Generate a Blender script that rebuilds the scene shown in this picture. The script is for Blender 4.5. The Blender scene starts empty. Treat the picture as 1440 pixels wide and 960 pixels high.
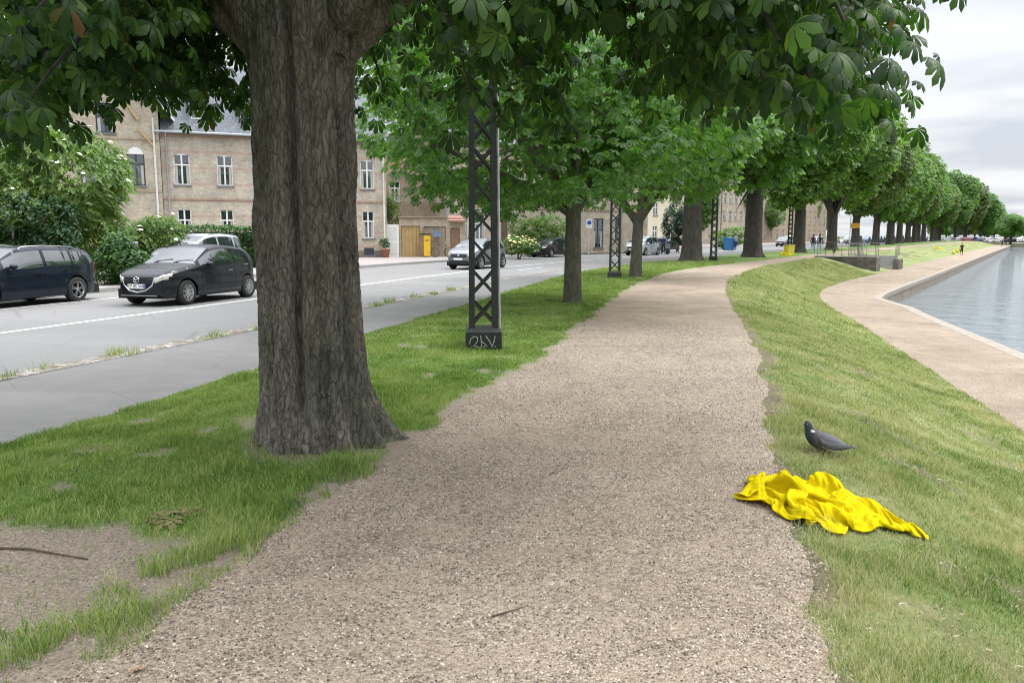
CLOUD_Z=4.2; CLOUD_H=.60; EXPO=.92; GRASS=1.7
import bpy, math, random
import numpy as np
from mathutils import Vector, Matrix
random.seed(7); rng = np.random.default_rng(11)
SC = bpy.context.scene; COL = SC.collection
R = math.radians; PI = math.pi

# ------------------------------------------------------------------ helpers
def tag(o, label=None, cat=None, group=None, kind=None):
    if label: o['label'] = label
    if cat: o['category'] = cat
    if group: o['group'] = group
    if kind: o['kind'] = kind
    return o

def empty(name, loc=(0,0,0), rz=0.0, label=None, cat=None, group=None):
    o = bpy.data.objects.new(name, None); COL.objects.link(o)
    o.location = loc; o.rotation_euler = (0,0,rz); o.empty_display_size = .2
    return tag(o, label, cat, group)

def copy_tree(o, parent=None):
    c = o.copy(); COL.objects.link(c); c.parent = parent
    for ch in list(o.children): copy_tree(ch, c)
    return c

def link(name, me, mats, parent=None):
    o = bpy.data.objects.new(name, me); COL.objects.link(o)
    for m in (mats if isinstance(mats,(list,tuple)) else [mats]): me.materials.append(m)
    if parent: o.parent = parent
    return o

class MB:
    """collects polygons for ONE mesh"""
    def __init__(s): s.v=[]; s.f=[]; s.m=[]; s.sm=[]
    def add(s, vs, fs, mi=0, smooth=False):
        b=len(s.v); s.v.extend([tuple(q) for q in vs])
        for f in fs: s.f.append([b+i for i in f]); s.m.append(mi); s.sm.append(smooth)
    def box(s, x0,x1,y0,y1,z0,z1, mi=0, M=None):
        vs=[(x,y,z) for x in (x0,x1) for y in (y0,y1) for z in (z0,z1)]
        if M is not None: vs=[M@Vector(q) for q in vs]
        s.add(vs,[(0,1,3,2),(4,6,7,5),(0,4,5,1),(2,3,7,6),(0,2,6,4),(1,5,7,3)],mi)
    def bar(s, a, b, w, h=None, mi=0, up=(0,0,1)):
        a=Vector(a); b=Vector(b); h=h or w; d=(b-a).normalized(); u=Vector(up)
        if abs(d.dot(u))>.98: u=Vector((1,0,0))
        x=d.cross(u).normalized(); y=x.cross(d)
        vs=[p+x*(sx*w/2)+y*(sy*h/2) for p in (a,b) for sx,sy in ((-1,-1),(1,-1),(1,1),(-1,1))]
        s.add(vs,[(3,2,1,0),(4,5,6,7),(0,1,5,4),(1,2,6,5),(2,3,7,6),(3,0,4,7)],mi)
    def tube(s, pts, rad, n=8, mi=0, smooth=True, caps=True):
        pts=[Vector(p) for p in pts]; k=len(pts)
        if not hasattr(rad,'__len__'): rad=[rad]*k
        vs=[]; x=None
        for i,p in enumerate(pts):
            d=(pts[min(i+1,k-1)]-pts[max(i-1,0)]).normalized()
            if x is None:
                x=d.cross(Vector((0,0,1)) if abs(d.z)<.9 else Vector((1,0,0))).normalized()
            else:
                x=(x-d*x.dot(d)).normalized()
            y=d.cross(x)
            for j in range(n):
                a=2*PI*j/n; vs.append(p+(x*math.cos(a)+y*math.sin(a))*rad[i])
        fs=[(i*n+j,i*n+(j+1)%n,(i+1)*n+(j+1)%n,(i+1)*n+j) for i in range(k-1) for j in range(n)]
        s.add(vs,fs,mi,smooth)
        if caps: s.add([vs[j] for j in range(n)],[tuple(range(n))[::-1]],mi); s.add([vs[(k-1)*n+j] for j in range(n)],[tuple(range(n))],mi)
    def lathe(s, prof, n=16, axis='z', c=(0,0,0), mi=0, smooth=True):
        vs=[]; k=len(prof)
        for r,h in prof:
            for j in range(n):
                a=2*PI*j/n; q=(r*math.cos(a),r*math.sin(a),h)
                if axis=='y': q=(q[0],h,q[1])
                if axis=='x': q=(h,q[0],q[1])
                vs.append((q[0]+c[0],q[1]+c[1],q[2]+c[2]))
        s.add(vs,[(i*n+j,i*n+(j+1)%n,(i+1)*n+(j+1)%n,(i+1)*n+j) for i in range(k-1) for j in range(n)],mi,smooth)
    def ball(s, c, r, n=12, m=8, mi=0, M=None):
        r=r if hasattr(r,'__len__') else (r,r,r)
        vs=[]
        for i in range(m+1):
            t=PI*i/m
            for j in range(n):
                a=2*PI*j/n; q=Vector((r[0]*math.sin(t)*math.cos(a),r[1]*math.sin(t)*math.sin(a),r[2]*math.cos(t)))
                if M is not None: q=M@q
                vs.append((q[0]+c[0],q[1]+c[1],q[2]+c[2]))
        s.add(vs,[(i*n+j,(i+1)*n+j,(i+1)*n+(j+1)%n,i*n+(j+1)%n) for i in range(m) for j in range(n)],mi,True)
    def build(s, name, mats, parent=None, merge=False):
        me=bpy.data.meshes.new(name); me.from_pydata(s.v,[],s.f)
        me.polygons.foreach_set('material_index',s.m); me.polygons.foreach_set('use_smooth',s.sm); me.update()
        return link(name,me,mats,parent)

def np_mesh(name, V, faces, mats, parent=None, smooth=False, attr=None):
    """V (n,3); faces: list of int arrays (k, 3) / (k, 4)"""
    me=bpy.data.meshes.new(name); me.vertices.add(len(V)); me.vertices.foreach_set('co',np.ascontiguousarray(V,dtype=np.float32).ravel())
    fl=[]; st=[]; off=0
    for F in faces:
        F=np.asarray(F,dtype=np.int32); k,n=F.shape; fl.append(F.ravel()); st.append(off+np.arange(k,dtype=np.int32)*n); off+=k*n
    fl=np.concatenate(fl); st=np.concatenate(st)
    me.loops.add(len(fl)); me.loops.foreach_set('vertex_index',fl)
    me.polygons.add(len(st)); me.polygons.foreach_set('loop_start',st)
    if smooth: me.polygons.foreach_set('use_smooth',np.ones(len(st),dtype=bool))
    if attr:
        for k,a in attr.items():
            at=me.attributes.new(k,'FLOAT','POINT'); at.data.foreach_set('value',np.ascontiguousarray(a,dtype=np.float32))
    me.update(calc_edges=True)
    return link(name,me,mats,parent)

def hsh(ix,iy,seed):
    h=(ix.astype(np.int64)*374761393+iy.astype(np.int64)*668265263+seed*974634777)&0xffffffff
    h=((h^(h>>13))*1274126177)&0xffffffff
    return ((h^(h>>16))&0xffffff)/float(0xffffff)
def vnoise(x,y,seed=0):
    x=np.asarray(x,float); y=np.asarray(y,float)
    ix=np.floor(x); iy=np.floor(y); fx=x-ix; fy=y-iy; fx=fx*fx*(3-2*fx); fy=fy*fy*(3-2*fy)
    a=hsh(ix,iy,seed); b=hsh(ix+1,iy,seed); c=hsh(ix,iy+1,seed); d=hsh(ix+1,iy+1,seed)
    return (a*(1-fx)+b*fx)*(1-fy)+(c*(1-fx)+d*fx)*fy
def fbm(x,y,o=4,seed=0):
    s=0;w=.5;t=0
    for i in range(o): s=s+w*vnoise(np.asarray(x)*2**i,np.asarray(y)*2**i,seed+i*17); t+=w; w*=.5
    return s/t
def sstep(a,b,x): t=np.clip((np.asarray(x,float)-a)/(b-a),0,1); return t*t*(3-2*t)

# ------------------------------------------------------------------ materials
class NT:
    def __init__(s,name):
        s.m=bpy.data.materials.new(name); s.m.use_nodes=True; s.t=s.m.node_tree; s.t.nodes.clear()
        s.out=s.t.nodes.new('ShaderNodeOutputMaterial')
    def n(s,typ,**kw):
        nd=s.t.nodes.new('ShaderNode'+typ)
        for k,v in kw.items():
            if k.startswith('i_'): 
                key=k[2:].replace('_',' '); nd.inputs[key].default_value=v
            else: setattr(nd,k,v)
        return nd
    def l(s,a,b): s.t.links.new(a,b)
    def ramp(s,fac,stops,interp='LINEAR'):
        nd=s.n('ValToRGB'); e=nd.color_ramp.elements; nd.color_ramp.interpolation=interp
        while len(e)<len(stops): e.new(.5)
        for el,(p,c) in zip(e,stops): el.position=p; el.color=(*c,1) if len(c)==3 else c
        s.l(fac,nd.inputs[0]); return nd.outputs[0]
    def mix(s,fac,a,b,blend='MIX'):
        nd=s.n('Mix',data_type='RGBA',blend_type=blend)
        for inp,val in ((nd.inputs[0],fac),(nd.inputs[6],a),(nd.inputs[7],b)):
            if hasattr(val,'is_linked') or hasattr(val,'links'): s.l(val,inp)
            elif isinstance(val,(int,float)): inp.default_value=val if inp==nd.inputs[0] else (val,val,val,1)
            else: inp.default_value=(*val,1)
        return nd.outputs[2]
    def noise(s,vec,scale,detail=4,rough=.55,dim='3D'):
        nd=s.n('TexNoise'); nd.inputs['Scale'].default_value=scale; nd.inputs['Detail'].default_value=detail; nd.inputs['Roughness'].default_value=rough
        if vec is not None: s.l(vec,nd.inputs['Vector'])
        return nd.outputs[0]
    def vor(s,vec,scale,feature='F1',out=0):
        nd=s.n('TexVoronoi',feature=feature); nd.inputs['Scale'].default_value=scale
        if vec is not None: s.l(vec,nd.inputs['Vector'])
        return nd.outputs[out]
    def map(s,vec,scale=(1,1,1)):
        nd=s.n('Mapping'); nd.inputs['Scale'].default_value=scale; s.l(vec,nd.inputs['Vector']); return nd.outputs[0]
    def math(s,op,a,b=0.):
        nd=s.n('Math',operation=op)
        for i,v in ((0,a),(1,b)):
            if isinstance(v,(int,float)): nd.inputs[i].default_value=v
            else: s.l(v,nd.inputs[i])
        return nd.outputs[0]
    def obj(s): return s.n('TexCoord').outputs['Object']
    def pos(s): return s.n('NewGeometry').outputs['Position']
    def isl(s): return s.n('NewGeometry').outputs['Random Per Island']
    def bsdf(s,col,rough=.6,metal=0,spec=.5,bump=None,bstr=.3,bdist=.02,coat=0):
        b=s.n('BsdfPrincipled'); 
        for inp,val in (('Base Color',col),('Roughness',rough),('Metallic',metal),('Specular IOR Level',spec),('Coat Weight',coat)):
            if isinstance(val,(int,float)): b.inputs[inp].default_value=val
            elif isinstance(val,tuple): b.inputs[inp].default_value=(*val,1)
            else: s.l(val,b.inputs[inp])
        if coat: b.inputs['Coat Roughness'].default_value=.04
        if bump is not None:
            bp=s.n('Bump'); bp.inputs['Strength'].default_value=bstr; bp.inputs['Distance'].default_value=bdist
            s.l(bump,bp.inputs['Height']); s.l(bp.outputs[0],b.inputs['Normal'])
        s.l(b.outputs[0],s.out.inputs[0]); return b

_mc={}
def flat(name,col,rough=.6,metal=0,spec=.5,var=.12,scale=6.,coat=0,bump=0):
    """procedural single-material paint: base colour with gentle noise variation"""
    if name in _mc: return _mc[name]
    t=NT(name); nz=t.noise(t.obj(),scale,5)
    c=t.ramp(nz,[(.25,tuple(x*(1-var) for x in col)),(.75,tuple(min(1,x*(1+var)) for x in col))])
    t.bsdf(c,rough,metal,spec,bump=nz if bump else None,bstr=bump,coat=coat)
    _mc[name]=t.m; return t.m

def leaf_mat(name,dark,mid,light,trans=.35,rough=.42,spec=.4,brown=0.):
    t=NT(name); r=t.isl(); p=t.noise(t.pos(),.35,3)
    k=t.math('ADD',t.math('MULTIPLY',r,.75),t.math('MULTIPLY',p,.3))
    stops=[(.08,dark),(.5,mid),(.92,light)]
    c=t.ramp(k,stops)
    if brown: c=t.mix(t.ramp(r,[(1-brown-.005,(0,0,0)),(1-brown,(1,1,1))]),c,(.14,.075,.025))
    b=t.bsdf(c,rough,0,spec)
    tr=t.n('BsdfTranslucent'); t.l(t.mix(1.,c,(1.5,1.9,.55),'MULTIPLY'),tr.inputs[0])
    mx=t.n('MixShader'); mx.inputs[0].default_value=trans; t.l(b.outputs[0],mx.inputs[1]); t.l(tr.outputs[0],mx.inputs[2]); t.l(mx.outputs[0],t.out.inputs[0])
    return t.m

def m_grassblade(name,dry):
    t=NT(name); P=t.pos(); r=t.isl()
    a=t.noise(P,.9,4,.6); b=t.noise(P,4.,3,.6)
    k=t.math('ADD',t.math('MULTIPLY',a,.7),t.math('MULTIPLY',b,.3))
    k2=t.math('ADD',k,t.math('MULTIPLY',t.math('SUBTRACT',r,.5),.42))
    c=t.ramp(k2,[(.18,(.055,.098,.022)),(.36,(.118,.20,.042)),(.48,(.205,.305,.072)),(.59,(.31,.385,.12)),(.75,(.44,.42,.22))] if not dry else
             [(.16,(.05,.088,.02)),(.29,(.115,.185,.046)),(.41,(.21,.28,.09)),(.505,(.34,.345,.165)),(.64,(.50,.45,.29))])
    bs=t.bsdf(c,.55,0,.25)
    tr=t.n('BsdfTranslucent'); t.l(t.mix(1.,c,(1.3,1.5,.7),'MULTIPLY'),tr.inputs[0])
    mx=t.n('MixShader'); mx.inputs[0].default_value=.3; t.l(bs.outputs[0],mx.inputs[1]); t.l(tr.outputs[0],mx.inputs[2]); t.l(mx.outputs[0],t.out.inputs[0])
    return t.m

def m_turf(name,dry):
    t=NT(name); P=t.pos()
    a=t.noise(P,.9,4,.6); b=t.noise(P,4.,3,.6); f=t.noise(P,70.,5,.75)
    k=t.math('ADD',t.math('MULTIPLY',a,.6),t.math('MULTIPLY',b,.25)); k=t.math('ADD',k,t.math('MULTIPLY',t.math('SUBTRACT',f,.35),.55))
    g=t.ramp(k,[(.3,(.06,.11,.024)),(.48,(.11,.19,.04)),(.6,(.18,.26,.07)),(.75,(.25,.26,.11))] if not dry else
             [(.3,(.08,.14,.035)),(.44,(.15,.21,.065)),(.55,(.25,.27,.115)),(.7,(.36,.32,.19))])
    so=t.n('Attribute',attribute_name='soil').outputs['Fac']
    soil=t.ramp(t.noise(P,60.,5,.7),[(.3,(.14,.11,.082)),(.5,(.30,.245,.19)),(.7,(.47,.40,.32))] if not dry else [(.32,(.055,.045,.028)),(.52,(.16,.135,.085)),(.7,(.34,.295,.19))])
    c=t.mix(so,g,soil)
    t.bsdf(c,.9,0,.15,bump=f,bstr=.7,bdist=.03); return t.m

def m_path(name,light=1.0,vs=1.0):
    t=NT(name); P=t.pos()
    big=t.noise(P,.55,5,.6); med=t.noise(P,3.2,5,.65)
    v1=t.vor(P,72.*vs,out=1); d1=t.vor(P,72.*vs); v2=t.vor(P,150.*vs,out=1)
    sep=t.n('SeparateColor'); t.l(v1,sep.inputs[0]); sep2=t.n('SeparateColor'); t.l(v2,sep2.inputs[0])
    stone=t.ramp(sep.outputs[0],[(.0,(.05,.04,.032)),(.18,(.13,.105,.085)),(.3,(.26,.215,.18)),(.6,(.38,.32,.27)),(.85,(.48,.42,.36)),(1,(.66,.60,.54))])
    fine=t.ramp(sep2.outputs[0],[(0,(.10,.08,.065)),(.3,(.29,.24,.195)),(.6,(.40,.335,.275)),(1,(.60,.54,.47))])
    dust=t.ramp(med,[(.42,(0,0,0)),(.62,(1,1,1))])
    c=t.mix(.4,stone,fine)
    c=t.mix(t.math('MULTIPLY',dust,.42),c,(.47,.395,.325))
    tone=t.ramp(big,[(.30,(.68*light,.635*light,.565*light)),(.70,(1.035*light,.985*light,.895*light))])
    c=t.mix(1.,c,tone,'MULTIPLY')
    h=t.math('ADD',t.math('MULTIPLY',d1,-1.),t.math('MULTIPLY',med,.6))
    t.bsdf(c,.95,0,.2,bump=h,bstr=.8,bdist=.016); return t.m

def m_asphalt(name,col,v=.12):
    t=NT(name); P=t.pos()
    a=t.noise(P,.4,5,.6); f=t.noise(P,160.,3,.7); st=t.noise(t.map(P,(1,1,1)),2.3,6,.7)
    k=t.math('ADD',t.math('MULTIPLY',a,.5),t.math('MULTIPLY',st,.5))
    c=t.ramp(k,[(.3,tuple(x*(1-v) for x in col)),(.7,tuple(x*(1+v) for x in col))])
    pa=t.n('SeparateColor'); t.l(t.vor(t.map(P,(.16,.3,1)),1.,out=1),pa.inputs[0]); c=t.mix(1.,c,t.ramp(pa.outputs[0],[(.0,(.86,.86,.86)),(.4,(1,1,1)),(1,(1.08,1.08,1.07))]),'MULTIPLY')
    ck=t.vor(t.map(P,(.5,.5,1)),1.,'DISTANCE_TO_EDGE'); c=t.mix(t.ramp(ck,[(0,(.55,.55,.55)),(.006,(0,0,0))]),c,tuple(x*.35 for x in col))
    sp_=t.ramp(t.noise(P,5.5,5,.7),[(.62,(0,0,0)),(.72,(1,1,1))]); c=t.mix(t.math('MULTIPLY',sp_,.4),c,tuple(x*.5 for x in col))
    c=t.mix(.35,c,t.ramp(f,[(.3,tuple(x*.6 for x in col)),(.7,tuple(x*1.4 for x in col))]))
    t.bsdf(c,.85,0,.3,bump=f,bstr=.25,bdist=.006); return t.m

def m_bark(name,c0,c1,c2,moss=.4,sc=1.):
    t=NT(name); O=t.obj(); q=t.map(O,(1,1,.32))
    n1=t.noise(q,9*sc,8,.68); n2=t.noise(q,34*sc,6,.7); wp=t.n('VectorMath',operation='ADD'); nv=t.n('TexNoise'); nv.inputs['Scale'].default_value=11*sc; nv.inputs['Detail'].default_value=5; t.l(O,nv.inputs['Vector']); sv=t.n('VectorMath',operation='SCALE'); sv.inputs['Scale'].default_value=.09/sc; t.l(nv.outputs[1],sv.inputs[0]); t.l(O,wp.inputs[0]); t.l(sv.outputs[0],wp.inputs[1]); cr=t.vor(t.map(wp.outputs[0],(1,1,.30)),23*sc,'DISTANCE_TO_EDGE')
    wob=t.n('Mix',data_type='RGBA'); 
    k=t.math('ADD',t.math('MULTIPLY',n1,.6),t.math('MULTIPLY',n2,.4))
    c=t.ramp(k,[(.3,c0),(.5,c1),(.68,c2)])
    crack=t.ramp(cr,[(0,(.3,.3,.3)),(.10,(1,1,1))]); c=t.mix(.42,c,t.mix(1.,c,crack,'MULTIPLY'))
    mo=t.ramp(t.noise(t.map(O,(1,1,.25)),2.6*sc,5,.6),[(.46,(0,0,0)),(.62,(1,1,1))])
    c=t.mix(t.math('MULTIPLY',mo,moss),c,(.055,.085,.05))
    li=t.ramp(t.noise(O,7*sc,4,.6),[(.62,(0,0,0)),(.7,(1,1,1))]); c=t.mix(t.math('MULTIPLY',li,.4),c,(.19,.185,.14))
    h=t.math('ADD',k,t.math('MULTIPLY',t.ramp(cr,[(0,(0,0,0)),(.12,(1,1,1))]),.22))
    t.bsdf(c,.9,0,.2,bump=h,bstr=1.,bdist=.05); return t.m

def m_brick(name,c1,c2,mortar,red=None,band=1.05,sc=1.0):
    t=NT(name); O=t.obj()
    sw=t.n('SeparateXYZ'); t.l(O,sw.inputs[0]); cb=t.n('CombineXYZ')
    t.l(t.math('ADD',sw.outputs[0],sw.outputs[1]),cb.inputs[0]); t.l(sw.outputs[2],cb.inputs[1])
    br=t.n('TexBrick'); t.l(cb.outputs[0],br.inputs['Vector'])
    br.inputs['Color1'].default_value=(*c1,1); br.inputs['Color2'].default_value=(*c2,1); br.inputs['Mortar'].default_value=(*mortar,1)
    br.inputs['Scale'].default_value=1.; br.inputs['Brick Width'].default_value=.24*sc; br.inputs['Row Height'].default_value=.08*sc; br.inputs['Mortar Size'].default_value=.009*sc
    c=br.outputs[0]
    n=t.noise(O,1.1,6,.65); n2=t.noise(O,7.,4,.7)
    c=t.mix(1.,c,t.ramp(n,[(.3,(.70,.69,.68)),(.7,(1.18,1.16,1.12))]),'MULTIPLY')
    c=t.mix(.6,c,t.mix(1.,c,t.ramp(n2,[(.3,(.62,.6,.58)),(.7,(1.3,1.28,1.25))]),'MULTIPLY'))
    if red:
        fr=t.math('FRACT',t.math('DIVIDE',t.math('ADD',sw.outputs[2],.30),band))
        mk=t.math('LESS_THAN',fr,.16/band)
        c=t.mix(t.math('MULTIPLY',mk,t.math('MULTIPLY',n2,.75)),c,red)
    t.bsdf(c,.9,0,.2,bump=br.outputs[1],bstr=.3,bdist=-.01); return t.m

def m_slate(name,col):
    t=NT(name); O=t.obj(); sw=t.n('SeparateXYZ'); t.l(O,sw.inputs[0]); cb=t.n('CombineXYZ')
    t.l(sw.outputs[0],cb.inputs[0]); t.l(t.math('ADD',sw.outputs[1],sw.outputs[2]),cb.inputs[1])
    br=t.n('TexBrick'); t.l(cb.outputs[0],br.inputs['Vector'])
    br.inputs['Color1'].default_value=(*[x*.8 for x in col],1); br.inputs['Color2'].default_value=(*[x*1.2 for x in col],1); br.inputs['Mortar'].default_value=(*[x*.4 for x in col],1)
    br.inputs['Scale'].default_value=1.; br.inputs['Brick Width'].default_value=.34; br.inputs['Row Height'].default_value=.42; br.inputs['Mortar Size'].default_value=.012
    c=t.mix(1.,br.outputs[0],t.ramp(t.noise(O,.9,5),[(.3,(.8,.8,.8)),(.7,(1.2,1.2,1.2))]),'MULTIPLY')
    t.bsdf(c,.6,0,.4); return t.m

def m_water():
    t=NT('water'); P=t.pos()
    w1=t.noise(t.map(P,(1.2,.7,1)),.95,4,.6); w2=t.noise(t.map(P,(1.5,1.,1)),3.6,4,.6)
    h=t.math('ADD',w1,t.math('MULTIPLY',w2,.3))
    b=t.bsdf((.15,.18,.195),.03,0,1.,bump=h,bstr=.36,bdist=.42); return t.m

def m_glass(name,col=(.02,.025,.03)):
    if name in _mc: return _mc[name]
    t=NT(name); n=t.noise(t.obj(),3.,3)
    c=t.ramp(n,[(.3,tuple(x*.7 for x in col)),(.7,tuple(x*1.5 for x in col))])
    b=t.bsdf(c,.03,0,1.); b.inputs['IOR'].default_value=1.9; _mc[name]=t.m; return t.m
# ------------------------------------------------------------------ world, sun, camera
w=bpy.data.worlds.new('World'); SC.world=w; w.use_nodes=True; nt=w.node_tree; nt.nodes.clear()
def wn(t,**k):
    n=nt.nodes.new('ShaderNode'+t)
    for a,b in k.items(): setattr(n,a,b)
    return n
SUN_EL, SUN_AZ = R(52), R(75)          # azimuth measured from +Y towards +X
sky=wn('TexSky',sky_type='NISHITA'); sky.sun_disc=False; sky.sun_elevation=SUN_EL; sky.sun_rotation=SUN_AZ; sky.air_density=1.; sky.dust_density=2.5
tc=wn('TexCoord'); sx=wn('SeparateXYZ'); nt.links.new(tc.outputs['Generated'],sx.inputs[0])
def wm(op,a,b=0.):
    n=wn('Math',operation=op)
    for i,v in ((0,a),(1,b)):
        if isinstance(v,(int,float)): n.inputs[i].default_value=v
        else: nt.links.new(v,n.inputs[i])
    return n.outputs[0]
zc=wm('MAXIMUM',sx.outputs[2],0.0); zd=wm('ADD',zc,.09)
cb=wn('CombineXYZ'); nt.links.new(wm('DIVIDE',sx.outputs[0],zd),cb.inputs[0]); nt.links.new(wm('DIVIDE',sx.outputs[1],zd),cb.inputs[1])
cn=wn('TexNoise'); cn.inputs['Scale'].default_value=.8; cn.inputs['Detail'].default_value=5; cn.inputs['Roughness'].default_value=.5; nt.links.new(cb.outputs[0],cn.inputs['Vector'])
cr=wn('ValToRGB'); e=cr.color_ramp.elements; e[0].position=.40; e[0].color=(5.9,6.3,7.0,1); e[1].position=.60; e[1].color=(8.5,8.65,8.9,1)
nt.links.new(cn.outputs[0],cr.inputs[0])
# overcast luminance distribution: the zenith is brighter than the horizon
lum=wm('ADD',wm('MULTIPLY',wm('POWER',zc,3.),CLOUD_Z),CLOUD_H)
mu=wn('Mix',data_type='RGBA',blend_type='MULTIPLY'); mu.inputs[0].default_value=1.; nt.links.new(cr.outputs[0],mu.inputs[6]); nt.links.new(lum,mu.inputs[7])
mx=wn('Mix',data_type='RGBA'); mx.inputs[0].default_value=.9; nt.links.new(sky.outputs[0],mx.inputs[6]); nt.links.new(mu.outputs[2],mx.inputs[7])
bg=wn('Background'); bg.inputs[1].default_value=.1; nt.links.new(mx.outputs[2],bg.inputs[0])
wo=wn('OutputWorld'); nt.links.new(bg.outputs[0],wo.inputs[0])

sl=bpy.data.lights.new('sun','SUN'); sl.energy=1.1; sl.angle=R(22); sl.color=(1,.965,.91)
so=bpy.data.objects.new('sun',sl); COL.objects.link(so)
sd=Vector((math.cos(SUN_EL)*math.sin(SUN_AZ),math.cos(SUN_EL)*math.cos(SUN_AZ),math.sin(SUN_EL)))
so.rotation_euler=sd.to_track_quat('Z','Y').to_euler(); so.location=sd*100

CAMH=1.65
cd=bpy.data.cameras.new('camera'); cd.sensor_width=36; cd.lens=27.5; cd.clip_start=.05; cd.clip_end=6000
co=bpy.data.objects.new('camera',cd); COL.objects.link(co); co.location=(0,0,CAMH); co.rotation_euler=(R(90-7.714),0,0); SC.camera=co
SC.view_settings.view_transform='Standard'; SC.view_settings.look='None'; SC.view_settings.gamma=1; SC.view_settings.exposure=EXPO
SC.render.engine='CYCLES'; SC.cycles.use_denoising=True
SC.cycles.filter_width=1.1; SC.cycles.max_bounces=7; SC.cycles.diffuse_bounces=4; SC.cycles.glossy_bounces=3; SC.cycles.transmission_bounces=4; SC.cycles.transparent_max_bounces=6
SC.cycles.caustics_reflective=False; SC.cycles.caustics_refractive=False

# ------------------------------------------------------------------ the embankment's spine and its parallel edges
def heading(s):
    t=np.clip((np.asarray(s,float)-26)/22,0,1); t=t*t*(3-2*t); return np.radians(15.5+18*t)
_s=np.arange(-60,700,.1); _h=heading(_s); _dx=np.sin(_h)*.1; _dy=np.cos(_h)*.1
_x=np.concatenate([[0],np.cumsum(_dx)[:-1]]); _y=np.concatenate([[0],np.cumsum(_dy)[:-1]])
_i0=np.argmin(abs(_s)); _x+=.41-_x[_i0]; _y-=_y[_i0]
def W(s,o):
    s=np.asarray(s,float); h=heading(s); x=np.interp(s,_s,_x); y=np.interp(s,_s,_y)
    return x+np.cos(h)*o, y-np.sin(h)*o
def head(s): return float(heading(s))
def T(*p):
    a=np.array(p,float); return lambda s: np.interp(s,a[:,0],a[:,1])
o_quay=T((-10,6.2),(33,6.2),(38,5.3),(44,5.5),(60,5.6),(120,5.6),(300,6.2))
o_toe =T((-10,3.65),(18,3.55),(27,3.45),(33,3.1),(40,2.6),(44,2.25),(51,1.9),(60,2.0),(100,2.0),(300,2.2))
_pr  =T((-10,.1),(12.6,.0),(17.3,-.23),(24,-.5),(30,-.5),(35,-.3),(42,-.75),(49.5,-1.5),(68,-2.6),(100,-3.0))
_pl  =T((-10,-2.78),(10.3,-2.82),(15,-3.0),(23,-3.4),(33,-3.35),(42,-3.45),(51,-3.6),(75,-5.0),(100,-6.0))
def _wob(s,sd): s=np.asarray(s,float); return (fbm(s*.9+7,s*0+sd,3,sd)-.5)*(.30 if sd>65 else .17)*np.exp(-np.maximum(s-6,0)/22)+(fbm(s*3.7+7,s*0+sd,2,sd+5)-.5)*.13*np.exp(-np.maximum(s-6,0)/12)
o_pr=lambda s:_pr(s)+_wob(s,61)
o_pl=lambda s:_pl(s)+_wob(s,67)
o_gl  =T((-10,-6.15),(6,-6.13),(9,-6.3),(12,-6.45),(17,-6.65),(28,-7.05),(40,-7.8),(50,-9.4),(62,-11.2),(100,-12.4))
o_vr  =T((-10,-8.72),(24,-8.72),(32,-8.9),(42,-9.6),(50,-11.4),(62,-13.2),(100,-14.4))
o_vl  =lambda s:o_vr(s)-.36
o_wl  =T((-10,-12.85),(33,-12.8),(40,-13.5),(50,-15.),(62,-16.6),(100,-18.2))
o_w2  =T((-10,-16.75),(40,-16.9))
o_kf  =T((-10,-18.65),(20,-18.7),(35,-19.7),(49,-21.8),(62,-24.),(89,-26.4),(120,-26.8))
o_pv  =lambda s:o_kf(s)-26.
def bank(t): t=np.clip(t,0,1); return -1.05*(.45*t+.55*t*t*(3-2*t))
def Z(s,o):
    s=np.asarray(s,float); o=np.asarray(o,float)
    x,y=W(s,o)
    pl,pr,gl,vr,vl,kf,toe=o_pl(s),o_pr(s),o_gl(s),o_vr(s),o_vl(s),o_kf(s),o_toe(s)
    z=np.full(np.broadcast(s,o).shape,-.07)
    z=np.where(o<kf,.06,z)
    tl=np.clip((o-gl)/(pl-gl),0,1)
    zl=-.07*(1-sstep(0,.25,tl))+.035*np.sin(PI*tl)+(fbm(x*1.1,y*1.1,4,5)-.5)*.09*np.sin(PI*tl)**.5
    z=np.where(o>=gl,zl,z)
    tp=np.clip((o-pl)/(pr-pl),0,1)
    zp=-.012*np.sin(PI*tp)+(fbm(x*1.7,y*1.7,4,9)-.5)*.035*np.sin(PI*tp)**.5
    z=np.where(o>=pl,zp,z)
    tb=np.clip((o-pr)/(toe-pr),0,1)
    zb=bank(tb)+(fbm(x*1.6,y*1.6,4,21)-.5)*.13*np.sin(PI*tb)**.5
    z=np.where(o>=pr,zb,z)
    z=np.where(o>=toe,-1.05,z)
    return z
ST_NEAR=np.concatenate([np.arange(-6,16,.12),np.arange(16,40,.4),np.arange(40,70,1.),np.arange(70,150,4.),np.arange(150,271,10.)])
ST_MID=np.concatenate([np.arange(-12,20,1.),np.arange(20,72,1.),np.arange(72,150,4.),np.arange(150,431,10.)])
def strip(name,oa,ob,n,mat,stations=ST_NEAR,z=None,attr=None,kind='structure'):
    s=np.asarray(stations)[:,None]; t=np.linspace(0,1,n+1)[None,:]
    o=oa(s)*(1-t)+ob(s)*t; s2=np.broadcast_to(s,o.shape)
    zz=Z(s2,np.clip(o,oa(s)+1e-4,ob(s)-1e-4)) if z is None else np.full(o.shape,z)
    x,y=W(s2,o); V=np.stack([x,y,zz],-1).reshape(-1,3)
    k=len(stations); i=np.arange(k-1)[:,None]*(n+1)+np.arange(n)[None,:]
    F=np.stack([i,i+n+1,i+n+2,i+1],-1).reshape(-1,4)
    F=F[:,::-1]
    at={kk:f(s2,o,x,y).ravel() for kk,f in attr.items()} if attr else None
    ob_=np_mesh(name,V,[F],mat,smooth=True,attr=at)
    return tag(ob_,kind=kind)

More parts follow.
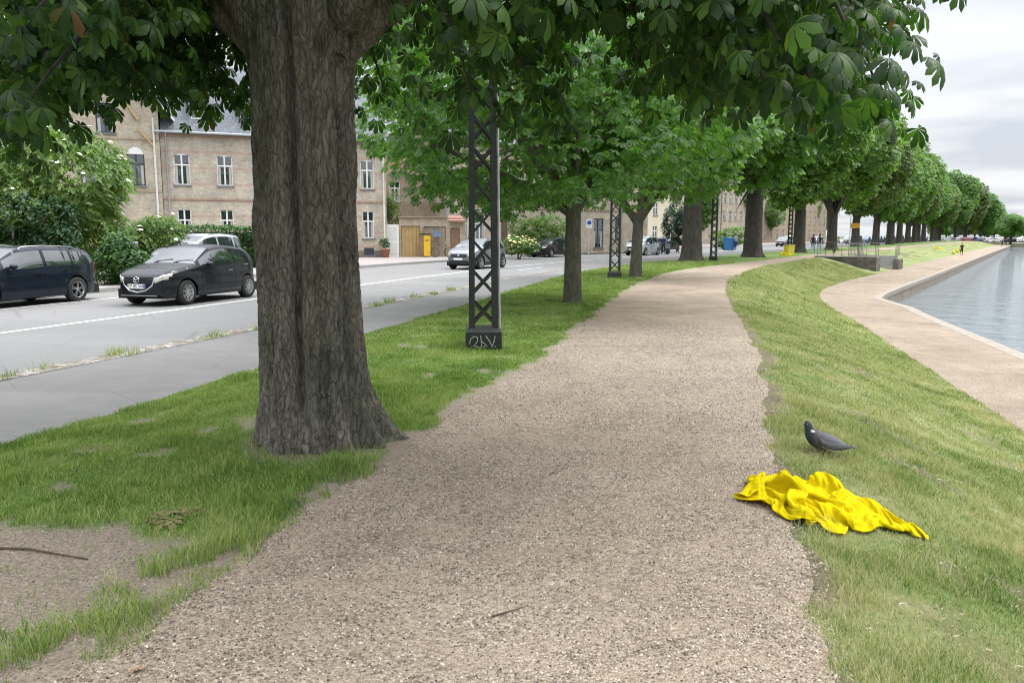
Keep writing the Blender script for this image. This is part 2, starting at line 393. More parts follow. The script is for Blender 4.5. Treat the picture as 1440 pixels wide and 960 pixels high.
# bare soil on the lawn: the worn patch at the near left, and scuffed spots
def soil_lawn(s,o,x,y):
    n=fbm(x*2.2,y*2.2,4,31); n2=fbm(x*6,y*6,3,37)
    d=np.hypot((x+2.05)/1.28,(y-3.72)/.62)+(n-.5)*.75+(n2-.5)*.35
    a=1-sstep(.80,1.0,d)
    d2=np.hypot((x+1.75)/1.1,(y-3.1)/.55)+(n-.5)*.5; a=np.maximum(a,1-sstep(.85,1.05,d2))
    tr=np.hypot(x+1.54,y-6.13); b=(1-sstep(.55,.72,tr+(n-.5)*.35))*.6
    ed=(1-sstep(.02,.16,(o_pl(s)-o)+(n-.5)*.35+(n2-.5)*.15))
    spots=sstep(.66,.73,fbm(x*3.1,y*3.1,3,77))*.7
    return np.clip(np.maximum(np.maximum(a,b),np.maximum(ed,spots)),0,1)
def soil_bank(s,o,x,y):
    n=fbm(x*2.2,y*2.2,4,41); n2=fbm(x*6,y*6,3,47)
    ed=(1-sstep(.0,.2,(o-o_pr(s))+(n-.5)*.5+(n2-.5)*.22))
    tb=(o-o_pr(s))/(o_toe(s)-o_pr(s))
    spots=sstep(.60,.70,fbm(x*2.6+y*.8,y*1.5,4,87))*np.clip(np.sin(PI*np.clip(tb,0,1)),0,1)*.9
    return np.clip(np.maximum(ed,spots),0,1)

M_turf=m_turf('turf_lawn',False); M_turf2=m_turf('turf_bank',True)
M_path=m_path('gravel_path'); M_prom=m_path('promenade_gravel',.97,1.2)
M_road=m_asphalt('asphalt',(.20,.195,.188)); M_cyc=m_asphalt('asphalt_cycle',(.185,.178,.170),.28); M_pave=m_asphalt('paving',(.30,.27,.25))
M_white=flat('road_paint',(.62,.62,.60),.8,var=.25,scale=9.)
M_stone=flat('granite',(.30,.29,.275),.85,var=.4,scale=24.,bump=.4)

strip('lawn',o_gl,o_pl,44,M_turf,attr={'soil':soil_lawn})
strip('gravel_path',o_pl,o_pr,44,M_path)
strip('grass_bank',o_pr,o_toe,52,M_turf2,attr={'soil':soil_bank})
strip('promenade',o_toe,lambda s:o_quay(s)-.35,10,M_prom)
strip('cycle_path',o_vr,o_gl,3,M_cyc,ST_MID,z=-.07)
def m_verge():
    t=NT('gutter_setts'); P=t.pos(); v=t.vor(P,11.,out=1); d=t.vor(P,11.,'DISTANCE_TO_EDGE'); sp=t.n('SeparateColor'); t.l(v,sp.inputs[0])
    c=t.ramp(sp.outputs[0],[(0,(.15,.135,.115)),(.5,(.28,.26,.23)),(1,(.43,.41,.375))])
    c=t.mix(t.ramp(d,[(0,(1,1,1)),(.05,(0,0,0))]),c,(.13,.10,.07))
    n=t.noise(P,2.2,5,.7); c=t.mix(t.ramp(n,[(.5,(0,0,0)),(.6,(1,1,1))]),c,(.17,.13,.09))
    t.bsdf(c,.95,0,.2,bump=d,bstr=.6,bdist=.03); return t.m
strip('gutter',o_vl,o_vr,3,m_verge(),ST_MID,z=-.064)
strip('road',o_kf,o_vl,8,M_road,ST_MID,z=-.07)
strip('pavement',o_pv,lambda s:o_kf(s)-.16,8,M_pave,ST_MID,z=.06)
g1=lambda s:o_pv(s)-520.
strip('ground',g1,o_pv,10,flat('far_ground',(.10,.14,.05),.95,var=.5,scale=.2),np.concatenate([np.arange(-60,60,10.),np.arange(60,431,20.)]),z=.055)
# kerb of the pavement, and the granite capping of the quay
def kerb(name,oa,ob,z0,z1,mat,st=ST_MID):
    mb=MB(); vs=[]
    for s in st:
        for o,z in ((oa(s),z0),(oa(s),z1),(ob(s),z1),(ob(s),z0)):
            x,y=W(s,o); vs.append((float(x),float(y),z))
    fs=[]
    for i in range(len(st)-1):
        b=i*4
        for j in range(3): fs.append((b+j,b+j+1,b+4+j+1,b+4+j))
    mb.add(vs,fs); return mb.build(name,mat)
tag(kerb('kerb',lambda s:o_kf(s)-.16,lambda s:o_kf(s)+.0,-.2,.066,M_stone),kind='structure')
def mark(name,oc,w,s0,s1,step=1.,dash=None):
    mb=MB(); s=s0
    while s<s1-1e-6:
        e=min(s+step,s1)
        if dash is None or (s%(dash[0]+dash[1]))<dash[0]:
            q=[(s,oc(s)-w),(s,oc(s)+w),(e,oc(e)+w),(e,oc(e)-w)]
            mb.add([(*map(float,W(a,b)),-.065) for a,b in q],[(0,1,2,3)])
        s=e
    return tag(mb.build(name,M_white),kind='structure')
mark('road_marking_line',o_wl,.075,-10,260)
mark('road_marking_line',o_w2,.06,-10,24)
mark('road_marking_line',lambda s:(o_wl(s)+o_vl(s))/2+.2,.05,30,220,1.5,(3.,9.))
# quay: capping stones and the wall below them
mb=MB(); st=np.concatenate([np.arange(-12,32,.9),np.arange(32,48,.5),np.arange(48,250,1.4),[251]])
M_cap=flat('quay_capping',(.27,.235,.19),.9,var=.35,scale=14.,bump=.3)
for a,b in zip(st,st[1:]):
    g=.008; a2=a+g; q=[]
    for s in (a2,b-g):
        for oo,z in ((-.35,-1.25),(-.35,-1.045),(0.02,-1.045),(0.02,-1.25)):
            x,y=W(s,o_quay(s)+oo); q.append((float(x),float(y),z))
    mb.add(q,[(0,1,5,4),(1,2,6,5),(2,3,7,6),(3,2,1,0),(4,5,6,7)])
capo=None
qw=empty('quay_wall',(*map(float,W(38,5.3)),-1.05),0,'low quay wall of stained stone blocks edging the lake promenade','wall')
def reparent(o,p):
    bpy.context.view_layer.update(); o.parent=p; o.matrix_parent_inverse=p.matrix_world.inverted(); return o
t=NT('quay_stone'); O=t.pos(); sw=t.n('SeparateXYZ'); t.l(O,sw.inputs[0])
n=t.noise(t.map(O,(1,1,.18)),3.2,5,.7); n2=t.noise(O,12.,5,.7); v=t.vor(t.map(O,(.9,.9,2.)),1.5,out=1); sp=t.n('SeparateColor'); t.l(v,sp.inputs[0])
c=t.ramp(sp.outputs[0],[(0,(.17,.135,.10)),(1,(.34,.28,.215))]); c=t.mix(.7,c,t.ramp(n,[(.35,(.07,.06,.048)),(.65,(.36,.30,.235))])); c=t.mix(.3,c,t.ramp(n2,[(.3,(.08,.07,.06)),(.7,(.40,.34,.28))]))
t.bsdf(c,.9,0,.3,bump=n2,bstr=.5); M_quay=t.m
mw=MB(); vs=[];
for s in st:
    x,y=W(s,o_quay(s)-.02)
    for z in (-1.25,-1.6,-2.4): vs.append((float(x),float(y),z))
mw.add(vs,[(i*3+j,i*3+j+1,i*3+j+4,i*3+j+3) for i in range(len(st)-1) for j in range(2)])
reparent(mw.build('wall',M_quay),qw); reparent(mb.build('coping',M_cap),qw)

# the lake, a sheet of bed under everything, and the land that closes the lake
def sheet(name,pts,z,mat,kind='structure'):
    b=MB(); b.add([(x,y,z) for x,y in pts],[tuple(range(len(pts)))]); return tag(b.build(name,mat),kind=kind)
e0=[tuple(map(float,W(s,o_quay(s)-.1))) for s in list(np.arange(-60,33,6))+list(np.arange(33,48,1.))+list(np.arange(48,270,8.))]
hx,hy=math.sin(head(300)),math.cos(head(300)); nx,ny=hy,-hx
ex,ey=e0[-1]
sheet('lake_water',(e0+[(ex+nx*500,ey+ny*500),(420,-60),(40,-60)])[::-1],-1.65,m_water())
sheet('terrain',[(-3000,-3000),(3000,-3000),(3000,3000),(-3000,3000)],-2.6,flat('plain',(.07,.10,.05),.95,var=.3,scale=.02))
# land closing the lake at its far end
pA=e0[-1]; far=[pA,(pA[0]+nx*420,pA[1]+ny*420),(pA[0]+nx*420+hx*500,pA[1]+ny*420+hy*500),(pA[0]+hx*500-nx*40,pA[1]+hy*500-ny*40),(pA[0]+hx*20-nx*9,pA[1]+hy*20-ny*9)]
b=MB(); k=len(far); b.add([(x,y,z) for z in (-.5,-2.5) for x,y in far],[tuple(range(k))[::-1]]+[(i,(i+1)%k,k+(i+1)%k,k+i) for i in range(k)])
tag(b.build('far_shore',flat('shore',(.22,.21,.14),.95,var=.3,scale=.3)),kind='structure')

# ------------------------------------------------------------------ grass blades
def blades(name,smp,dens,mat,hmin,hmax,label_kind='stuff'):
    """smp(n)->(s,o) uniform over a band; dens: (s,o,x,y)->keep probability"""
    s,o=smp; x,y=W(s,o); d=np.hypot(x,y)
    keep=rng.random(len(s))<dens(s,o,x,y,d)
    s,o,x,y,d=s[keep],o[keep],x[keep],y[keep],d[keep]; z=Z(s,o)-.006; n=len(s)
    cl=fbm(x*3.3,y*3.3,3,61)
    tall=1+.8*np.exp(-((o-o_pl(s)+.16)/.26)**2)*(s<5.2)
    h=tall*(hmin+(hmax-hmin)*rng.random(n)**1.6)*(.62+.95*sstep(.25,.8,cl))
    wd=np.clip(.0024+d*.00036,.0030,.020)*(.7+.6*rng.random(n)); h=h*(1+np.clip((d-8)*.01,0,.3))
    a=rng.random(n)*2*PI; ca,sa=np.cos(a),np.sin(a); la=rng.random(n)*2*PI; ln=h*(.15+.75*rng.random(n)); lx,ly=np.cos(la)*ln,np.sin(la)*ln
    B=np.stack([x,y,z],-1); S=np.stack([ca*wd/2,sa*wd/2,0*wd],-1)
    M=B+np.stack([lx*.35,ly*.35,h*.6],-1); Tp=B+np.stack([lx,ly,h*.95],-1)
    V=np.stack([B-S,B+S,M+S*.8,M-S*.8,Tp],1).reshape(-1,3); i=np.arange(n)[:,None]*5
    return tag(np_mesh(name,V,[i+np.array([[0,1,2,3]]),i+np.array([[3,2,4]])],mat),kind='stuff')
M_blade=m_grassblade('lawn_blades',False); M_blade2=m_grassblade('bank_blades',True)
def band(n,s0,s1,oa,ob,near=1.):
    s=s0+(s1-s0)*rng.random(n)**near; return s,oa(s)+(ob(s)-oa(s))*rng.random(n)
GD=GRASS
def dl(s,o,x,y,d):
    sl=soil_lawn(s,o,x,y); tuft=sstep(.40,.50,fbm(x*3.4,y*3.4,3,91))
    near_edge=np.exp(-((o-o_pl(s)+.16)/.26)**2)          # tufts along the gravel edge survive in the worn patch
    return np.clip((1-sl)**1.5,0,1)*(.6+.6*fbm(x*2.,y*2.,3,15))+sl*tuft*near_edge*1.0*(s<4.9)+sl*.035*sstep(.5,.6,fbm(x*5,y*5,2,19))
def db(s,o,x,y,d):
    sl=soil_bank(s,o,x,y); return np.clip((1-sl)**1.3,np.where(o-o_pr(s)>.5,.30,.03),1)*(.5+.7*sstep(.30,.6,fbm(x*3.1,y*3.1,4,16)))
edge_l=lambda s:o_pl(s)+.06; edge_r=lambda s:o_pr(s)-.05
blades('lawn_grass',band(int(150000*GD),1.2,8.5,o_gl,edge_l),dl,M_blade,.015,.058)
blades('lawn_grass',band(int(120000*GD),8.5,20,lambda s:o_gl(s)-.03,edge_l),dl,M_blade,.018,.055)
blades('lawn_grass',band(int(90000*GD),20,48,lambda s:o_gl(s)-.03,edge_l),dl,M_blade,.03,.08)
blades('bank_grass',band(int(190000*GD),1.2,8.5,edge_r,o_toe),db,M_blade2,.014,.058)
blades('bank_grass',band(int(130000*GD),8.5,20,edge_r,lambda s:o_toe(s)+.04),db,M_blade2,.016,.052)
blades('bank_grass',band(int(90000*GD),20,62,edge_r,lambda s:o_toe(s)+.04),db,M_blade2,.03,.08)
# weeds in the gutter
def dg(s,o,x,y,d): return sstep(.56,.68,fbm(x*1.6,y*1.6,3,71))
blades('gutter_weeds',band(9000,5,24,o_vl,lambda s:o_vr(s)+.05),dg,M_blade,.04,.13)

# loose grit and wood chips lying on the path
def grit(name,n,s0,s1,oa,ob,rmin,rmax,mat,dens=None,flatn=.6,long=1.):
    s,o=band(n,s0,s1,oa,ob); x,y=W(s,o)
    if dens is not None:
        k=rng.random(n)<dens(s,o,x,y); s,o,x,y=s[k],o[k],x[k],y[k]; n=len(s)
    z=Z(s,o); r=rmin+(rmax-rmin)*rng.random(n)**3
    a=rng.random(n)*2*PI; ca,sa=np.cos(a),np.sin(a)
    base=np.array([[1,0,0],[.2,.9,0],[-.9,.3,0],[-.3,-.8,0]]); vs=[]
    for k in range(4):
        j=.7+.6*rng.random(n); px=base[k,0]*r*j*long; py=base[k,1]*r*j; vs.append(np.stack([x+px*ca-py*sa,y+px*sa+py*ca,z-.001+0*px],-1))
    vs.append(np.stack([x+r*.3*(rng.random(n)-.5),y+r*.3*(rng.random(n)-.5),z+r*flatn*(.5+rng.random(n))],-1))
    V=np.stack(vs,1).reshape(-1,3); i=np.arange(n)[:,None]*5
    F=np.concatenate([i+np.array([[q,(q+1)%4,4]]) for q in range(4)])
    return tag(np_mesh(name,V,[F],mat),kind='stuff')
t=NT('grit'); c=t.ramp(t.isl(),[(0,(.04,.032,.026)),(.28,(.10,.08,.064)),(.45,(.26,.215,.175)),(.8,(.44,.38,.32)),(1,(.64,.58,.51))]); t.bsdf(c,.9,0,.2); M_grit=t.m
def dp(s,o,x,y): return .35+.9*fbm(x*1.3,y*1.3,4,55)
grit('path_grit',int(70000*GD),1.5,6.5,o_pl,lambda s:o_pr(s)+.08,.002,.009,M_grit,dp)
grit('path_grit',int(45000*GD),6.5,15,o_pl,o_pr,.004,.012,M_grit,dp)
def ds(s,o,x,y): return soil_lawn(s,o,x,y)*(.4+fbm(x*2,y*2,3,57))
grit('soil_grit',int(16000*GD),1.5,7,lambda s:o_pl(s)-1.9,lambda s:o_pl(s)+.05,.002,.008,M_grit,ds)
t=NT('straw'); c=t.ramp(t.isl(),[(0,(.10,.07,.045)),(.5,(.30,.24,.15)),(1,(.50,.43,.30))]); t.bsdf(c,.9,0,.2); M_straw=t.m
grit('dry_straw',int(12000*GD),1.5,16,o_pr,o_toe,.004,.006,M_straw,lambda s,o,x,y:sstep(.36,.6,fbm(x*2.1,y*2.1,3,58)),.8,6.)
grit('dry_straw',900,1.5,8,lambda s:o_pl(s)-2.4,lambda s:o_pl(s)+.3,.003,.006,M_straw,None,.8,6.)
def twig(pts,r,label,name='twig',cat='twig',group=None,m=None):
    mb=MB(); q=[]
    for s,o,dz in pts:
        x,y=W(s,o); q.append((float(x),float(y),float(Z(s,o))+dz))
    mb.tube(q,[r*(1-.6*i/(len(q)-1)) for i in range(len(q))],6); return tag(mb.build(name,m or flat('twig_brown',(.09,.06,.04),.9,var=.4,scale=30)),label,cat,group)
# ------------------------------------------------------------------ leaves and trees
def leaflet(det):
    if det==2: return np.array([[0,0],[.36,0],[.70,0],[1,0],[.42,.12],[.74,.20],[.42,-.12],[.74,-.20]]),[(0,1,4),(0,6,1),(3,5,2),(3,2,7)],[(1,2,5,4),(1,6,7,2)]
    if det==1: return np.array([[0,0],[.68,.19],[1,0],[.68,-.19]]),[(0,2,1),(0,3,2)],[]
    return np.array([[0,0],[.62,.24],[1,0],[.62,-.24]]),[],[(0,3,2,1)]
def palmate(det,droop=.38,nl=7):
    p,tr,qd=leaflet(det); V=[];TR=[];QD=[]
    angs=np.radians(np.linspace(-112,112,nl)); L=[.55,.8,.95,1.,.95,.8,.55] if nl==7 else [.7,.95,1.,.95,.7]
    for k,(a,l) in enumerate(zip(angs,L)):
        b=len(V)
        for u,v in p:
            r=u*l; x,y=r*math.cos(a)-v*l*math.sin(a), r*math.sin(a)+v*l*math.cos(a)
            V.append((x*(1-.18*u*u),y*(1-.18*u*u),.05*u-droop*l*u*u-.32*abs(v)*l))
        TR+= [tuple(b+i for i in f) for f in tr]; QD+=[tuple(b+i for i in f) for f in qd]
    return np.array(V),TR,QD
def pinnate():
    V=[];TR=[];QD=[]
    for (x0,a,l) in ((.25,.9,.45),(.25,-.9,.45),(.55,.7,.5),(.55,-.7,.5),(.75,0,.6)):
        b=len(V)
        for u,v in ((0,0),(.5,.26),(1,0),(.5,-.26)):
            x=x0+l*(u*math.cos(a)-v*math.sin(a)); y=l*(u*math.sin(a)+v*math.cos(a)); V.append((x,y,-.25*x*x))
        QD.append((b,b+3,b+2,b+1))
    return np.array(V),TR,QD
def single():
    return np.array([(0,0,0),(.45,.3,-.04),(1,0,-.15),(.45,-.3,-.04)]),[],[(0,3,2,1)]
TP={'pal2':palmate(2,.55),'pal1':palmate(1),'pal0':palmate(0,.36,5),'pin':pinnate(),'one':single()}
def norm(a): return a/np.maximum(np.linalg.norm(a,axis=-1,keepdims=True),1e-6)
def scatter_leaves(name,P,A,N,S,tpl,mat,parent=None):
    V,TR,QD=TP[tpl]; A=norm(A); N=N-A*(N*A).sum(-1,keepdims=True); N=norm(N); B=np.cross(N,A)
    X=P[:,None]+S[:,None,None]*(V[None,:,0:1]*A[:,None]+V[None,:,1:2]*B[:,None]+V[None,:,2:3]*N[:,None])
    m=len(V); i=(np.arange(len(P))*m)[:,None,None]; F=[]
    if TR: F.append((i+np.array(TR)[None]).reshape(-1,3))
    if QD: F.append((i+np.array(QD)[None]).reshape(-1,4))
    return np_mesh(name,X.reshape(-1,3),F,mat,parent)
def rvec(n): v=rng.normal(size=(n,3)); return norm(v)
def leaf_pose(P,out,n,tilt=.55,up=.6):
    """petiole axis: outward + sideways, drooping; normal: up and outward"""
    h=rvec(n); h[:,2]=0; A=out*.8+h*.9; A[:,2]=-tilt*rng.random(n)-.08; N=out*.45+rvec(n)*.38; N[:,2]+=up+.25; return A,N

def bark_trunk(mb_or_none,name,mat,parent,rad,h,nth,nz,flare=.35,flutes=(),lean=(0,0),disp=.012,taper=.12,seed=1,face=0.):
    th=np.linspace(0,2*PI,nth,endpoint=False)[None,:]; zz=(np.linspace(0,1,nz)**1.15*h)[:,None]
    tt=(th-face+PI)%(2*PI)-PI                      # angle from the facing direction, + to its left (counter-clockwise)
    r=rad*(1-taper*zz/h)*np.ones_like(th)
    r=r*(1+flare*np.exp(-zz/.22)*(.55+.45*np.cos(tt*5+seed))+.10*np.exp(-zz/.9))
    for (c,dep,wd,zlo,zhi) in flutes:
        dd=(tt-c+PI)%(2*PI)-PI; r=r-dep*np.exp(-(dd/wd)**2)*sstep(zlo-.3,zlo+.3,zz)*(1-sstep(zhi-.4,zhi+.4,zz))
    cx,sx_=np.cos(th),np.sin(th)
    def cyl(fr,fz,o,sd): return fbm((cx*fr+50)+zz*0,(sx_*fr+50)+zz*fz,o,sd)
    n1=cyl(9*rad/.42,2.2,5,seed)+fbm(cx*4+9+zz*.6,sx_*4+zz*3.1,3,seed+3); n2=np.abs(cyl(16*rad/.42,5.,4,seed+8)-.5)*2
    r=r+disp*((n1-1)*2.2-(1-n2)**6*.9)
    X=cx*r+lean[0]*zz; Y=sx_*r+lean[1]*zz; V=np.stack([X,Y,zz+0*X],-1).reshape(-1,3)
    V[:nth,2]-=.12
    i=np.arange(nz-1)[:,None]*nth; j=np.arange(nth)[None,:]; F=np.stack([i+j,i+(j+1)%nth,i+nth+(j+1)%nth,i+nth+j],-1).reshape(-1,4)
    return V,F
def curve3(p0,p1,p2,n=8):
    p0,p1,p2=map(np.array,(p0,p1,p2)); t=np.linspace(0,1,n)[:,None]; return (1-t)**2*p0+2*t*(1-t)*p1+t*t*p2
def tubes_np(paths,n=7):
    """paths: list of (pts (k,3), radii (k,)) -> V,F"""
    VV=[];FF=[];b=0
    for pts,rad in paths:
        k=len(pts); d=np.gradient(pts,axis=0); d=norm(d); ref=np.where(abs(d[:,2:3])>.92,np.array([[1.,0,0]]),np.array([[0,0,1.]])); x=norm(np.cross(d,ref)); y=np.cross(d,x)
        a=np.linspace(0,2*PI,n,endpoint=False); V=pts[:,None]+(x[:,None]*np.cos(a)[None,:,None]+y[:,None]*np.sin(a)[None,:,None])*np.asarray(rad)[:,None,None]
        VV.append(V.reshape(-1,3)); i=np.arange(k-1)[:,None]*n; j=np.arange(n)[None,:]
        FF.append((b+np.stack([i+j,i+(j+1)%n,i+n+(j+1)%n,i+n+j],-1)).reshape(-1,4)); b+=k*n
    return np.concatenate(VV),np.concatenate(FF)
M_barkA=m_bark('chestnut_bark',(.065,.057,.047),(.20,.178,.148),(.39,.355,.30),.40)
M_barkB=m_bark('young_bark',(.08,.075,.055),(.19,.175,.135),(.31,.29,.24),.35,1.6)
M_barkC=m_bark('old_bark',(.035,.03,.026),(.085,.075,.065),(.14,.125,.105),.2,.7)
M_leafA=leaf_mat('chestnut_leaf_shaded',(.014,.036,.011),(.030,.072,.018),(.075,.14,.028),.40,.46,.33,brown=.004)  # darker copy of the chestnut leaf, canopy shade put into its albedo
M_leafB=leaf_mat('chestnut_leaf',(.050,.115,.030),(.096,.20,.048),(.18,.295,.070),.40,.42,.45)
M_leafC=leaf_mat('chestnut_leaf_far',(.058,.118,.030),(.108,.20,.048),(.195,.285,.068),.36,.5,.4)
M_leafD=leaf_mat('lime_leaf_far',(.05,.085,.022),(.085,.135,.034),(.14,.185,.05),.32,.5,.35)
M_elder=leaf_mat('elder_leaf',(.05,.10,.022),(.10,.18,.035),(.19,.26,.06),.35,.5,.35)
M_ever=leaf_mat('hedge_leaf',(.022,.06,.018),(.045,.11,.025),(.085,.165,.04),.25,.45,.4)
M_dark=leaf_mat('dark_leaf',(.012,.035,.016),(.024,.065,.026),(.045,.10,.038),.2,.4,.45)

def lobes(c,rx,rz,n,seed,jit=.75,size=.42):
    g=np.random.default_rng(seed); v=norm(g.normal(size=(n,3))); v[:,2]=v[:,2]*.9
    rad=.55+.45*g.random((n,1)); C=np.array(c)+v*rad*np.array([rx,rx,rz])*jit
    Rr=(size*(.75+.5*g.random(n)))[:,None]*np.array([[rx,rx,rz*.85]]); return C,Rr
def crown_points(C,Rr,n,shell=.28,zmin=None,seed=0):
    g=np.random.default_rng(seed); vol=(Rr.prod(1))**(2/3); k=g.choice(len(C),n,p=vol/vol.sum()); v=norm(g.normal(size=(n,3))); f=(1-shell*g.random((n,1))**1.5)
    P=C[k]+v*f*Rr[k]; out=norm(v/Rr[k])
    # drop points deep inside another lobe
    keep=np.ones(n,bool)
    for c,r in zip(C,Rr): keep&=~((((P-c)/(r*.62))**2).sum(1)<1)
    # holes and clumping
    keep&=(vnoise(P[:,0]*.9+P[:,2]*.7,P[:,1]*.9-P[:,2]*.5,seed+5)>.18)
    if zmin is not None: keep&=P[:,2]>zmin+.9*(vnoise(P[:,0]*.8,P[:,1]*.8,seed+9)-.5)
    return P[keep],out[keep]
def make_tree(name,label,cat,loc,trunk_r,fork,crown_c,rx,rz,nlobe,nleaf,lsize,tpl,mleaf,mbark,seed,group=None,zmin=2.4,limbs=7,flare=.25,nth=48,lean=(0,0),extra_limb=None,flutes=()):
    root=empty(name,loc,0,label,cat,group)
    C,Rr=lobes(crown_c,rx,rz,nlobe,seed); P,out=crown_points(C,Rr,nleaf,.35,zmin,seed)
    A,N=leaf_pose(P,out,len(P)); scatter_leaves('crown',P,A,N,lsize*(.7+.6*rng.random(len(P))),tpl,mleaf,root)
    V,F=bark_trunk(None,'trunk',mbark,root,trunk_r,fork,nth,40,flare,flutes,lean,.03*trunk_r,.14,seed)
    g=np.random.default_rng(seed+1); paths=[]; top=np.array([lean[0]*fork,lean[1]*fork,fork])
    for k in range(min(limbs,len(C))):
        p0=top+np.array([0,0,-.25-.3*g.random()]); p2=C[k]; mid=(p0+p2)/2+np.array([0,0,.25*np.linalg.norm(p2-p0)*.6]); q=curve3(p0,mid,p2,9)
        r0=trunk_r*(.62 if k<2 else .42); paths.append((q,np.linspace(r0,.03,9)))
        for kk in range(3):
            a=q[3+kk*2]; e=a+norm(g.normal(size=3))*np.array([rx,rx,rz])*.35; paths.append((curve3(a,(a+e)/2+[0,0,.2],e,5),np.linspace(r0*.4,.015,5)))
    if extra_limb is not None:
        for e in extra_limb: paths.append((curve3(top+np.array([0,0,-.45]),np.array(e[0]),np.array(e[1]),9),np.linspace(trunk_r*e[2],.05,9)))
    tv,tf=tubes_np(paths); np_mesh('trunk',np.concatenate([V,tv]),[np.concatenate([F,tf+len(V)])],mbark,root,True)
    return root

# --- the big chestnut beside the path
TX,TY=-1.60,6.18
tree=empty('chestnut_tree',(TX,TY,0),0,'huge foreground chestnut with a thick furrowed trunk and drooping dark leaves beside the gravel path','tree')
face=math.atan2(-TY,-TX)     # trunk -> camera
V,F=bark_trunk(None,'',None,None,.388,3.55,260,260,.10,[(-.25,.115,.085,.25,4),(.78,.04,.10,-1,4),(1.25,.035,.12,-1,3),(-.95,.03,.16,-1,4),(.30,.035,.09,-1,.95),(2.2,.05,.2,-1,4),(-2.1,.05,.2,-1,4)],(0,0),.023,.03,4,face)
# root flare to the right (seen from the path) and small buttresses
th=np.arctan2(V[:,1],V[:,0]); tt=(th-face+PI)%(2*PI)-PI; z=np.clip(V[:,2],0,9)
fl=np.zeros(len(V))
for c,amp,wd,hz in ((1.40,.24,.20,.26),(1.00,.14,.15,.30),(.55,.08,.12,.22),(.05,.05,.14,.18),(-.6,.05,.25,.25),(-1.5,.05,.3,.3),(2.6,.25,.3,.3),(1.3,.06,.5,.55)):
    fl+=amp*np.exp(-(((tt-c+PI)%(2*PI)-PI)/wd)**2)*np.exp(-z/hz)
wide=1+.16*sstep(2.6,3.55,z)                 # swells under the fork
k=(1+fl/.405)*wide; V[:,0]*=k; V[:,1]*=k
limb=[]
def L_(p1,p2,r0,r1,p0=(0,0,2.75),n=14): limb.append((curve3((p0[0],p0[1],p0[2]-.35),p1,p2,n),np.linspace(r0,r1,n)*np.clip(.30+.23*np.arange(n),0,1)))
L_((-.38,.15,4.3),(-1.9,.6,6.9),.30,.14,(-.10,.0,2.9)); L_((.30,.1,4.5),(1.6,1.,7.2),.30,.13,(.06,0,2.9)); L_((0,.4,4.4),(.1,2.2,7.6),.30,.12,(0,.1,2.9))
L_((.55,-.3,4.3),(2.6,-1.0,5.6),.24,.07,(.2,-.05,3.1)); L_((-.5,-.2,4.4),(-2.6,-.9,5.6),.22,.07,(-.2,0,3.1)); L_((.8,.1,4.),(4.,-1.2,4.9),.19,.05,(.25,0,3.2)); L_((-.7,.1,4.),(-3.8,.2,4.9),.18,.05,(-.25,0,3.2))
L_((0,-.5,4.8),(.6,-3.2,6.4),.2,.06,(0,-.1,3.3)); L_((.1,.1,5),(.3,-.3,9.5),.3,.08,(0,.1,3.))
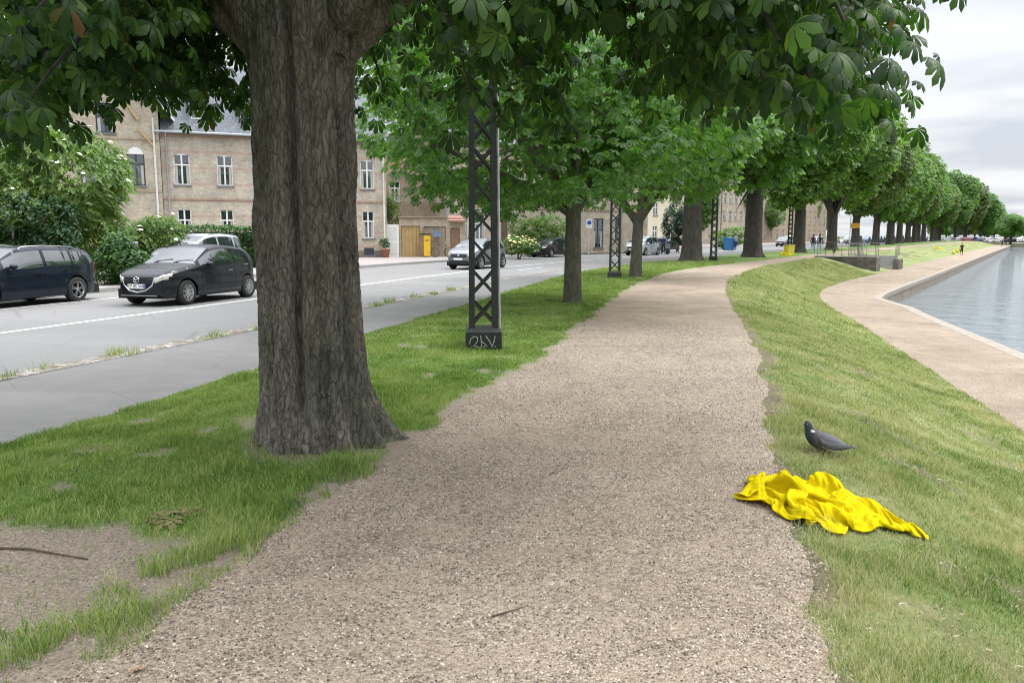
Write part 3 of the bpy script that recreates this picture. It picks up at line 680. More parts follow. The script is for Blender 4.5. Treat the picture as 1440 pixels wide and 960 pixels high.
TIPS=[(-3.43,4.99,2.39),(-3.57,5.42,2.5),(-3.93,6.26,2.67),(-2.56,4.24,2.33),(-2.87,5.06,2.62),(-4.05,7.49,3.15),(-3.57,6.96,3.05),(-3.06,6.31,2.9),(-2.9,6.3,2.9),(-2.53,5.93,2.8),(-2.54,6.42,2.84),(-2.5,6.7,2.8),(-1.78,5.19,2.51),(-2.25,7.06,2.81),(-1.91,6.57,2.73),(-1.68,6.56,2.73),(-1.23,5.5,2.45),(-1.08,5.67,2.44),(-1.1,7.1,2.84),(-0.52,3.99,2.38),(-0.67,6.4,2.86),(-0.42,5.42,2.66),(-0.26,5.07,2.55),(-0.11,4.62,2.42),(0.04,5.29,2.5),(0.23,5.58,2.54),(0.46,6.08,2.7),(0.61,5.55,2.68),(0.82,6.1,2.82),(1.05,6.22,2.87),(1.13,5.67,2.73),(1.35,6.01,2.77),(1.13,4.43,2.46),(1.69,6.08,2.76),(1.21,3.86,2.36),(1.66,4.79,2.56),(1.65,4.45,2.45),(2.48,6.13,2.69),(2.3,5.38,2.54),(2.56,5.68,2.66),(1.7,5.27,2.75),(-2.34,6.42,4.99),(-3.77,5.42,4.22),(-0.03,3.19,3.22),(2.16,7.31,4.87),(1.68,5.07,3.79),(-0.68,5.68,3.51),(-0.52,7.23,4.08),(-0.84,6.24,4.15),(-3.8,8.38,5.42),(-0.36,3.05,2.75),(-0.84,3.4,2.8),(-0.01,3.27,2.69),(0.06,6.06,3.94),(-2.31,7.14,3.73),(-4.78,6.82,5.22),(2.39,5.67,3.02),(-1.76,4.93,3.71),(-1.47,4.86,3.27),(-1.02,3.44,2.57),(-0.27,4.4,2.94),(-2.19,4.54,2.93),(-3.58,6.93,4.47),(-3.1,5.04,3.82),(1.76,6.85,4.37),(-3.58,6.68,4.57),(1.28,4.01,3.24),(-2.58,4.29,3.17),(0.88,3.83,2.64),(-2.76,6.64,3.48),(0.8,3.58,3.19),(-1.88,4.71,2.96),(-1.79,5.48,3.83),(-1.06,4.11,2.51),(-5.97,7.88,3.11),(-1.85,8.12,3.16),(-3.69,7.65,3.95),(0.23,4.3,3.2),(-1.21,3.65,3.35),(-0.24,6.65,4.62),(-4.88,6.91,3.04),(2.63,7.05,3.27),(-0.31,6.35,5.09),(-3.59,6.75,4.68),(-0.81,7.23,4.6),(-0.03,4.14,3.41),(1.9,6.52,4.15),(-1.92,6.08,4.55),(1.53,6.56,4.86),(2.48,6.71,3.42),(-5.77,7.79,4.06),(-3.18,4.7,3.75),(-0.56,5.13,3.73),(0.6,3.25,3.42),(-2.12,3.66,3.48),(1.46,5.26,4.37),(-1.85,5.13,3.89),(0.15,4.62,3.18),(-2.01,3.94,3.39),(-0.36,4.71,3.07),(-3.34,5.24,4.18),(-0.09,4.71,2.89),(1.09,4.94,3.31),(-2.06,6.95,4.22),(-1.38,5.7,3.33),(-3.11,6.91,4.22),(-3.62,5.51,3.8),(1.5,4.68,2.7),(1.42,4.18,2.81),(-1.38,7.53,5.42),(0.35,6.57,3.11),(0.33,5.54,3.21),(-2.07,3.33,2.76),(-2.05,3.53,2.61),(-4.9,7.88,5.68),(-3.96,7.68,5.79),(-4.15,6.8,3.24),(1.49,5.61,2.85),(1.36,6.45,5.1),(-0.46,3.48,2.7),(0.52,3.28,2.42),(-2.71,7.61,4.28),(-2.05,4.6,3.9),(-0.02,4.77,2.95),(-1.54,5.12,3.73),(-1.4,5.9,4.7),(-1.04,4.14,2.79),(0.53,6.03,3.35),(-0.72,5.89,3.91),(1.13,3.43,3.36),(0.84,5.33,2.94),(-0.92,4.27,2.81),(-2.64,6.35,4.71),(-2.49,6.89,4.87),(2.0,4.86,2.7),(1.19,4.2,3.1),(-2.73,5.79,4.77),(-1.45,5.17,4.16),(-1.47,4.05,2.74),(-0.97,5.73,3.5),(1.45,5.51,3.09),(-1.3,7.75,3.8),(-2.21,8.29,3.98),(-0.81,4.52,3.73),(0.87,7.31,3.98),(1.07,3.85,3.44),(-2.97,6.96,5.04),(1.22,4.15,2.62),(1.44,4.9,3.81),(0.44,3.42,3.42),(1.18,4.6,3.71),(-0.14,3.03,2.59),(-1.99,5.83,3.93),(-4.08,8.27,4.59),(-1.08,3.92,3.03),(-1.62,3.89,2.91),(1.13,3.44,2.46),(2.54,6.41,3.0),(-2.63,6.7,3.78),(1.42,6.39,4.58),(1.47,3.51,2.47),(-1.05,7.03,4.62),(0.27,3.82,2.98),(0.12,3.81,2.85),(1.16,3.55,2.81),(1.97,4.2,2.88),(2.15,4.4,2.88),(2.01,4.6,3.07),(2.44,5.0,2.5),(2.33,5.1,2.6),(2.03,4.8,2.85),(2.26,4.6,3.18),(2.08,4.9,2.36),(-3.47,5.6,2.37),(-3.09,5.2,2.47),(-3.08,4.9,2.55)]
limbP=np.concatenate([p[4:] for p,r in limb])+np.array([TX,TY,0])
twigs=[]; LP=[];LA=[];LN=[]
g=np.random.default_rng(5)
def clear(P):     # nothing grows across the front of the trunk
    d=np.array([TX,TY])/math.hypot(TX,TY); al=P[:,0]*d[0]+P[:,1]*d[1]; la=P[:,0]*d[1]-P[:,1]*d[0]
    return ~((al<6.5)&(la>-.62)&(la<.55)&(P[:,2]<5.))
TIPS=[np.array(q) for q in TIPS]; TIPS+=[q+g.normal(size=3)*np.array([.5,.5,.22])+np.array([0,.25,.42]) for q in TIPS if q[0]<1.85 and (q[0]<-.9 or g.random()<.35)]
TIPS=[q for q in TIPS if q[0]/q[1]<.455 and not (-.17<q[0]/q[1]<.17 and q[2]>2.2 and g.random()<.38)]
for tip in TIPS:
    st=limbP[np.argmin(np.linalg.norm(limbP-tip,axis=1)+.35*abs(limbP[:,2]-tip[2]-1.0))]
    mid=(st+tip)/2+np.array([0,0,.35+.2*g.random()]); q=curve3(st,mid,tip,10)
    if not clear(q[6:]).all(): continue
    twigs.append((q-np.array([TX,TY,0]),np.linspace(.03,.0075,10)))
    for u in (1.,.95,.88,.78,.66,.52):
        c=q[int(round(u*9))]; m=12 if u==1 else 10
        for j in range(m):
            o=np.clip(g.normal(size=3),-1.6,1.6)*np.array([.17,.17,.10])*(1.0 if u==1 else 1.5); o[2]+=.03
            pz=c+o; LP.append(pz); out=norm(np.array([o[0],o[1],.02])+1e-6); LA.append(np.array([out[0],out[1],-.3-1.3*g.random()])); LN.append(np.array([out[0]*.6,out[1]*.6,.75])+g.normal(size=3)*.28)
LP=np.array(LP);LA=np.array(LA);LN=np.array(LN); kp=clear(LP); LP,LA,LN=LP[kp],LA[kp],LN[kp]
V2,F2=tubes_np([(p,r) for p,r in limb],20)
# a little bark relief on the limbs
V2=V2+norm(rng.normal(size=V2.shape))*.006
V3,F3=tubes_np(twigs,5)
np_mesh('trunk',np.concatenate([V,V2]),[np.concatenate([F,F2+len(V)])],M_barkA,tree,True)
np_mesh('branch',V3,[F3],flat('twig_dark',(.05,.042,.032),.9,var=.3,scale=20),tree,True)
L0=np.array([TX,TY,0])
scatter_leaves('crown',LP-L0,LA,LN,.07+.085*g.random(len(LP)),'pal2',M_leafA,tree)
# the upper dome, above the frame: it shades everything below
C,Rr=lobes((0,-.2,7.6),5.6,3.6,26,99,.8,.42); P,out=crown_points(C,Rr,6000,.6,4.6,99); kp=clear(P+L0); P,out=P[kp],out[kp]
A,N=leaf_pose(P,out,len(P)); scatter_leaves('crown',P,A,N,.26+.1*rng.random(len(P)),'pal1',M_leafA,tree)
# --- the other trees along the path
make_tree('chestnut_tree','young chestnut with a slim straight trunk, standing between the two nearest lattice masts','tree',(1.46,18.83,0),.205,2.55,(-.5,0,5.1),5.3,3.4,24,21000,.20,'pal1',M_leafB,M_barkB,21,zmin=2.05,limbs=9,
          extra_limb=[((-1.3,-.2,3.0),(-3.3,-.6,3.7),.5),((-.5,.1,2.9),(-1.4,.2,4.),.6)])
make_tree('chestnut_tree','young chestnut whose slender pale trunk forks beside the second lattice mast','tree',(4.72,30.08,0),.22,2.5,(0.6,.5,5.6),4.6,3.3,18,12000,.24,'pal1',M_leafB,M_barkB,33,zmin=2.3,limbs=8,
          extra_limb=[((-.7,0,3.0),(-1.0,0,4.4),.75)],lean=(.04,0))
protos=[]
for k,(sd,ml,mb_) in enumerate(((51,M_leafC,M_barkC),(64,M_leafB,M_barkC),(77,M_leafC,M_barkC),(85,M_leafD,M_barkC))):
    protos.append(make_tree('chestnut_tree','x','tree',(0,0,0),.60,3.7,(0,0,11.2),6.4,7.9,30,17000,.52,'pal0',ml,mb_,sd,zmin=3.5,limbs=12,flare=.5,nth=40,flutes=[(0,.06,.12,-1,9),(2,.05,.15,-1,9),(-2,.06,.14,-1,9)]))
GRP='old chestnuts in the lakeside row'
ROW=[((11.34,49.73),1.05,0,.1,'squat old chestnut with the thickest dark trunk, just left of the third lattice mast'),
 ((18.15,59.4),1.12,1,1.4,'old chestnut with a broad forked trunk flaring to a root, left of the yellow box'),
 ((27.39,75.22),.95,2,2.2,'old chestnut with a straight dark trunk just right of the yellow box'),
 ((36.47,89.94),.98,0,3.9,'old chestnut with a dark upright trunk right of the walking pair'),
 ((50.16,115.3),1.0,3,.6,'old chestnut rising behind the stone landing of the lakeside steps'),
 ((60.77,131.8),1.0,1,2.9,'old chestnut rising directly behind the handrail at the top of the steps'),
 ((67.88,141.95),.95,2,5.1,'old chestnut right behind the right end of the stair railing')]
farl='tall chestnut far along the row, its trunk dark against the far parked cars'
fars=[(74.5,155.),(82.35,167.8),(92.58,184.61),(99.03,194.33),(106,206),(113.22,217.22),(122.8,230.81),(131,244.),(139,257.)]
for i,((x,y),sc,k,rz,lb) in enumerate(ROW):
    o=copy_tree(protos[k]); o.location=(x,y,0); o.rotation_euler=(0,0,rz); o.scale=(sc,sc,sc*(1.08+.03*(i%3))); tag(o,lb,'tree',GRP)
for i,(x,y) in enumerate(fars):
    o=copy_tree(protos[(i*3+1)%4]); o.location=(x,y,0); sc=.92+.16*rng.random(); o.rotation_euler=(0,0,rng.random()*6.28); o.scale=(sc*1.05,sc*1.05,sc*(1.20-.012*i)); tag(o,farl,'tree',GRP+' far along')
def remove_tree(o):
    for ch in list(o.children): remove_tree(ch)
    bpy.data.objects.remove(o)
for x,y,sx,sz in ((141,251,1.0,1.22),(151,263,1.0,1.12),(161,271,.95,.90),(173,287,.9,.70)):
    o=copy_tree(protos[int(x)%4]); o.location=(x,y,-.3); o.rotation_euler=(0,0,x*1.7); o.scale=(sx,sx,sz); tag(o,farl,'tree',GRP+' far along')
# trees beyond the road, between the houses, and closing the view
def put(k,x,y,sc,szf,lb,grp=None,z=0.):
    o=copy_tree(protos[k]); o.location=(x,y,z); o.rotation_euler=(0,0,rng.random()*6.28); o.scale=(sc,sc,sc*szf); return tag(o,lb,'tree',grp)
put(1,135,213.5,.62,.72,'small round tree standing by itself on the lake shore at the far right',z=-.7)
BG='trees closing the view beyond the lake'
for i in range(18):
    az=R(28.3+i*.52); d=330+25*((i*7)%5); put(i%4,d*math.sin(az),d*math.cos(az),.5+.16*rng.random(),.85,'distant tree in the belt beyond the far end of the lake',BG,-.5)
for (s,o_,sc,lb) in ((79,-31,.48,'dark bushy tree at the roadside between the beige block and thickest old trunk'),(118,-33,.62,'green tree in the gap behind the dark car driving away'),(150,-36,.7,'roadside tree in front of the farthest grey block'),
                     (175,-38,.75,'roadside tree glimpsed beyond the orange sign'),(205,-38,.8,'roadside tree glimpsed between the farthest trunks'),(235,-40,.8,'roadside tree behind the farthest trunks')):
    x,y=W(s,o_); put(2 if sc<.5 else 1,float(x),float(y),sc,.9,lb)
for o in protos: remove_tree(o)

# --- shrubs and hedges
def shrub(name,label,cat,loc,c,rx,rz,nlobe,nleaf,ls,tpl,ml,seed,flowers=0,stems=6,rot=0,sy=1.,fcol=(.75,.74,.58),fr=.09):
    root=empty(name,loc,rot,label,cat); C,Rr=lobes(c,rx,rz,nlobe,seed,.72,.45); P,out=crown_points(C,Rr,nleaf,.4,.05,seed)
    P[:,1]*=sy; A,N=leaf_pose(P,out,len(P),.5,.8); scatter_leaves('foliage',P,A,N,ls*(.7+.6*rng.random(len(P))),tpl,ml,root)
    g=np.random.default_rng(seed); paths=[]
    for k in range(stems):
        e=C[k%len(C)]*np.array([1,sy,1]); paths.append((curve3((g.normal()*.2,g.normal()*.2,-.1),e*np.array([.4,.4,.75]),e,8),np.linspace(.07,.015,8)))
    if paths:
        v,f=tubes_np(paths,6); np_mesh('stem',v,[f],flat('shrub_stem',(.22,.18,.13),.9,var=.3,scale=10),root,True)
    if flowers:
        k=g.choice(len(P),min(flowers*4,len(P)),replace=False); k=k[(out[k][:,2]>-.2)][:flowers]; Q=P[k]+out[k]*.12; mb=MB()
        VV=[];FF=[]
        n=len(Q); a=np.linspace(0,2*PI,7,endpoint=False); rr=fr*(.6+.8*g.random(n)); up=norm(out[k]*.6+np.array([0,0,.8])); x=norm(np.cross(up,np.array([[0,1.,0]]))); y=np.cross(up,x)
        ring=Q[:,None]+(x[:,None]*np.cos(a)[None,:,None]+y[:,None]*np.sin(a)[None,:,None])*rr[:,None,None]*(.8+.4*g.random((n,7,1))); V=np.concatenate([ring,(Q+up*.04)[:,None]],1).reshape(-1,3)
        b=np.arange(n)[:,None]*8; F=np.concatenate([b+np.array([[j,(j+1)%7,7]]) for j in range(7)]); tag(np_mesh('flower_heads',V,[F],flat('blossom'+name,fcol,.8,var=.2,scale=20),root),kind='stuff')
    return root
sx0,sy0=-17.2,33.0
shrub('elder_bush','big pale green elder bush with white flower heads behind the parked estate car','bush',(-16.9,29.2,.06),(-.3,0,2.8),4.0,3.1,26,20000,.30,'pin',M_elder,301,260,9,sy=.7)
shrub('shaded_elder_interior','dark leaf mass put in for the shaded lower interior of the elder bush','bush',(-16.6,26.7,.06),(0,0,1.4),2.4,1.7,13,8000,.16,'one',M_dark,302,0,4,sy=.6)  # added dark foliage: shade of the elder's lower inside put into leaf colour
shrub('ivy_bush','bright ivy covered mound at the kerb between the estate car and the yellow post','bush',(-12.9,25.9,.06),(0,0,.8),.95,1.0,9,6000,.13,'one',M_ever,303,0,3)
shrub('loose_shrub','loose light green shrub spilling beside the elder above the yellow post','bush',(-14.6,32.2,.06),(0,0,1.3),1.9,1.4,13,7000,.22,'pin',M_elder,304,30,5,sy=.7)
def hedge(name,label,p0,p1,h,w_,n,seed):
    p0=np.array(p0,float);p1=np.array(p1,float); L=np.linalg.norm(p1-p0); root=empty(name,(*((p0+p1)/2),.06),math.atan2(p1[1]-p0[1],p1[0]-p0[0]),label,'hedge')
    g=np.random.default_rng(seed); u=g.random(n)*(L)-L/2; side=g.random(n); ft=g.random(n)
    y=np.where(side<.45,-w_/2,np.where(side<.6,w_/2,(ft-.5)*w_)); z=np.where(side<.6,ft*h,h); bump=(fbm(u*1.3+40,z*1.3+y,3,seed)-.5)*.45; y=y*(1+bump); z=z+np.where(side>=.6,bump*.7,0)
    P=np.stack([u,y,z+.03],-1)+g.normal(size=(n,3))*.05; out=np.where((side<.6)[:,None],np.stack([0*u,np.sign(y),.2+0*u],-1),np.array([[0,0,1.]])); A,N=leaf_pose(P,out,n,.5,.4)
    scatter_leaves('foliage',P,A,N,.15*(.7+.6*g.random(n)),'one',M_ever,root)
    mb=MB(); mb.box(-L/2+.1,L/2-.1,-w_/2+.16,w_/2-.16,0,h-.2); mb.build('stem',flat('hedge_core',(.02,.03,.012),.95),root); return root
hedge('clipped_hedge','clipped green hedge in front of the brick house, behind the silver parked car',(-16.9,37.4),(-8.6,41.5),1.95,1.0,9000,401)
# ------------------------------------------------------------------ lattice masts
M_mast=flat('mast_paint',(.028,.032,.030),.55,var=.35,scale=14.,bump=.15)
M_cond=flat('conduit',(.42,.43,.42),.5,var=.2)
M_graf=flat('graffiti_paint',(.42,.43,.42),.7,var=.3,scale=30.)
def mast(x,y,rz,label,hi=True,graf=False,hh=8.6):
    r=empty('lattice_mast',(x,y,0),rz,label,'lattice mast','lattice masts along the path')
    mb=MB(); b=.26; mb.box(-b,b,-b,b,-.1,.27); mb.add([(sx*q,sy*q,z) for z,q in ((.27,b),(.325,.225)) for sx,sy in ((-1,-1),(1,-1),(1,1),(-1,1))],[(0,1,5,4),(1,2,6,5),(2,3,7,6),(3,0,4,7),(4,5,6,7)])
    mb.build('base',M_mast,r)
    wd=lambda z:.205-.055*z/hh
    for sx,sy in ((-1,-1),(1,-1),(1,1),(-1,1)):
        mb=MB(); a=Vector((sx*wd(0),sy*wd(0),.32)); c=Vector((sx*wd(hh),sy*wd(hh),hh)); t=.012
        mb.bar(a+Vector((-sx*.036,0,0)),c+Vector((-sx*.03,0,0)),.085,t,up=(0,1,0)); mb.bar(a+Vector((0,-sy*.036,0)),c+Vector((0,-sy*.03,0)),.085,t,up=(1,0,0))
        mb.build('leg',M_mast,r)
    mb=MB(); n=19; zs=[.33+i*(hh-.35)/n for i in range(n+1)]
    for z0,z1 in zip(zs,zs[1:]):
        for fx in (0,1,2,3):
            A=[(-1,-1),(1,-1),(1,1),(-1,1)]; (ax,ay),(bx,by)=A[fx],A[(fx+1)%4]; q0,q1=wd(z0),wd(z1); of=.004
            mb.bar((ax*q0,ay*q0,z0),(bx*q1,by*q1,z1),.036,.01,up=(bx-ax==0 and (1,0,0)) or (0,1,0)); mb.bar((bx*(q0+of),by*(q0+of),z0),(ax*(q1+of),ay*(q1+of),z1),.036,.01,up=(bx-ax==0 and (1,0,0)) or (0,1,0))
    mb.build('lattice',M_mast,r)
    mb=MB(); mb.tube([(.235,-.03,.3),(.185,-.03,hh)],.017,8); mb.build('cable_pipe',M_cond,r)
    if graf:
        mb=MB()
        for pts in ([(-.205,.10),(-.19,.17),(-.14,.215),(-.09,.20),(-.085,.155),(-.11,.115),(-.15,.075),(-.10,.07),(-.06,.05),(-.03,.075),(-.035,.14),(-.045,.225)],
                    [(-.03,.14),(.01,.11),(.05,.065),(.01,.07),(-.02,.045)],[(.03,.22),(.08,.15),(.115,.08)],[(.165,.22),(.145,.13),(.115,.05)],[(.165,.06),(.17,.075)]):
            mb.tube([(x_,-.263,z_) for x_,z_ in pts],.0075,6)
        mb.build('graffiti',M_graf,r)
    return r
mast(-.42,11.4,R(3),'dark lattice mast with white graffiti on its base, nearest mast on the lawn',graf=True)
mast(3.87,29.59,R(-8),'dark lattice mast beside the young forked tree, second along the path')
mast(13.09,51.12,R(-20),'dark lattice mast just right of the thickest old trunk')
mast(27.06,76.79,R(-26),'thin distant lattice mast beside the yellow box')

# ------------------------------------------------------------------ cars
M_tyre=flat('tyre_rubber',(.018,.018,.018),.85,var=.3,scale=30.); M_under=flat('underbody',(.008,.008,.009),.9)
M_chrome=flat('chrome',(.62,.62,.63),.18,1.,var=.05); M_alloy=flat('alloy',(.50,.50,.51),.32,.9,var=.1)
M_trim=flat('black_trim',(.014,.014,.015),.5,var=.2); M_plate=flat('plate_white',(.78,.78,.76),.5,var=.04); M_blue=flat('plate_blue',(.03,.09,.42),.5)
M_ink=flat('plate_ink',(.02,.02,.02),.6); M_lamp=flat('lamp_lens',(.60,.57,.50),.08,.25,.8,var=.1,scale=22.,coat=.6); M_red=flat('tail_lens',(.42,.015,.012),.12,0,.8,var=.3,coat=.6)
M_amber=flat('indicator_lens',(.72,.36,.08),.15,0,.8,coat=.5); M_glassc=m_glass('car_glass',(.018,.024,.027))
def paint(name,col,metal=.35):
    if name in _mc: return _mc[name]
    t=NT(name); n=t.noise(t.obj(),2.2,5); c=t.ramp(n,[(.3,tuple(x*.86 for x in col)),(.7,tuple(x*1.14 for x in col))])
    rg=t.ramp(t.noise(t.obj(),9.,4),[(.3,(.30,.30,.30)),(.7,(.42,.42,.42))])
    t.bsdf(c,rg,metal,.2 if max(col)<.1 else .5,coat=.45); _mc[name]=t.m; return t.m
P_black=paint('paint_black',(.010,.011,.015)); P_navy=paint('paint_navy',(.010,.016,.026)); P_silver=paint('paint_silver',(.46,.48,.50),.6); P_white=paint('paint_white',(.66,.66,.66),0.); P_grey=paint('paint_grey',(.16,.17,.18),.5); P_red=paint('paint_red',(.30,.02,.02),.1); P_blue=paint('paint_blue',(.03,.06,.20),.3)
TYPES=dict(
 hatch=dict(L=4.06,W=1.70,H=1.50,wb=2.57,fo=.80,top=[(-.5,.62),(-.493,.90),(-.478,1.02),(-.44,1.17),(-.375,1.34),(-.28,1.43),(-.13,1.485),(-.03,1.48),(.05,1.42),(.15,1.20),(.23,1.015),(.30,.965),(.40,.895),(.465,.80),(.492,.68),(.5,.55)],belt=[(-.5,.98),(-.3,.985),(0,.94),(.25,.90),(.5,.74)],ws=(.035,.222),rw=(-.475,-.38),win=[(-.36,-.19),(-.165,.165)],R=.31),
 estate=dict(L=4.60,W=1.78,H=1.47,wb=2.64,fo=.95,top=[(-.5,.60),(-.494,.86),(-.482,.98),(-.455,1.13),(-.415,1.31),(-.36,1.40),(-.20,1.455),(-.03,1.47),(.08,1.42),(.18,1.19),(.25,1.02),(.31,.965),(.41,.89),(.465,.79),(.49,.67),(.5,.55)],belt=[(-.5,1.0),(-.3,.97),(0,.93),(.25,.90),(.5,.74)],ws=(.065,.24),rw=(-.475,-.40),win=[(-.43,-.265),(-.25,-.085),(-.06,.185)],R=.32),
 suv=dict(L=4.25,W=1.79,H=1.58,wb=2.58,fo=.86,top=[(-.5,.66),(-.493,.96),(-.48,1.08),(-.44,1.27),(-.38,1.46),(-.30,1.53),(-.12,1.575),(0,1.56),(.085,1.50),(.19,1.28),(.265,1.12),(.33,1.075),(.42,1.01),(.475,.92),(.493,.78),(.5,.6)],belt=[(-.5,1.07),(-.3,1.05),(0,1.02),(.25,1.0),(.5,.84)],ws=(.07,.255),rw=(-.475,-.385),win=[(-.40,-.21),(-.185,.19)],R=.34),
 mpv=dict(L=4.45,W=1.80,H=1.68,wb=2.70,fo=.92,top=[(-.5,.66),(-.495,1.0),(-.485,1.12),(-.46,1.36),(-.425,1.55),(-.35,1.63),(-.15,1.68),(.02,1.66),(.12,1.58),(.24,1.32),(.34,1.10),(.39,1.03),(.45,.92),(.48,.82),(.494,.70),(.5,.58)],belt=[(-.5,1.07),(-.3,1.05),(0,1.0),(.25,.97),(.5,.78)],ws=(.11,.33),rw=(-.48,-.44),win=[(-.45,-.29),(-.27,-.06),(-.03,.24)],R=.315))
def make_car(kind,name,label,cat,pmat,lower=None,plate=None,emblem=None,spokes=5,grille='u',rails=False,simple=False):
    c=TYPES[kind]; L,Wd,H=c['L'],c['W'],c['H']; root=empty(name,(0,0,0),0,label,cat)
    xf=c['fo']; ax=(L/2-xf, L/2-xf-c['wb']); Rw=c['R']; Ra=Rw+.055
    tx,tz=np.array(c['top']).T; bx,bz=np.array(c['belt']).T
    N=110 if not simple else 60
    u=np.linspace(-1,1,N); xs=np.sign(u)*(1-(1-abs(u))**1.25)*L/2*.992
    # add columns at the axles for round arches
    xs=np.unique(np.round(np.concatenate([xs]+[a+np.linspace(-Ra,Ra,15 if not simple else 9) for a in ax]),4)); N=len(xs)
    sm=np.interp(xs/L,tx,tz); ker=np.array([1,2,3,2,1.])/9; sp=np.concatenate([[sm[0]]*2,sm,[sm[-1]]*2]); sm2=np.convolve(sp,ker,'valid'); top=np.where(abs(xs)>L*.485,sm,sm2)
    belt=np.minimum(np.interp(xs/L,bx,bz),top-.035)
    low=np.full(N,.20)+.10*np.clip((abs(xs)-L*.40)/(L*.1),0,1)
    for a in ax: d=np.abs(xs-a); low=np.where(d<Ra,np.maximum(low,Rw+np.sqrt(np.maximum(Ra**2-d**2,0))*1.0),low)
    low=np.minimum(low,belt-.08)
    hw=Wd/2*(1-np.abs(2*xs/L)**7*.985)**(1/3.2)
    taper=1-.055*np.clip((-xs/L-.15)/.35,0,1)-.03*np.clip((xs/L-.2)/.3,0,1); hw=hw*taper
    KS,KG,KT=9,6,5
    rows=[]
    for k in range(KS+1):
        f=k/KS; z=low+(belt-low)*f; zz=(z-.2)/(.95-.2); w=hw*(.95+.05*np.sin(PI*np.clip(zz,0,1)**.8)-.018*np.exp(-((zz-.55)/.10)**2)); rows.append((w,z))
    gh=np.clip((top-belt)/.45,0,1)
    for k in range(1,KG+1):
        f=k/KG; z=belt+(top-belt-.035*(0.4+.6*gh))*f; w=hw*(.955-.045*f*(1-gh)-(.20*f**1.25)*gh); rows.append((w,z))
    wt,ze=rows[-1]
    for k in range(1,KT+1):
        f=k/KT; rows.append((wt*(1-f),ze+(top-ze)*(1-(1-f)**2.2)))
    K=len(rows); Wv=np.array([r[0] for r in rows]); Zv=np.array([r[1] for r in rows])    # (K,N)
    right=np.stack([np.broadcast_to(xs,(K,N)),-Wv,Zv],-1); left=np.stack([np.broadcast_to(xs,(K,N)),Wv,Zv],-1)
    parts={}
    def put(key,q): parts.setdefault(key,[]).append(q)
    for i in range(N-1):
        xm=(xs[i]+xs[i+1])/2; g=(gh[i]+gh[i+1])/2
        for k in range(K-1):
            key='body'; xr=xm/L
            if KS<=k<KS+KG-1 and k>=KS and g>.05:
                for wi,(a,b) in enumerate(c['win']):
                    if a<xr<b and top[i]-belt[i]>.10: key=('window',wi)
            if k>=KS+KG and c['ws'][0]<xr<c['ws'][1]: key='windshield'
            if k>=KS+KG and c['rw'][0]<xr<c['rw'][1]: key='rear_window'
            hl=(.415,.487) if kind!='mpv' else (.40,.487)
            if hl[0]<xr<hl[1] and KS-2<=k<KS+1 and (k>=KS-1 or xr>.44): key='headlight'
            if -.493<xr<-.447 and KS-3<=k<KS+(1 if kind!='mpv' else 4): key='tail_light'
            if kind=='suv' and xr<-.40 and k>KS+3 and k<KS+KG: key='body'
            if lower and k<2: key='trim'
            put((key,0),(right[k,i],right[k,i+1],right[k+1,i+1],right[k+1,i])); put((key,1),(left[k,i],left[k+1,i],left[k+1,i+1],left[k,i+1]))
    for i,sgn in ((0,-1),(N-1,1)):
        for k in range(KS+KG+KT):
            q=(right[k,i],right[k+1,i],left[k+1,i],left[k,i]); put(('body',0),q if sgn<0 else q[::-1])
    def mk(nm,qs,m):
        V=np.array(qs).reshape(-1,3); key=np.round(V,4); uq,inv=np.unique(key,axis=0,return_inverse=True); F=inv.reshape(-1,4)
        o=np_mesh(nm,uq,[F],m,root,True); return o
    body=mk('body',parts.pop(('body',0))+parts.pop(('body',1)),pmat)
    if ('trim',0) in parts: mk('sill_trim',parts.pop(('trim',0))+parts.pop(('trim',1)),lower)
    for key in ('windshield','rear_window'):
        if (key,0) in parts: mk(key,parts.pop((key,0))+parts.pop((key,1)),M_glassc)
    for (key,sd_),qs in parts.items():
        nm,m=(key[0],M_glassc) if isinstance(key,tuple) else (key,M_lamp if key=='headlight' else M_red)
        mk(nm,qs,m)
    mb=MB(); mb.box(-L*.46,L*.46,-Wd*.42,Wd*.42,.19,.42); mb.box(-L*.3,L*.24,-Wd*.38,Wd*.38,.42,.85); mb.build('underbody',M_under,root)
    for a in ax:
        for sd_ in (-1,1):
            wv=empty('wheel',(a,sd_*(Wd/2-.125),Rw)); wv.parent=root
            mb=MB(); y0=-.10; mb.lathe([(Rw*.66,-.10),(Rw*.93,-.105),(Rw,-.075),(Rw,.075),(Rw*.93,.105),(Rw*.66,.10)],30,'y'); mb.build('tyre',M_tyre,wv)
            mb=MB(); yo=sd_*.085; mb.lathe([(Rw*.68,sd_*.095),(Rw*.63,sd_*.10),(Rw*.60,sd_*.04)],30,'y')
            mb.lathe([(Rw*.16,sd_*.07),(Rw*.14,sd_*.09),(.001,sd_*.092)],14,'y')
            for q in range(spokes):
                for dq in (-.10,.10):
                    an=2*PI*(q/spokes)+.3; mb.bar((Rw*.12*math.cos(an+dq*2),sd_*.078,Rw*.12*math.sin(an+dq*2)),(Rw*.64*math.cos(an+dq*1.5),sd_*.088,Rw*.64*math.sin(an+dq*1.5)),.022,.036,up=(0,1,0))
            mb.build('rim',M_alloy,wv)
            mb=MB(); mb.lathe([(Rw*.66,sd_*.015),(.001,sd_*.015)],20,'y'); mb.build('brake_disc',M_under,wv)
    xm=L*c['ws'][1]-.42; zb=float(np.interp(xm/L,bx,bz))
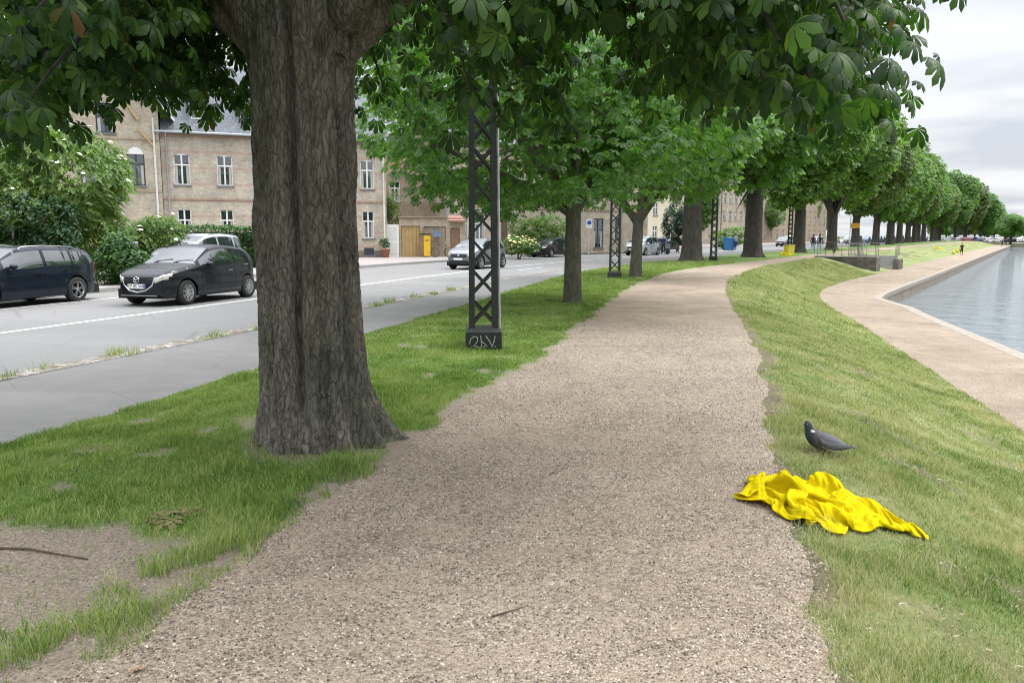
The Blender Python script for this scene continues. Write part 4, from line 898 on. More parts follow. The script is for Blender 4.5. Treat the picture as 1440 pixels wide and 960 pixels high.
    for sd_ in (-1,1):
        mb=MB(); mb.ball((xm,sd_*(Wd/2+.075),zb+.075),(.085,.11,.07),12,8); mb.bar((xm,sd_*(Wd/2-.06),zb+.02),(xm,sd_*(Wd/2+.05),zb+.06),.06,.03); mb.build('mirror',pmat if not lower else M_trim,root)
        for hx_ in c['win'][-2:]:
            xh=L*(hx_[0]+.035)+.06; yh=float(np.interp(xh,xs,Wv[KS-2])); zh=float(np.interp(xh,xs,Zv[KS-2]))
            mb=MB(); mb.bar((xh-.09,sd_*(yh+.022),zh+.02),(xh+.09,sd_*(yh+.022),zh+.02),.028,.022); mb.bar((xh-.085,sd_*yh,zh+.02),(xh-.085,sd_*(yh+.02),zh+.02),.02); mb.bar((xh+.085,sd_*yh,zh+.02),(xh+.085,sd_*(yh+.02),zh+.02),.02); mb.build('door_handle',M_chrome if not simple else pmat,root)
    # seams between the doors: thin dark strips just proud of the side
    for a in [w_[0]-.012 for w_ in c['win'][-2:]]+[c['win'][-1][1]+.0]:
        for sd_ in (() if simple else (-1,1)):
            mb=MB(); ks=range(1,KS+1); pts=[(L*a,sd_*(float(np.interp(L*a,xs,Wv[k]))+.001),float(np.interp(L*a,xs,Zv[k]))) for k in ks]
            for p_,q_ in zip(pts,pts[1:]): mb.bar(p_,q_,.008,.005,up=(0,1,0))
            mb.build('door_seam',M_under,root)
    # front: grille, badge, plate, fog trim
    xf_=L/2*.992; mb=MB()
    if grille=='u':
        pr=[(-.46,.70),(-.40,.52),(-.24,.40),(0,.355),(.24,.40),(.40,.52),(.46,.70)]
        xs_=lambda y:xf_+.012-.16*abs(y/.6)**3
        V_=[(xs_(y),y,z) for y,z in pr]+[(xs_(y)-.0,y,.72) for y,z in pr]; n_=len(pr)
        mb.add(V_,[(i,i+1,n_+i+1,n_+i) for i in range(n_-1)]); mb.build('grille',M_trim,root)
        mb=MB(); mb.tube([(xs_(y)+.012,y,z) for y,z in [(-.62,.735)]+pr+[(.62,.735)]],[.008,.02,.022,.022,.024,.022,.022,.02,.008],8); mb.build('chrome_strip',M_chrome,root)
        mb=MB(); mb.bar((xf_-.03,-.52,.27),(xf_-.03,.52,.27),.03,.02); mb.build('bumper_strip',M_alloy,root)
        mb=MB()
        for i in range(3): zz=.64-.05*i; mb.bar((xf_+.016,-.36+.02*i,zz),(xf_+.016,.36-.02*i,zz),.012,.008)
        mb.build('grille_bar',M_under,root)
    else:
        mb.box(xf_-.02,xf_+.015,-.44,.44,.62,.78); mb.box(xf_-.02,xf_+.013,-.52,.52,.30,.47); mb.build('grille',M_trim,root)
        mb=MB(); mb.bar((xf_+.018,-.42,.70),(xf_+.018,.42,.70),.014,.01); mb.build('chrome_strip',M_chrome,root)
    zp=.50 if grille=='u' else .54
    for sg in ((1,) if not plate else (1,)):
        mb=MB(); mb.box(xf_+.035,xf_+.047,-.25,.25,zp-.055,zp+.055); pl=mb.build('number_plate',M_plate,root)
        if plate:
            mb=MB(); mb.box(xf_+.047,xf_+.0490,.205,.248,zp-.052,zp+.052); mb.build('plate_band',M_blue,pl)
            cu=bpy.data.curves.new('plate_text','FONT'); cu.body=plate; cu.size=.105; cu.align_x='CENTER'; cu.align_y='CENTER'; cu.extrude=.001; tq=bpy.data.objects.new('plate_text_curve',cu); COL.objects.link(tq); bpy.context.view_layer.update(); tm=bpy.data.meshes.new_from_object(tq.evaluated_get(bpy.context.evaluated_depsgraph_get())); bpy.data.objects.remove(tq); tm.materials.clear(); tx_=link('plate_text',tm,M_ink,pl); tx_.location=(xf_+.0495,-.02,zp); tx_.rotation_euler=(PI/2,0,PI/2)
    mb=MB(); mb.box(-xf_-.02,-xf_-.008,-.25,.25,.66,.77); mb.build('number_plate',M_plate,root)
    mb=MB(); ze_=.655 if grille=='u' else .72
    if emblem=='wing':
        n_=16; mb.tube([(xf_+.04,.085*math.cos(2*PI*i/n_),ze_+.065*math.sin(2*PI*i/n_)) for i in range(n_+1)],.010,6); mb.tube([(xf_+.042,-.075,ze_+.02),(xf_+.044,-.035,ze_+.022),(xf_+.046,0,ze_-.02),(xf_+.044,.035,ze_+.022),(xf_+.042,.075,ze_+.02)],.012,6)
    else: mb.ball((xf_+.022,0,ze_),(.012,.055,.05),10,6)
    mb.build('badge',M_chrome,root)
    for sd_ in ():
        mb=MB(); yy=sd_*Wd*.40; mb.ball((L/2*.93,sd_*Wd*.385,.74 if kind!='suv' else .85),(.07,.10,.055),10,6); mb.build('indicator',M_amber if emblem=='wing' else M_lamp,root)
    if kind in('estate','suv','mpv'):
        for sd_ in (-1,1):
            mb=MB(); y_=sd_*Wd*.36; zt_=lambda f:float(np.interp(f*L,xs,top)); mb.tube([(L*-.33,y_,zt_(-.33)-.06),(L*-.30,y_,zt_(-.3)+.0),(L*-.1,y_,zt_(-.1)+.0),(L*.03,y_,zt_(.03)-.0),(L*.06,y_,zt_(.06)-.06)],.014,6); mb.build('roof_rail',M_chrome if kind=='estate' else M_trim,root)
    # wipers
    mb=MB(); xw=L*c['ws'][1]-.03; zw=float(np.interp(xw,xs,top)); 
    for y0_ in (-.45,.15): mb.bar((xw+.01,y0_,zw+.006),(xw-.10,y0_+.5,zw+.075),.014,.012)
    mb.build('wiper',M_under,root)
    return root
def place_car(o,s,off,toward,z=-.07,yaw=0.):
    x,y=W(s,off); h=head(s); d=(math.sin(h),math.cos(h)); 
    if toward: d=(-d[0],-d[1])
    o.location=(float(x),float(y),z); o.rotation_euler=(0,0,math.atan2(d[1],d[0])+yaw); return o
hb=make_car('hatch','hatchback','black small hatchback with a chrome edged grille driving towards the big trunk','car',P_black,plate='CP 85 344',emblem='wing',spokes=8)
place_car(hb,17.75,-14.2,True)
es=make_car('estate','estate_car','dark navy estate car with chrome roof rails parked before the elder bush','car',P_navy,spokes=5,grille='bar')
place_car(es,15.35,-17.72,True)
sv=make_car('mpv','people_carrier','pale silver car parked before the clipped hedge, only its roof and windows visible','car',P_silver,spokes=7,grille='bar',simple=True)
place_car(sv,27.6,-21.5,True,.06)
su=make_car('suv','crossover_car','dark silver crossover car driving towards us behind the nearest lattice mast','car',paint('paint_greymetal',(.22,.225,.235),.75),lower=M_trim,spokes=5,grille='bar',simple=True)
place_car(su,37.2,-14.1,True)
bk=make_car('suv','crossover_car','black parked crossover between the flowering bush and the slim young trunk','car',P_black,lower=M_trim,spokes=5,grille='bar',simple=True)
place_car(bk,56.2,-21.4,True)
mp=make_car('mpv','people_carrier','silver people carrier with a trailer behind, driving past the second lattice mast','car',P_silver,spokes=7,grille='bar',simple=True)
place_car(mp,65.3,-17.4,True)
def add_car(src,s,off,tow,lb,pm=None,grp=None,z=-.07,yaw=0):
    o=copy_tree(src); tag(o,lb,'car',grp)
    if grp is None and 'group' in o: del o['group']
    if pm:
        for ch in o.children:
            if ch.name.split('.')[0] in('body','mirror') and ch.type=='MESH': ch.material_slots[0].link='OBJECT'; ch.material_slots[0].material=pm
    return place_car(o,s,off,tow,z,yaw)
add_car(es,77,-21.7,True,'dark parked car showing between the thickest old trunk and the third lattice mast',P_navy)
add_car(bk,82.5,-22.3,True,'dark parked car beside the blue bin',P_black)
add_car(hb,103,-22.6,False,'dark hatchback driving away, seen beyond the yellow box',P_navy)
add_car(su,128,-21.5,True,'grey car glimpsed between distant trunks above the stair railing',P_grey)
add_car(mp,137,-23.,True,'white car glimpsed between trunks right of the stair railing',P_white)
cl=[P_white,P_silver,P_black,P_red,P_white,P_blue,P_grey,P_white]
for i in range(26):
    src=(hb,es,mp,bk)[i%4]; s=165+i*5.2; add_car(src,s,-19.2 if i%3 else -24.6,True,'car parked in the bright row along the far end of the road',cl[(i*5+i//3)%8],'cars parked at the far end of the road')
for i in range(24):
    az=R(28.9+i*.19); d=278+6*(i%3)+.4*i; o=copy_tree((hb,es,mp,bk)[(i*3)%4]); tag(o,'parked car in the pale row across the far end of the lake','car','cars parked across the end of the lake')
    o.location=(d*math.sin(az),d*math.cos(az),-.5); o.rotation_euler=(0,0,.2+.3*(i%2))
    for ch in o.children:
        if ch.name.split('.')[0] in('body','mirror') and ch.type=='MESH': ch.material_slots[0].link='OBJECT'; ch.material_slots[0].material=cl[(i*3+i//4)%8]
# box trailer behind the people carrier
tr=empty('trailer',(0,0,0),0,'small grey box trailer hitched behind the silver people carrier','trailer')
mb=MB(); mb.box(-.95,.95,-.6,.6,.5,.95); mb.build('body',P_grey,tr)
mb=MB(); mb.tube([(.95,0,.5),(1.9,0,.45)],.03,6); mb.build('drawbar',M_trim,tr)
for sd_ in (-1,1):
    mb=MB(); mb.lathe([(.16,-.08),(.27,-.085),(.28,0),(.27,.085),(.16,.08),(.01,.05)],20,'y',(-.1,sd_*.72,.28)); mb.build('wheel',M_tyre,tr)
place_car(tr,69.4,-17.5,True)
# ------------------------------------------------------------------ houses
M_brickA=m_brick('brick_yellow',(.51,.47,.40),(.41,.375,.32),(.52,.475,.41),(.42,.22,.15))
M_brickB=m_brick('brick_brown',(.43,.36,.275),(.35,.295,.225),(.41,.36,.30),(.34,.18,.12))
M_brickG=m_brick('brick_grey',(.48,.43,.345),(.39,.35,.285),(.43,.395,.345))
M_render=m_brick('brick_beige',(.46,.40,.31),(.41,.36,.28),(.44,.40,.33))
M_slate=m_slate('slate',(.12,.13,.145)); M_wht=flat('white_joinery',(.74,.74,.72),.5,var=.06,scale=4.)
M_pane=m_glass('window_glass',(.022,.028,.03)); M_cur=flat('curtain',(.42,.42,.40),.9,var=.2,scale=8.); M_sill=flat('sill_stone',(.17,.17,.17),.8,var=.2)
M_zinc=flat('zinc',(.36,.38,.40),.5,.2,var=.2,scale=5.); M_wood=flat('planks',(.42,.30,.14),.7,var=.2,scale=6.); M_dwin=flat('dark_joinery',(.03,.034,.04),.5)
M_ochre=flat('ochre_door',(.40,.27,.11),.7,var=.15,scale=3.); M_tan=flat('tan_door',(.30,.24,.17),.75,var=.2,scale=3.); M_brown=flat('brown_door',(.22,.13,.08),.7,var=.2,scale=3.); M_tile=flat('red_tiles',(.30,.15,.11),.8,var=.3,scale=12.,bump=.3)
def wall_grid(mb,x0,x1,z0,z1,holes,y=0.,dep=.14,mi=0):
    X=sorted({x0,x1,*[h[0] for h in holes],*[h[1] for h in holes]}); Zs=sorted({z0,z1,*[h[2] for h in holes],*[h[3] for h in holes]})
    for a,b in zip(X,X[1:]):
        for c,d in zip(Zs,Zs[1:]):
            if any(h[0]-1e-6<=a and b<=h[1]+1e-6 and h[2]-1e-6<=c and d<=h[3]+1e-6 for h in holes): continue
            mb.add([(a,y,c),(b,y,c),(b,y,d),(a,y,d)],[(0,1,2,3)],mi)
    for a,b,c,d,*_ in holes: mb.add([(p,q,z) for q in (y,y+dep) for p,z in ((a,c),(b,c),(b,d),(a,d))],[(0,4,5,1),(1,5,6,2),(2,6,7,3),(3,7,4,0)],mi)
def arch_fill(mb,a,b,zs,zt,y,mi=0,n=8):
    """spandrels that turn the rectangular top of a hole into a round or segmental arch"""
    xs=[a+(b-a)*i/n for i in range(n+1)]; r=lambda x:zs+(zt-zs)*math.sqrt(max(0,1-((x-(a+b)/2)/((b-a)/2))**2))
    for p,q in zip(xs,xs[1:]): mb.add([(p,y,r(p)),(q,y,r(q)),(q,y,zt),(p,y,zt)],[(0,1,2,3)],mi)
def window(root,a,b,c,d,y,frame,cross=.66,bars=1,arch=0.,lunette=False,curt=True,simple=False):
    mb=MB(); f=.07; y1=y+.07
    mb.box(a,a+f,y1,y1+.06,c,d); mb.box(b-f,b,y1,y1+.06,c,d); mb.box(a+f,b-f,y1+.001,y1+.058,c,c+f); 
    top=d-(arch if arch else 0); mb.box(a+f,b-f,y1+.001,y1+.058,d-f-arch*.5,d)
    zc=c+(d-c)*cross; mb.box(a+f,b-f,y1-.004,y1+.054,zc-.045,zc+.045)
    for i in range(bars): xm=a+(b-a)*(i+1)/(bars+1); mb.box(xm-.05,xm+.05,y1-.008,y1+.05,c+f,d-f)
    fr=mb.build('window',frame,root)
    if lunette:
        mb=MB(); mb.box(a+.02,b-.02,y1-.02,y1+.01,d-lunette,d); mb.build('lunette_panel',M_wht,fr)
    mb=MB(); mb.add([(a+.02,y1+.045,c+.02),(b-.02,y1+.045,c+.02),(b-.02,y1+.045,d-.02),(a+.02,y1+.045,d-.02)],[(0,1,2,3)]); mb.build('pane',M_pane,fr)
    mb=MB(); mb.box(a-.06,b+.06,y-.08,y+.06,c-.09,c); mb.build('sill',M_sill,fr)
    if curt:
        w=(b-a)
        for p,q in ((a+f+.02,a+f+w*.17),(b-f-w*.17,b-f-.02)): mb=MB(); mb.add([(p,y1+.038,c+f),(q,y1+.038,c+f),(q,y1+.038,zc-.05),(p,y1+.038,zc-.05)],[(0,1,2,3)]); mb.build('curtain',M_cur,fr)
    return fr
def pipe(root,pts,r=.05,m=None,name='downpipe'): mb=MB(); mb.tube(pts,r,8); return mb.build(name,m or M_zinc,root)
def gable_roof(mb,x0,x1,ye,zr,ze,yr,over=.25,th=.14):
    for (ya,za,yb,zb) in ((ye,ze,yr,zr),(2*yr-ye,ze,yr,zr)):
        mb.add([(x0-over,ya,za),(x1+over,ya,za),(x1+over,yb,zb),(x0-over,yb,zb),(x0-over,ya,za-th),(x1+over,ya,za-th),(x1+over,yb,zb-th),(x0-over,yb,zb-th)],[(0,1,2,3),(7,6,5,4),(0,4,5,1),(1,5,6,2),(3,7,4,0)])
HR=math.atan2(.375,.927)
# main brick house, seen on both sides of the big trunk
h=empty('brick_house',(-23.,52.4,0),HR,'long yellow brick house with arched white windows and slate roof, behind the big trunk','house')
mb=MB(); holes=[]
xw=[1.23,3.9,6.55,9.25,12.0,13.55]
for x in xw: holes+=[(x-.5,x+.5,4.97,7.05),(x-.43,x+.43,1.45,3.38)]
wall_grid(mb,0,14.9,0,8.35,holes)
for x in xw: arch_fill(mb,x-.5,x+.5,6.82,7.05,0.002)
mb.add([(14.9,0,0),(14.9,9,0),(14.9,9,8.35),(14.9,4.5,13.2),(14.9,0,8.35)],[(0,1,2,3,4)]); mb.box(-.02,14.92,.2,9,0,8.3); mb.build('wall',M_brickA,h)
mb=MB(); mb.box(-.02,14.95,-.05,.0,3.98,4.12); mb.build('string_course',M_brickB,h); mb=MB(); mb.box(0,14.95,-.10,.0,8.05,8.2); mb.box(0,14.95,-.16,.0,8.2,8.34); mb.build('cornice',M_brickB,h)
mb=MB(); mb.box(0,14.93,-.04,-.001,-.1,.55); mb.build('plinth',flat('plinth_stone',(.16,.14,.13),.85,var=.3,scale=4.),h)
for x in xw: window(h,x-.5,x+.5,4.97,7.05,0,M_wht,.63,1,.15); window(h,x-.43,x+.43,1.45,3.38,0,M_wht,.63,1)
mb=MB(); gable_roof(mb,0.3,14.9,-.35,13.6,8.36,4.5); mb.build('roof',M_slate,h)
pipe(h,[(-.3,-.42,8.33),(15.1,-.42,8.33)],.08,name='gutter')
pipe(h,[(.35,-.38,8.3),(.35,-.1,7.9),(.35,-.1,0)]); pipe(h,[(14.7,-.38,8.3),(14.7,-.1,7.9),(14.7,-.1,0)],.06,M_wht)
for x in (2.4,5.6,8.9,12.2):
    d=MB(); d.box(x-.55,x+.55,.35,3.,9.1,10.75); dm=d.build('dormer',M_zinc,h)
    d=MB(); d.add([(x-.75,.2,10.7),(x+.75,.2,10.7),(x,.2,11.5),(x-.75,4,10.7),(x+.75,4,10.7),(x,4,11.5)],[(0,1,2),(0,2,5,3),(1,4,5,2)]); d.build('dormer_roof',M_slate,dm)
    f_=MB(); f_.box(x-.45,x+.45,.28,.345,9.3,10.6); f_.build('dormer_frame',M_wht,dm); f_=MB()
    for sx in (-1,1): f_.box(x+sx*.21-.17,x+sx*.21+.17,.26,.278,9.4,10.5)
    f_.build('dormer_pane',M_pane,dm)
mb=MB(); mb.box(7,7.9,4.1,4.9,12.8,15.2); mb.box(6.94,7.96,4.04,4.96,15.2,15.35); mb.build('chimney',M_brickB,h)
mb=MB(); mb.box(13.2,13.9,-.06,-.042,.25,.75); mb.build('cellar_hatch',M_dwin,h)
# taller gabled wing joined on its left
g_=empty('gabled_house',(-23.,52.4,0),HR,'taller grey brown brick house with arched dark windows above the elder bush','house')
mb=MB(); x0,x1=-7.6,-.03; holes=[(-2.0,-.98,4.85,7.36),(-4.7,-3.7,4.85,7.36),(-3.65,-2.55,8.1,9.95),(-7.0,-6.0,4.85,7.36)]
wall_grid(mb,x0,x1,0,10.2,holes,-.25); [arch_fill(mb,a,b,zt-.5,zt,-.248) for a,b,_,zt in holes if zt<8]
mb.add([(x0,-.25,10.2),(x1,-.25,10.2),(-3.8,-.25,14.6)],[(0,1,2)]); mb.add([(x1,-.25,0),(x1,.1,0),(x1,.1,10.2),(x1,-.25,10.2)],[(0,1,2,3)]); mb.box(x0+.01,x1-.01,.0,8.9,0,10.1); mb.build('wall',M_brickG,g_)
mb=MB(); 
for z in (4.45,7.75): mb.box(x0,x1,-.30,-.25,z,z+.14)
mb.build('string_course',M_brickB,g_)
for a,b,c,d in holes: window(g_,a,b,c,d,-.25,M_dwin,.55,1,0,.52 if d<8 else False)
mb=MB()
for (xa,za,xb,zb) in ((x0-.4,9.9,-3.8,14.8),(x1+.9,9.2,-3.8,14.8)):
    mb.add([(xa,-.6,za),(xb,-.6,zb),(xb,9,zb),(xa,9,za),(xa,-.6,za-.2),(xb,-.6,zb-.2),(xb,9,zb-.2),(xa,9,za-.2)],[(0,1,2,3),(7,6,5,4),(0,4,5,1),(0,3,7,4)])
mb.build('roof',M_slate,g_)
mb=MB(); mb.bar((.95,-.62,9.0),(-3.8,-.62,14.75),.10,.28,up=(0,1,0)); mb.build('verge_board',M_wht,g_)
mb=MB(); mb.bar((-1.2,-.36,9.0),(-3.6,-.36,12.9),.16,.05,up=(0,1,0)); mb.bar((-.3,-.36,7.3),(-1.3,-.36,8.5),.12,.05,up=(0,1,0)); mb.build('timber_brace',M_wood,g_)
pipe(g_,[(-.35,-.6,9.1),(-.35,-.35,8.6),(-.35,-.35,0)],.06,M_wht)
# slate roofed house farther left
q=empty('slate_house',(-36.5,50.5,0),HR-.1,'far left house whose grey slate roof shows above the elder bush','house')
mb=MB(); wall_grid(mb,0,9,0,8.2,[(5.5,6.5,4.9,7)],0); mb.box(0.01,8.99,.2,8,0,8.1); mb.build('wall',M_brickB,q); window(q,5.5,6.5,4.9,7,0,M_wht)
mb=MB(); gable_roof(mb,0,9,-.4,13.5,8.2,4.2); mb.build('roof',M_slate,q)
mb=MB(); mb.box(1.2,2.1,3.6,4.4,12.2,16.2); mb.build('chimney',M_brickB,q)
# yard wall with gates, right of the main house
y_=empty('yard_wall',(-9.1,58.4,0),R(10),'low brown outbuilding with ochre and tan doors and a white gate, right of the brick house','wall')
mb=MB(); holes=[(.9,2.3,0,2.35),(2.55,4.2,0,2.3),(4.55,5.25,0,2.2)]; wall_grid(mb,.75,5.7,0,2.95,holes,0,.2); mb.box(.76,5.69,.21,1.4,0,2.9); mb.build('wall',M_brickB,y_)
for (a,b,c,d),m in zip(holes,(M_ochre,M_tan,M_brown)):
    mb=MB(); mb.box(a+.03,b-.03,.08,.14,.02,d-.03); dr=mb.build('door',m,y_); k=int((b-a)/.25); mb=MB()
    for i in range(1,k): x=a+(b-a)*i/k; mb.box(x-.012,x+.012,.07,.079,.05,d-.06)
    mb.build('door_groove',M_brown,dr)
mb=MB(); mb.box(.7,2.4,-.12,.5,2.95,3.05); mb.box(2.5,4.3,-.12,.5,2.95,3.02); mb.build('coping',M_tan,y_)
mb=MB(); mb.add([(4.4,-.3,2.75),(5.6,-.3,2.75),(5.5,.9,3.15),(4.5,.9,3.15),(4.4,-.3,2.65),(5.6,-.3,2.65)],[(0,1,2,3),(4,5,1,0),(3,2,5,4)]); mb.build('tiled_canopy',M_tile,y_)
mb=MB(); mb.box(-.16,.72,-.02,.05,.02,2.45); wg=mb.build('gate',M_wht,y_); mb=MB(); mb.box(-.02,.58,-.034,-.021,.25,1.1); mb.box(-.02,.58,-.034,-.021,1.3,2.25); mb.build('gate_panel',flat('gate_shadow',(.62,.62,.61),.6),wg); mb=MB(); mb.ball((.0,-.06,1.15),.03); mb.build('handle',M_dwin,wg)
# second brick house
c_=empty('corner_house',(-5.2,62.,0),R(28),'brown brick corner house with tall white windows behind the crossover car','house')
mb=MB(); holes=[]
for x in (1.45,2.95,): holes+=[(x-.48,x+.48,1.35,3.3),(x-.48,x+.48,4.9,6.9)]
wall_grid(mb,0,4.9,0,9,holes); mb.box(0.01,4.89,.2,8,0,8.9); mb.build('wall',M_brickA,c_)
for a,b,c,d in holes: window(c_,a,b,c,d,0,M_wht,.63,1)
mb=MB(); mb.box(-.02,4.93,-.05,0,3.9,4.05); mb.build('string_course',M_brickB,c_); mb=MB(); mb.box(-.02,4.93,-.1,0,8.7,8.9); mb.build('cornice',M_brickB,c_); mb=MB(); gable_roof(mb,0,4.9,-.3,13,9,4); mb.build('roof',M_slate,c_); pipe(c_,[(.12,-.1,9),(.12,-.1,0)])
mb=MB(); wall_grid(mb,-7,-.02,0,9.6,[(-3.5,-2.6,4.3,5.9)],3.0); mb.box(-6.99,-.03,3.2,8,0,9.5); mb.build('rear_wing',M_brickB,c_); window(c_,-3.5,-2.6,4.3,5.9,3.,M_wht)
d_=empty('grey_brick_house',(-.4,66.5,0),R(40),'long grey brown brick house with a dark blue doorway behind the dark fence','house')
mb=MB(); holes=[(1.0,1.7,4.6,6.4)]+[(x,x+1.0,1.2,3.4) for x in (3.2,)]+[(x,x+1.0,4.9,6.9) for x in (4.2,7.2,10.2,13.2)]+[(10.4,11.7,.5,3.2),(13.2,14.0,1.2,3.4),(16,16.8,1.2,3.4)]
wall_grid(mb,0,18,0,9,holes); mb.box(0.01,17.99,.2,8,0,8.9); mb.build('wall',M_brickG,d_)
for i,(a,b,c,d) in enumerate(holes): window(d_,a,b,c,d,0,M_wht if i in(0,1) else flat('blue_joinery',(.05,.08,.13),.5),.63,1)
mb=MB(); mb.box(0,18.02,-.05,0,3.9,4.05); mb.build('string_course',M_brickB,d_); mb=MB(); mb.box(0,18.02,-.12,0,8.7,8.9); mb.build('cornice',M_brickB,d_); mb=MB(); gable_roof(mb,0,18,-.3,13,9,4); mb.build('roof',M_slate,d_); pipe(d_,[(.7,-.1,9),(.7,-.1,0)])
mb=MB(); mb.box(3.1,4.4,3.5,4.4,11.8,14.8); mb.build('chimney',M_brickB,d_)
# farther blocks
def block(name,label,s,o_,rz,w_,dp,h_,cols,rows,mat_,roof=True,ww=.95,wh=1.7,z0=1.2,pitch=3.1):
    x,y=W(s,o_); r=empty(name,(float(x),float(y),0),rz,label,'building'); mb=MB(); holes=[]
    for i in range(cols):
        for j in range(rows): xc=(i+.5)*w_/cols; holes.append((xc-ww/2,xc+ww/2,z0+j*pitch,z0+j*pitch+wh))
    wall_grid(mb,0,w_,0,h_,holes); mb.box(.01,w_-.01,.2,dp,0,h_-.1); mb.build('wall',mat_,r)
    for a,b,c,d in holes: window(r,a,b,c,d,0,M_wht,.62,1,curt=False)
    mb=MB(); mb.box(-.1,w_+.1,-.14,0,h_-.3,h_-.05); mb.build('cornice',M_sill,r)
    if roof: mb=MB(); gable_roof(mb,0,w_,-.3,h_+3.5,h_,dp/2); mb.build('roof',M_slate,r)
    return r
block('apartment_block','beige apartment block with rows of pale windows behind the silver people carrier',68.5,-32.6,R(30),9.5,8,13,4,4,M_render)
block('apartment_block','cream building showing between the third lattice mast and the forked old trunk',96,-33,R(38),13,8,7.5,4,2,flat('cream_render',(.62,.57,.43),.85,var=.1,scale=2.))
block('apartment_block','tall grey block with a grid of dark windows right of the forked old trunk',113,-33.5,R(45),7.5,9,16,4,5,M_brickG)
block('apartment_block','pale grey block with white window bays behind the walking pair',138,-35,R(48),15,9,15,7,4,M_brickG)
block('apartment_block','long grey block far down the road behind the distant trunks',170,-37,R(50),40,9,14,12,4,M_brickB)
# fence, sign, bins, post, letter box, bicycle, pots
x,y=W(60.5,-27.3); x2,y2=W(66,-28.2)
fn=empty('board_fence',(float(x),float(y),.06),math.atan2(float(y2-y),float(x2-x)),'dark board fence topped with ivy behind the blue sign','fence'); Lf=math.hypot(x2-x,y2-y)
mb=MB(); n=int(Lf/.15)
for i in range(n): mb.box(i*Lf/n,(i+.93)*Lf/n,0,.03,.02,1.55+.012*(i%3))
mb.build('boards',flat('fence_paint',(.035,.036,.04),.7,var=.2),fn); mb=MB()
for i in range(5): xx=.02+i*(Lf-.1)/4; mb.box(xx,xx+.1,.031,.13,0,1.6)
mb.build('post',flat('fence_paint',(.035,.036,.04)),fn)
gI=np.random.default_rng(8); nI=1500; PI_=np.stack([gI.random(nI)*Lf,gI.normal(size=nI)*.12,1.6+abs(gI.normal(size=nI))*.22],-1); A_,N_=leaf_pose(PI_,rvec(nI),nI); scatter_leaves('ivy',PI_,A_,N_,.13*(.7+.6*gI.random(nI)),'one',M_elder,fn)
x,y=W(56.6,-22.6)
sg=empty('traffic_sign',(6.0,61.5,.06),R(-5),'small blue and white square sign on a thin white pole','sign'); mb=MB(); mb.tube([(0,0,-.06),(0,0,2.9)],.03,8); mb.build('pole',flat('sign_pole',(.62,.62,.62),.5,.2),sg)
mb=MB(); mb.box(-.22,.22,-.05,-.032,2.15,2.85); pn=mb.build('panel',M_wht,sg); mb=MB(); mb.lathe([(.001,-.058),(.17,-.056),(.17,-.051)],20,'y',(0,0,2.58)); mb.build('disc',M_blue,pn)
def boxbin(name,loc,rz,w_,d_,h_,m,label,cat,lidm=None):
    r=empty(name,loc,rz,label,cat); mb=MB(); mb.add([(sx*w_/2*k,sy*d_/2*k,z) for z,k in ((0,.85),(h_,1)) for sx,sy in ((-1,-1),(1,-1),(1,1),(-1,1))],[(0,1,5,4),(1,2,6,5),(2,3,7,6),(3,0,4,7),(3,2,1,0),(4,5,6,7)]); mb.build('body',m,r)
    mb=MB(); mb.add([(sx*w_*.54,sy*d_*.54,h_+.005+(.09 if sy>0 else .02)*b) for b in (0,1) for sx,sy in ((-1,-1),(1,-1),(1,1),(-1,1))],[(0,1,5,4),(1,2,6,5),(2,3,7,6),(3,0,4,7),(4,5,6,7),(3,2,1,0)]); mb.build('lid',lidm or m,r)
    for sx in (-1,1): mb=MB(); mb.lathe([(.1,-.03),(.1,.03),(.01,.03)],12,'x',(sx*w_*.45,d_*.4,.1)); mb.build('wheel',M_tyre,r)
    return r
boxbin('wheelie_bin',(-13.35,27.0,.06),R(12),.75,.75,1.28,flat('bin_grey',(.05,.055,.06),.6),'dark wheelie bin with a pale lid standing behind the yellow post','bin',flat('bin_lid',(.30,.33,.38),.5))
boxbin('wheelie_bin',(23.3,84.5,.06),R(30),.9,.9,1.3,flat('bin_blue',(.03,.18,.42),.5),'bright blue bin at the roadside between mast and forked old trunk','bin')
ps=empty('marker_post',(-12.65,26.3,.06),0,'pale yellow post beside the ivy mound','post'); mb=MB(); mb.tube([(0,0,-.06),(0,0,1.12)],.055,10); mb.build('post',flat('post_yellow',(.62,.53,.20),.6,var=.1),ps); mb=MB(); mb.ball((0,0,1.12),(.056,.056,.04)); mb.build('cap',M_trim,ps)
lbx=empty('letter_box',(-6.3,58.35,.06),R(10),'tall yellow letter box cabinet against the tan doors','letter box'); mb=MB(); mb.box(-.25,.25,-.2,.2,.08,1.62); mb.build('cabinet',flat('post_office_yellow',(.72,.44,.02),.5,var=.08),lbx); mb=MB(); mb.box(-.52,-.26,-.15,.2,.0,1.55); mb.build('side_panel',M_brown,lbx); mb=MB(); mb.box(-.55,.28,-.24,.22,1.622,1.72); mb.build('lid',M_trim,lbx); mb=MB(); mb.box(-.16,.16,-.212,-.201,1.2,1.26); mb.build('slot',M_dwin,lbx)
for i,(dx,lb) in enumerate(((0,'small blue mailbox on the tan door, left of the pair'),(.32,'small blue mailbox on the tan door, right of the pair'))):
    mbx=empty('mailbox',(-5.75+dx*.985,58.75+dx*.174,1.55),R(10),lb,'mailbox'); m=MB(); m.box(-.14,.14,-.12,.06,0,.42); m.build('body',flat('mailbox_blue',(.16,.24,.36),.5),mbx); m=MB(); m.box(-.1,.1,-.128,-.121,.3,.33); m.build('slot',M_dwin,mbx)
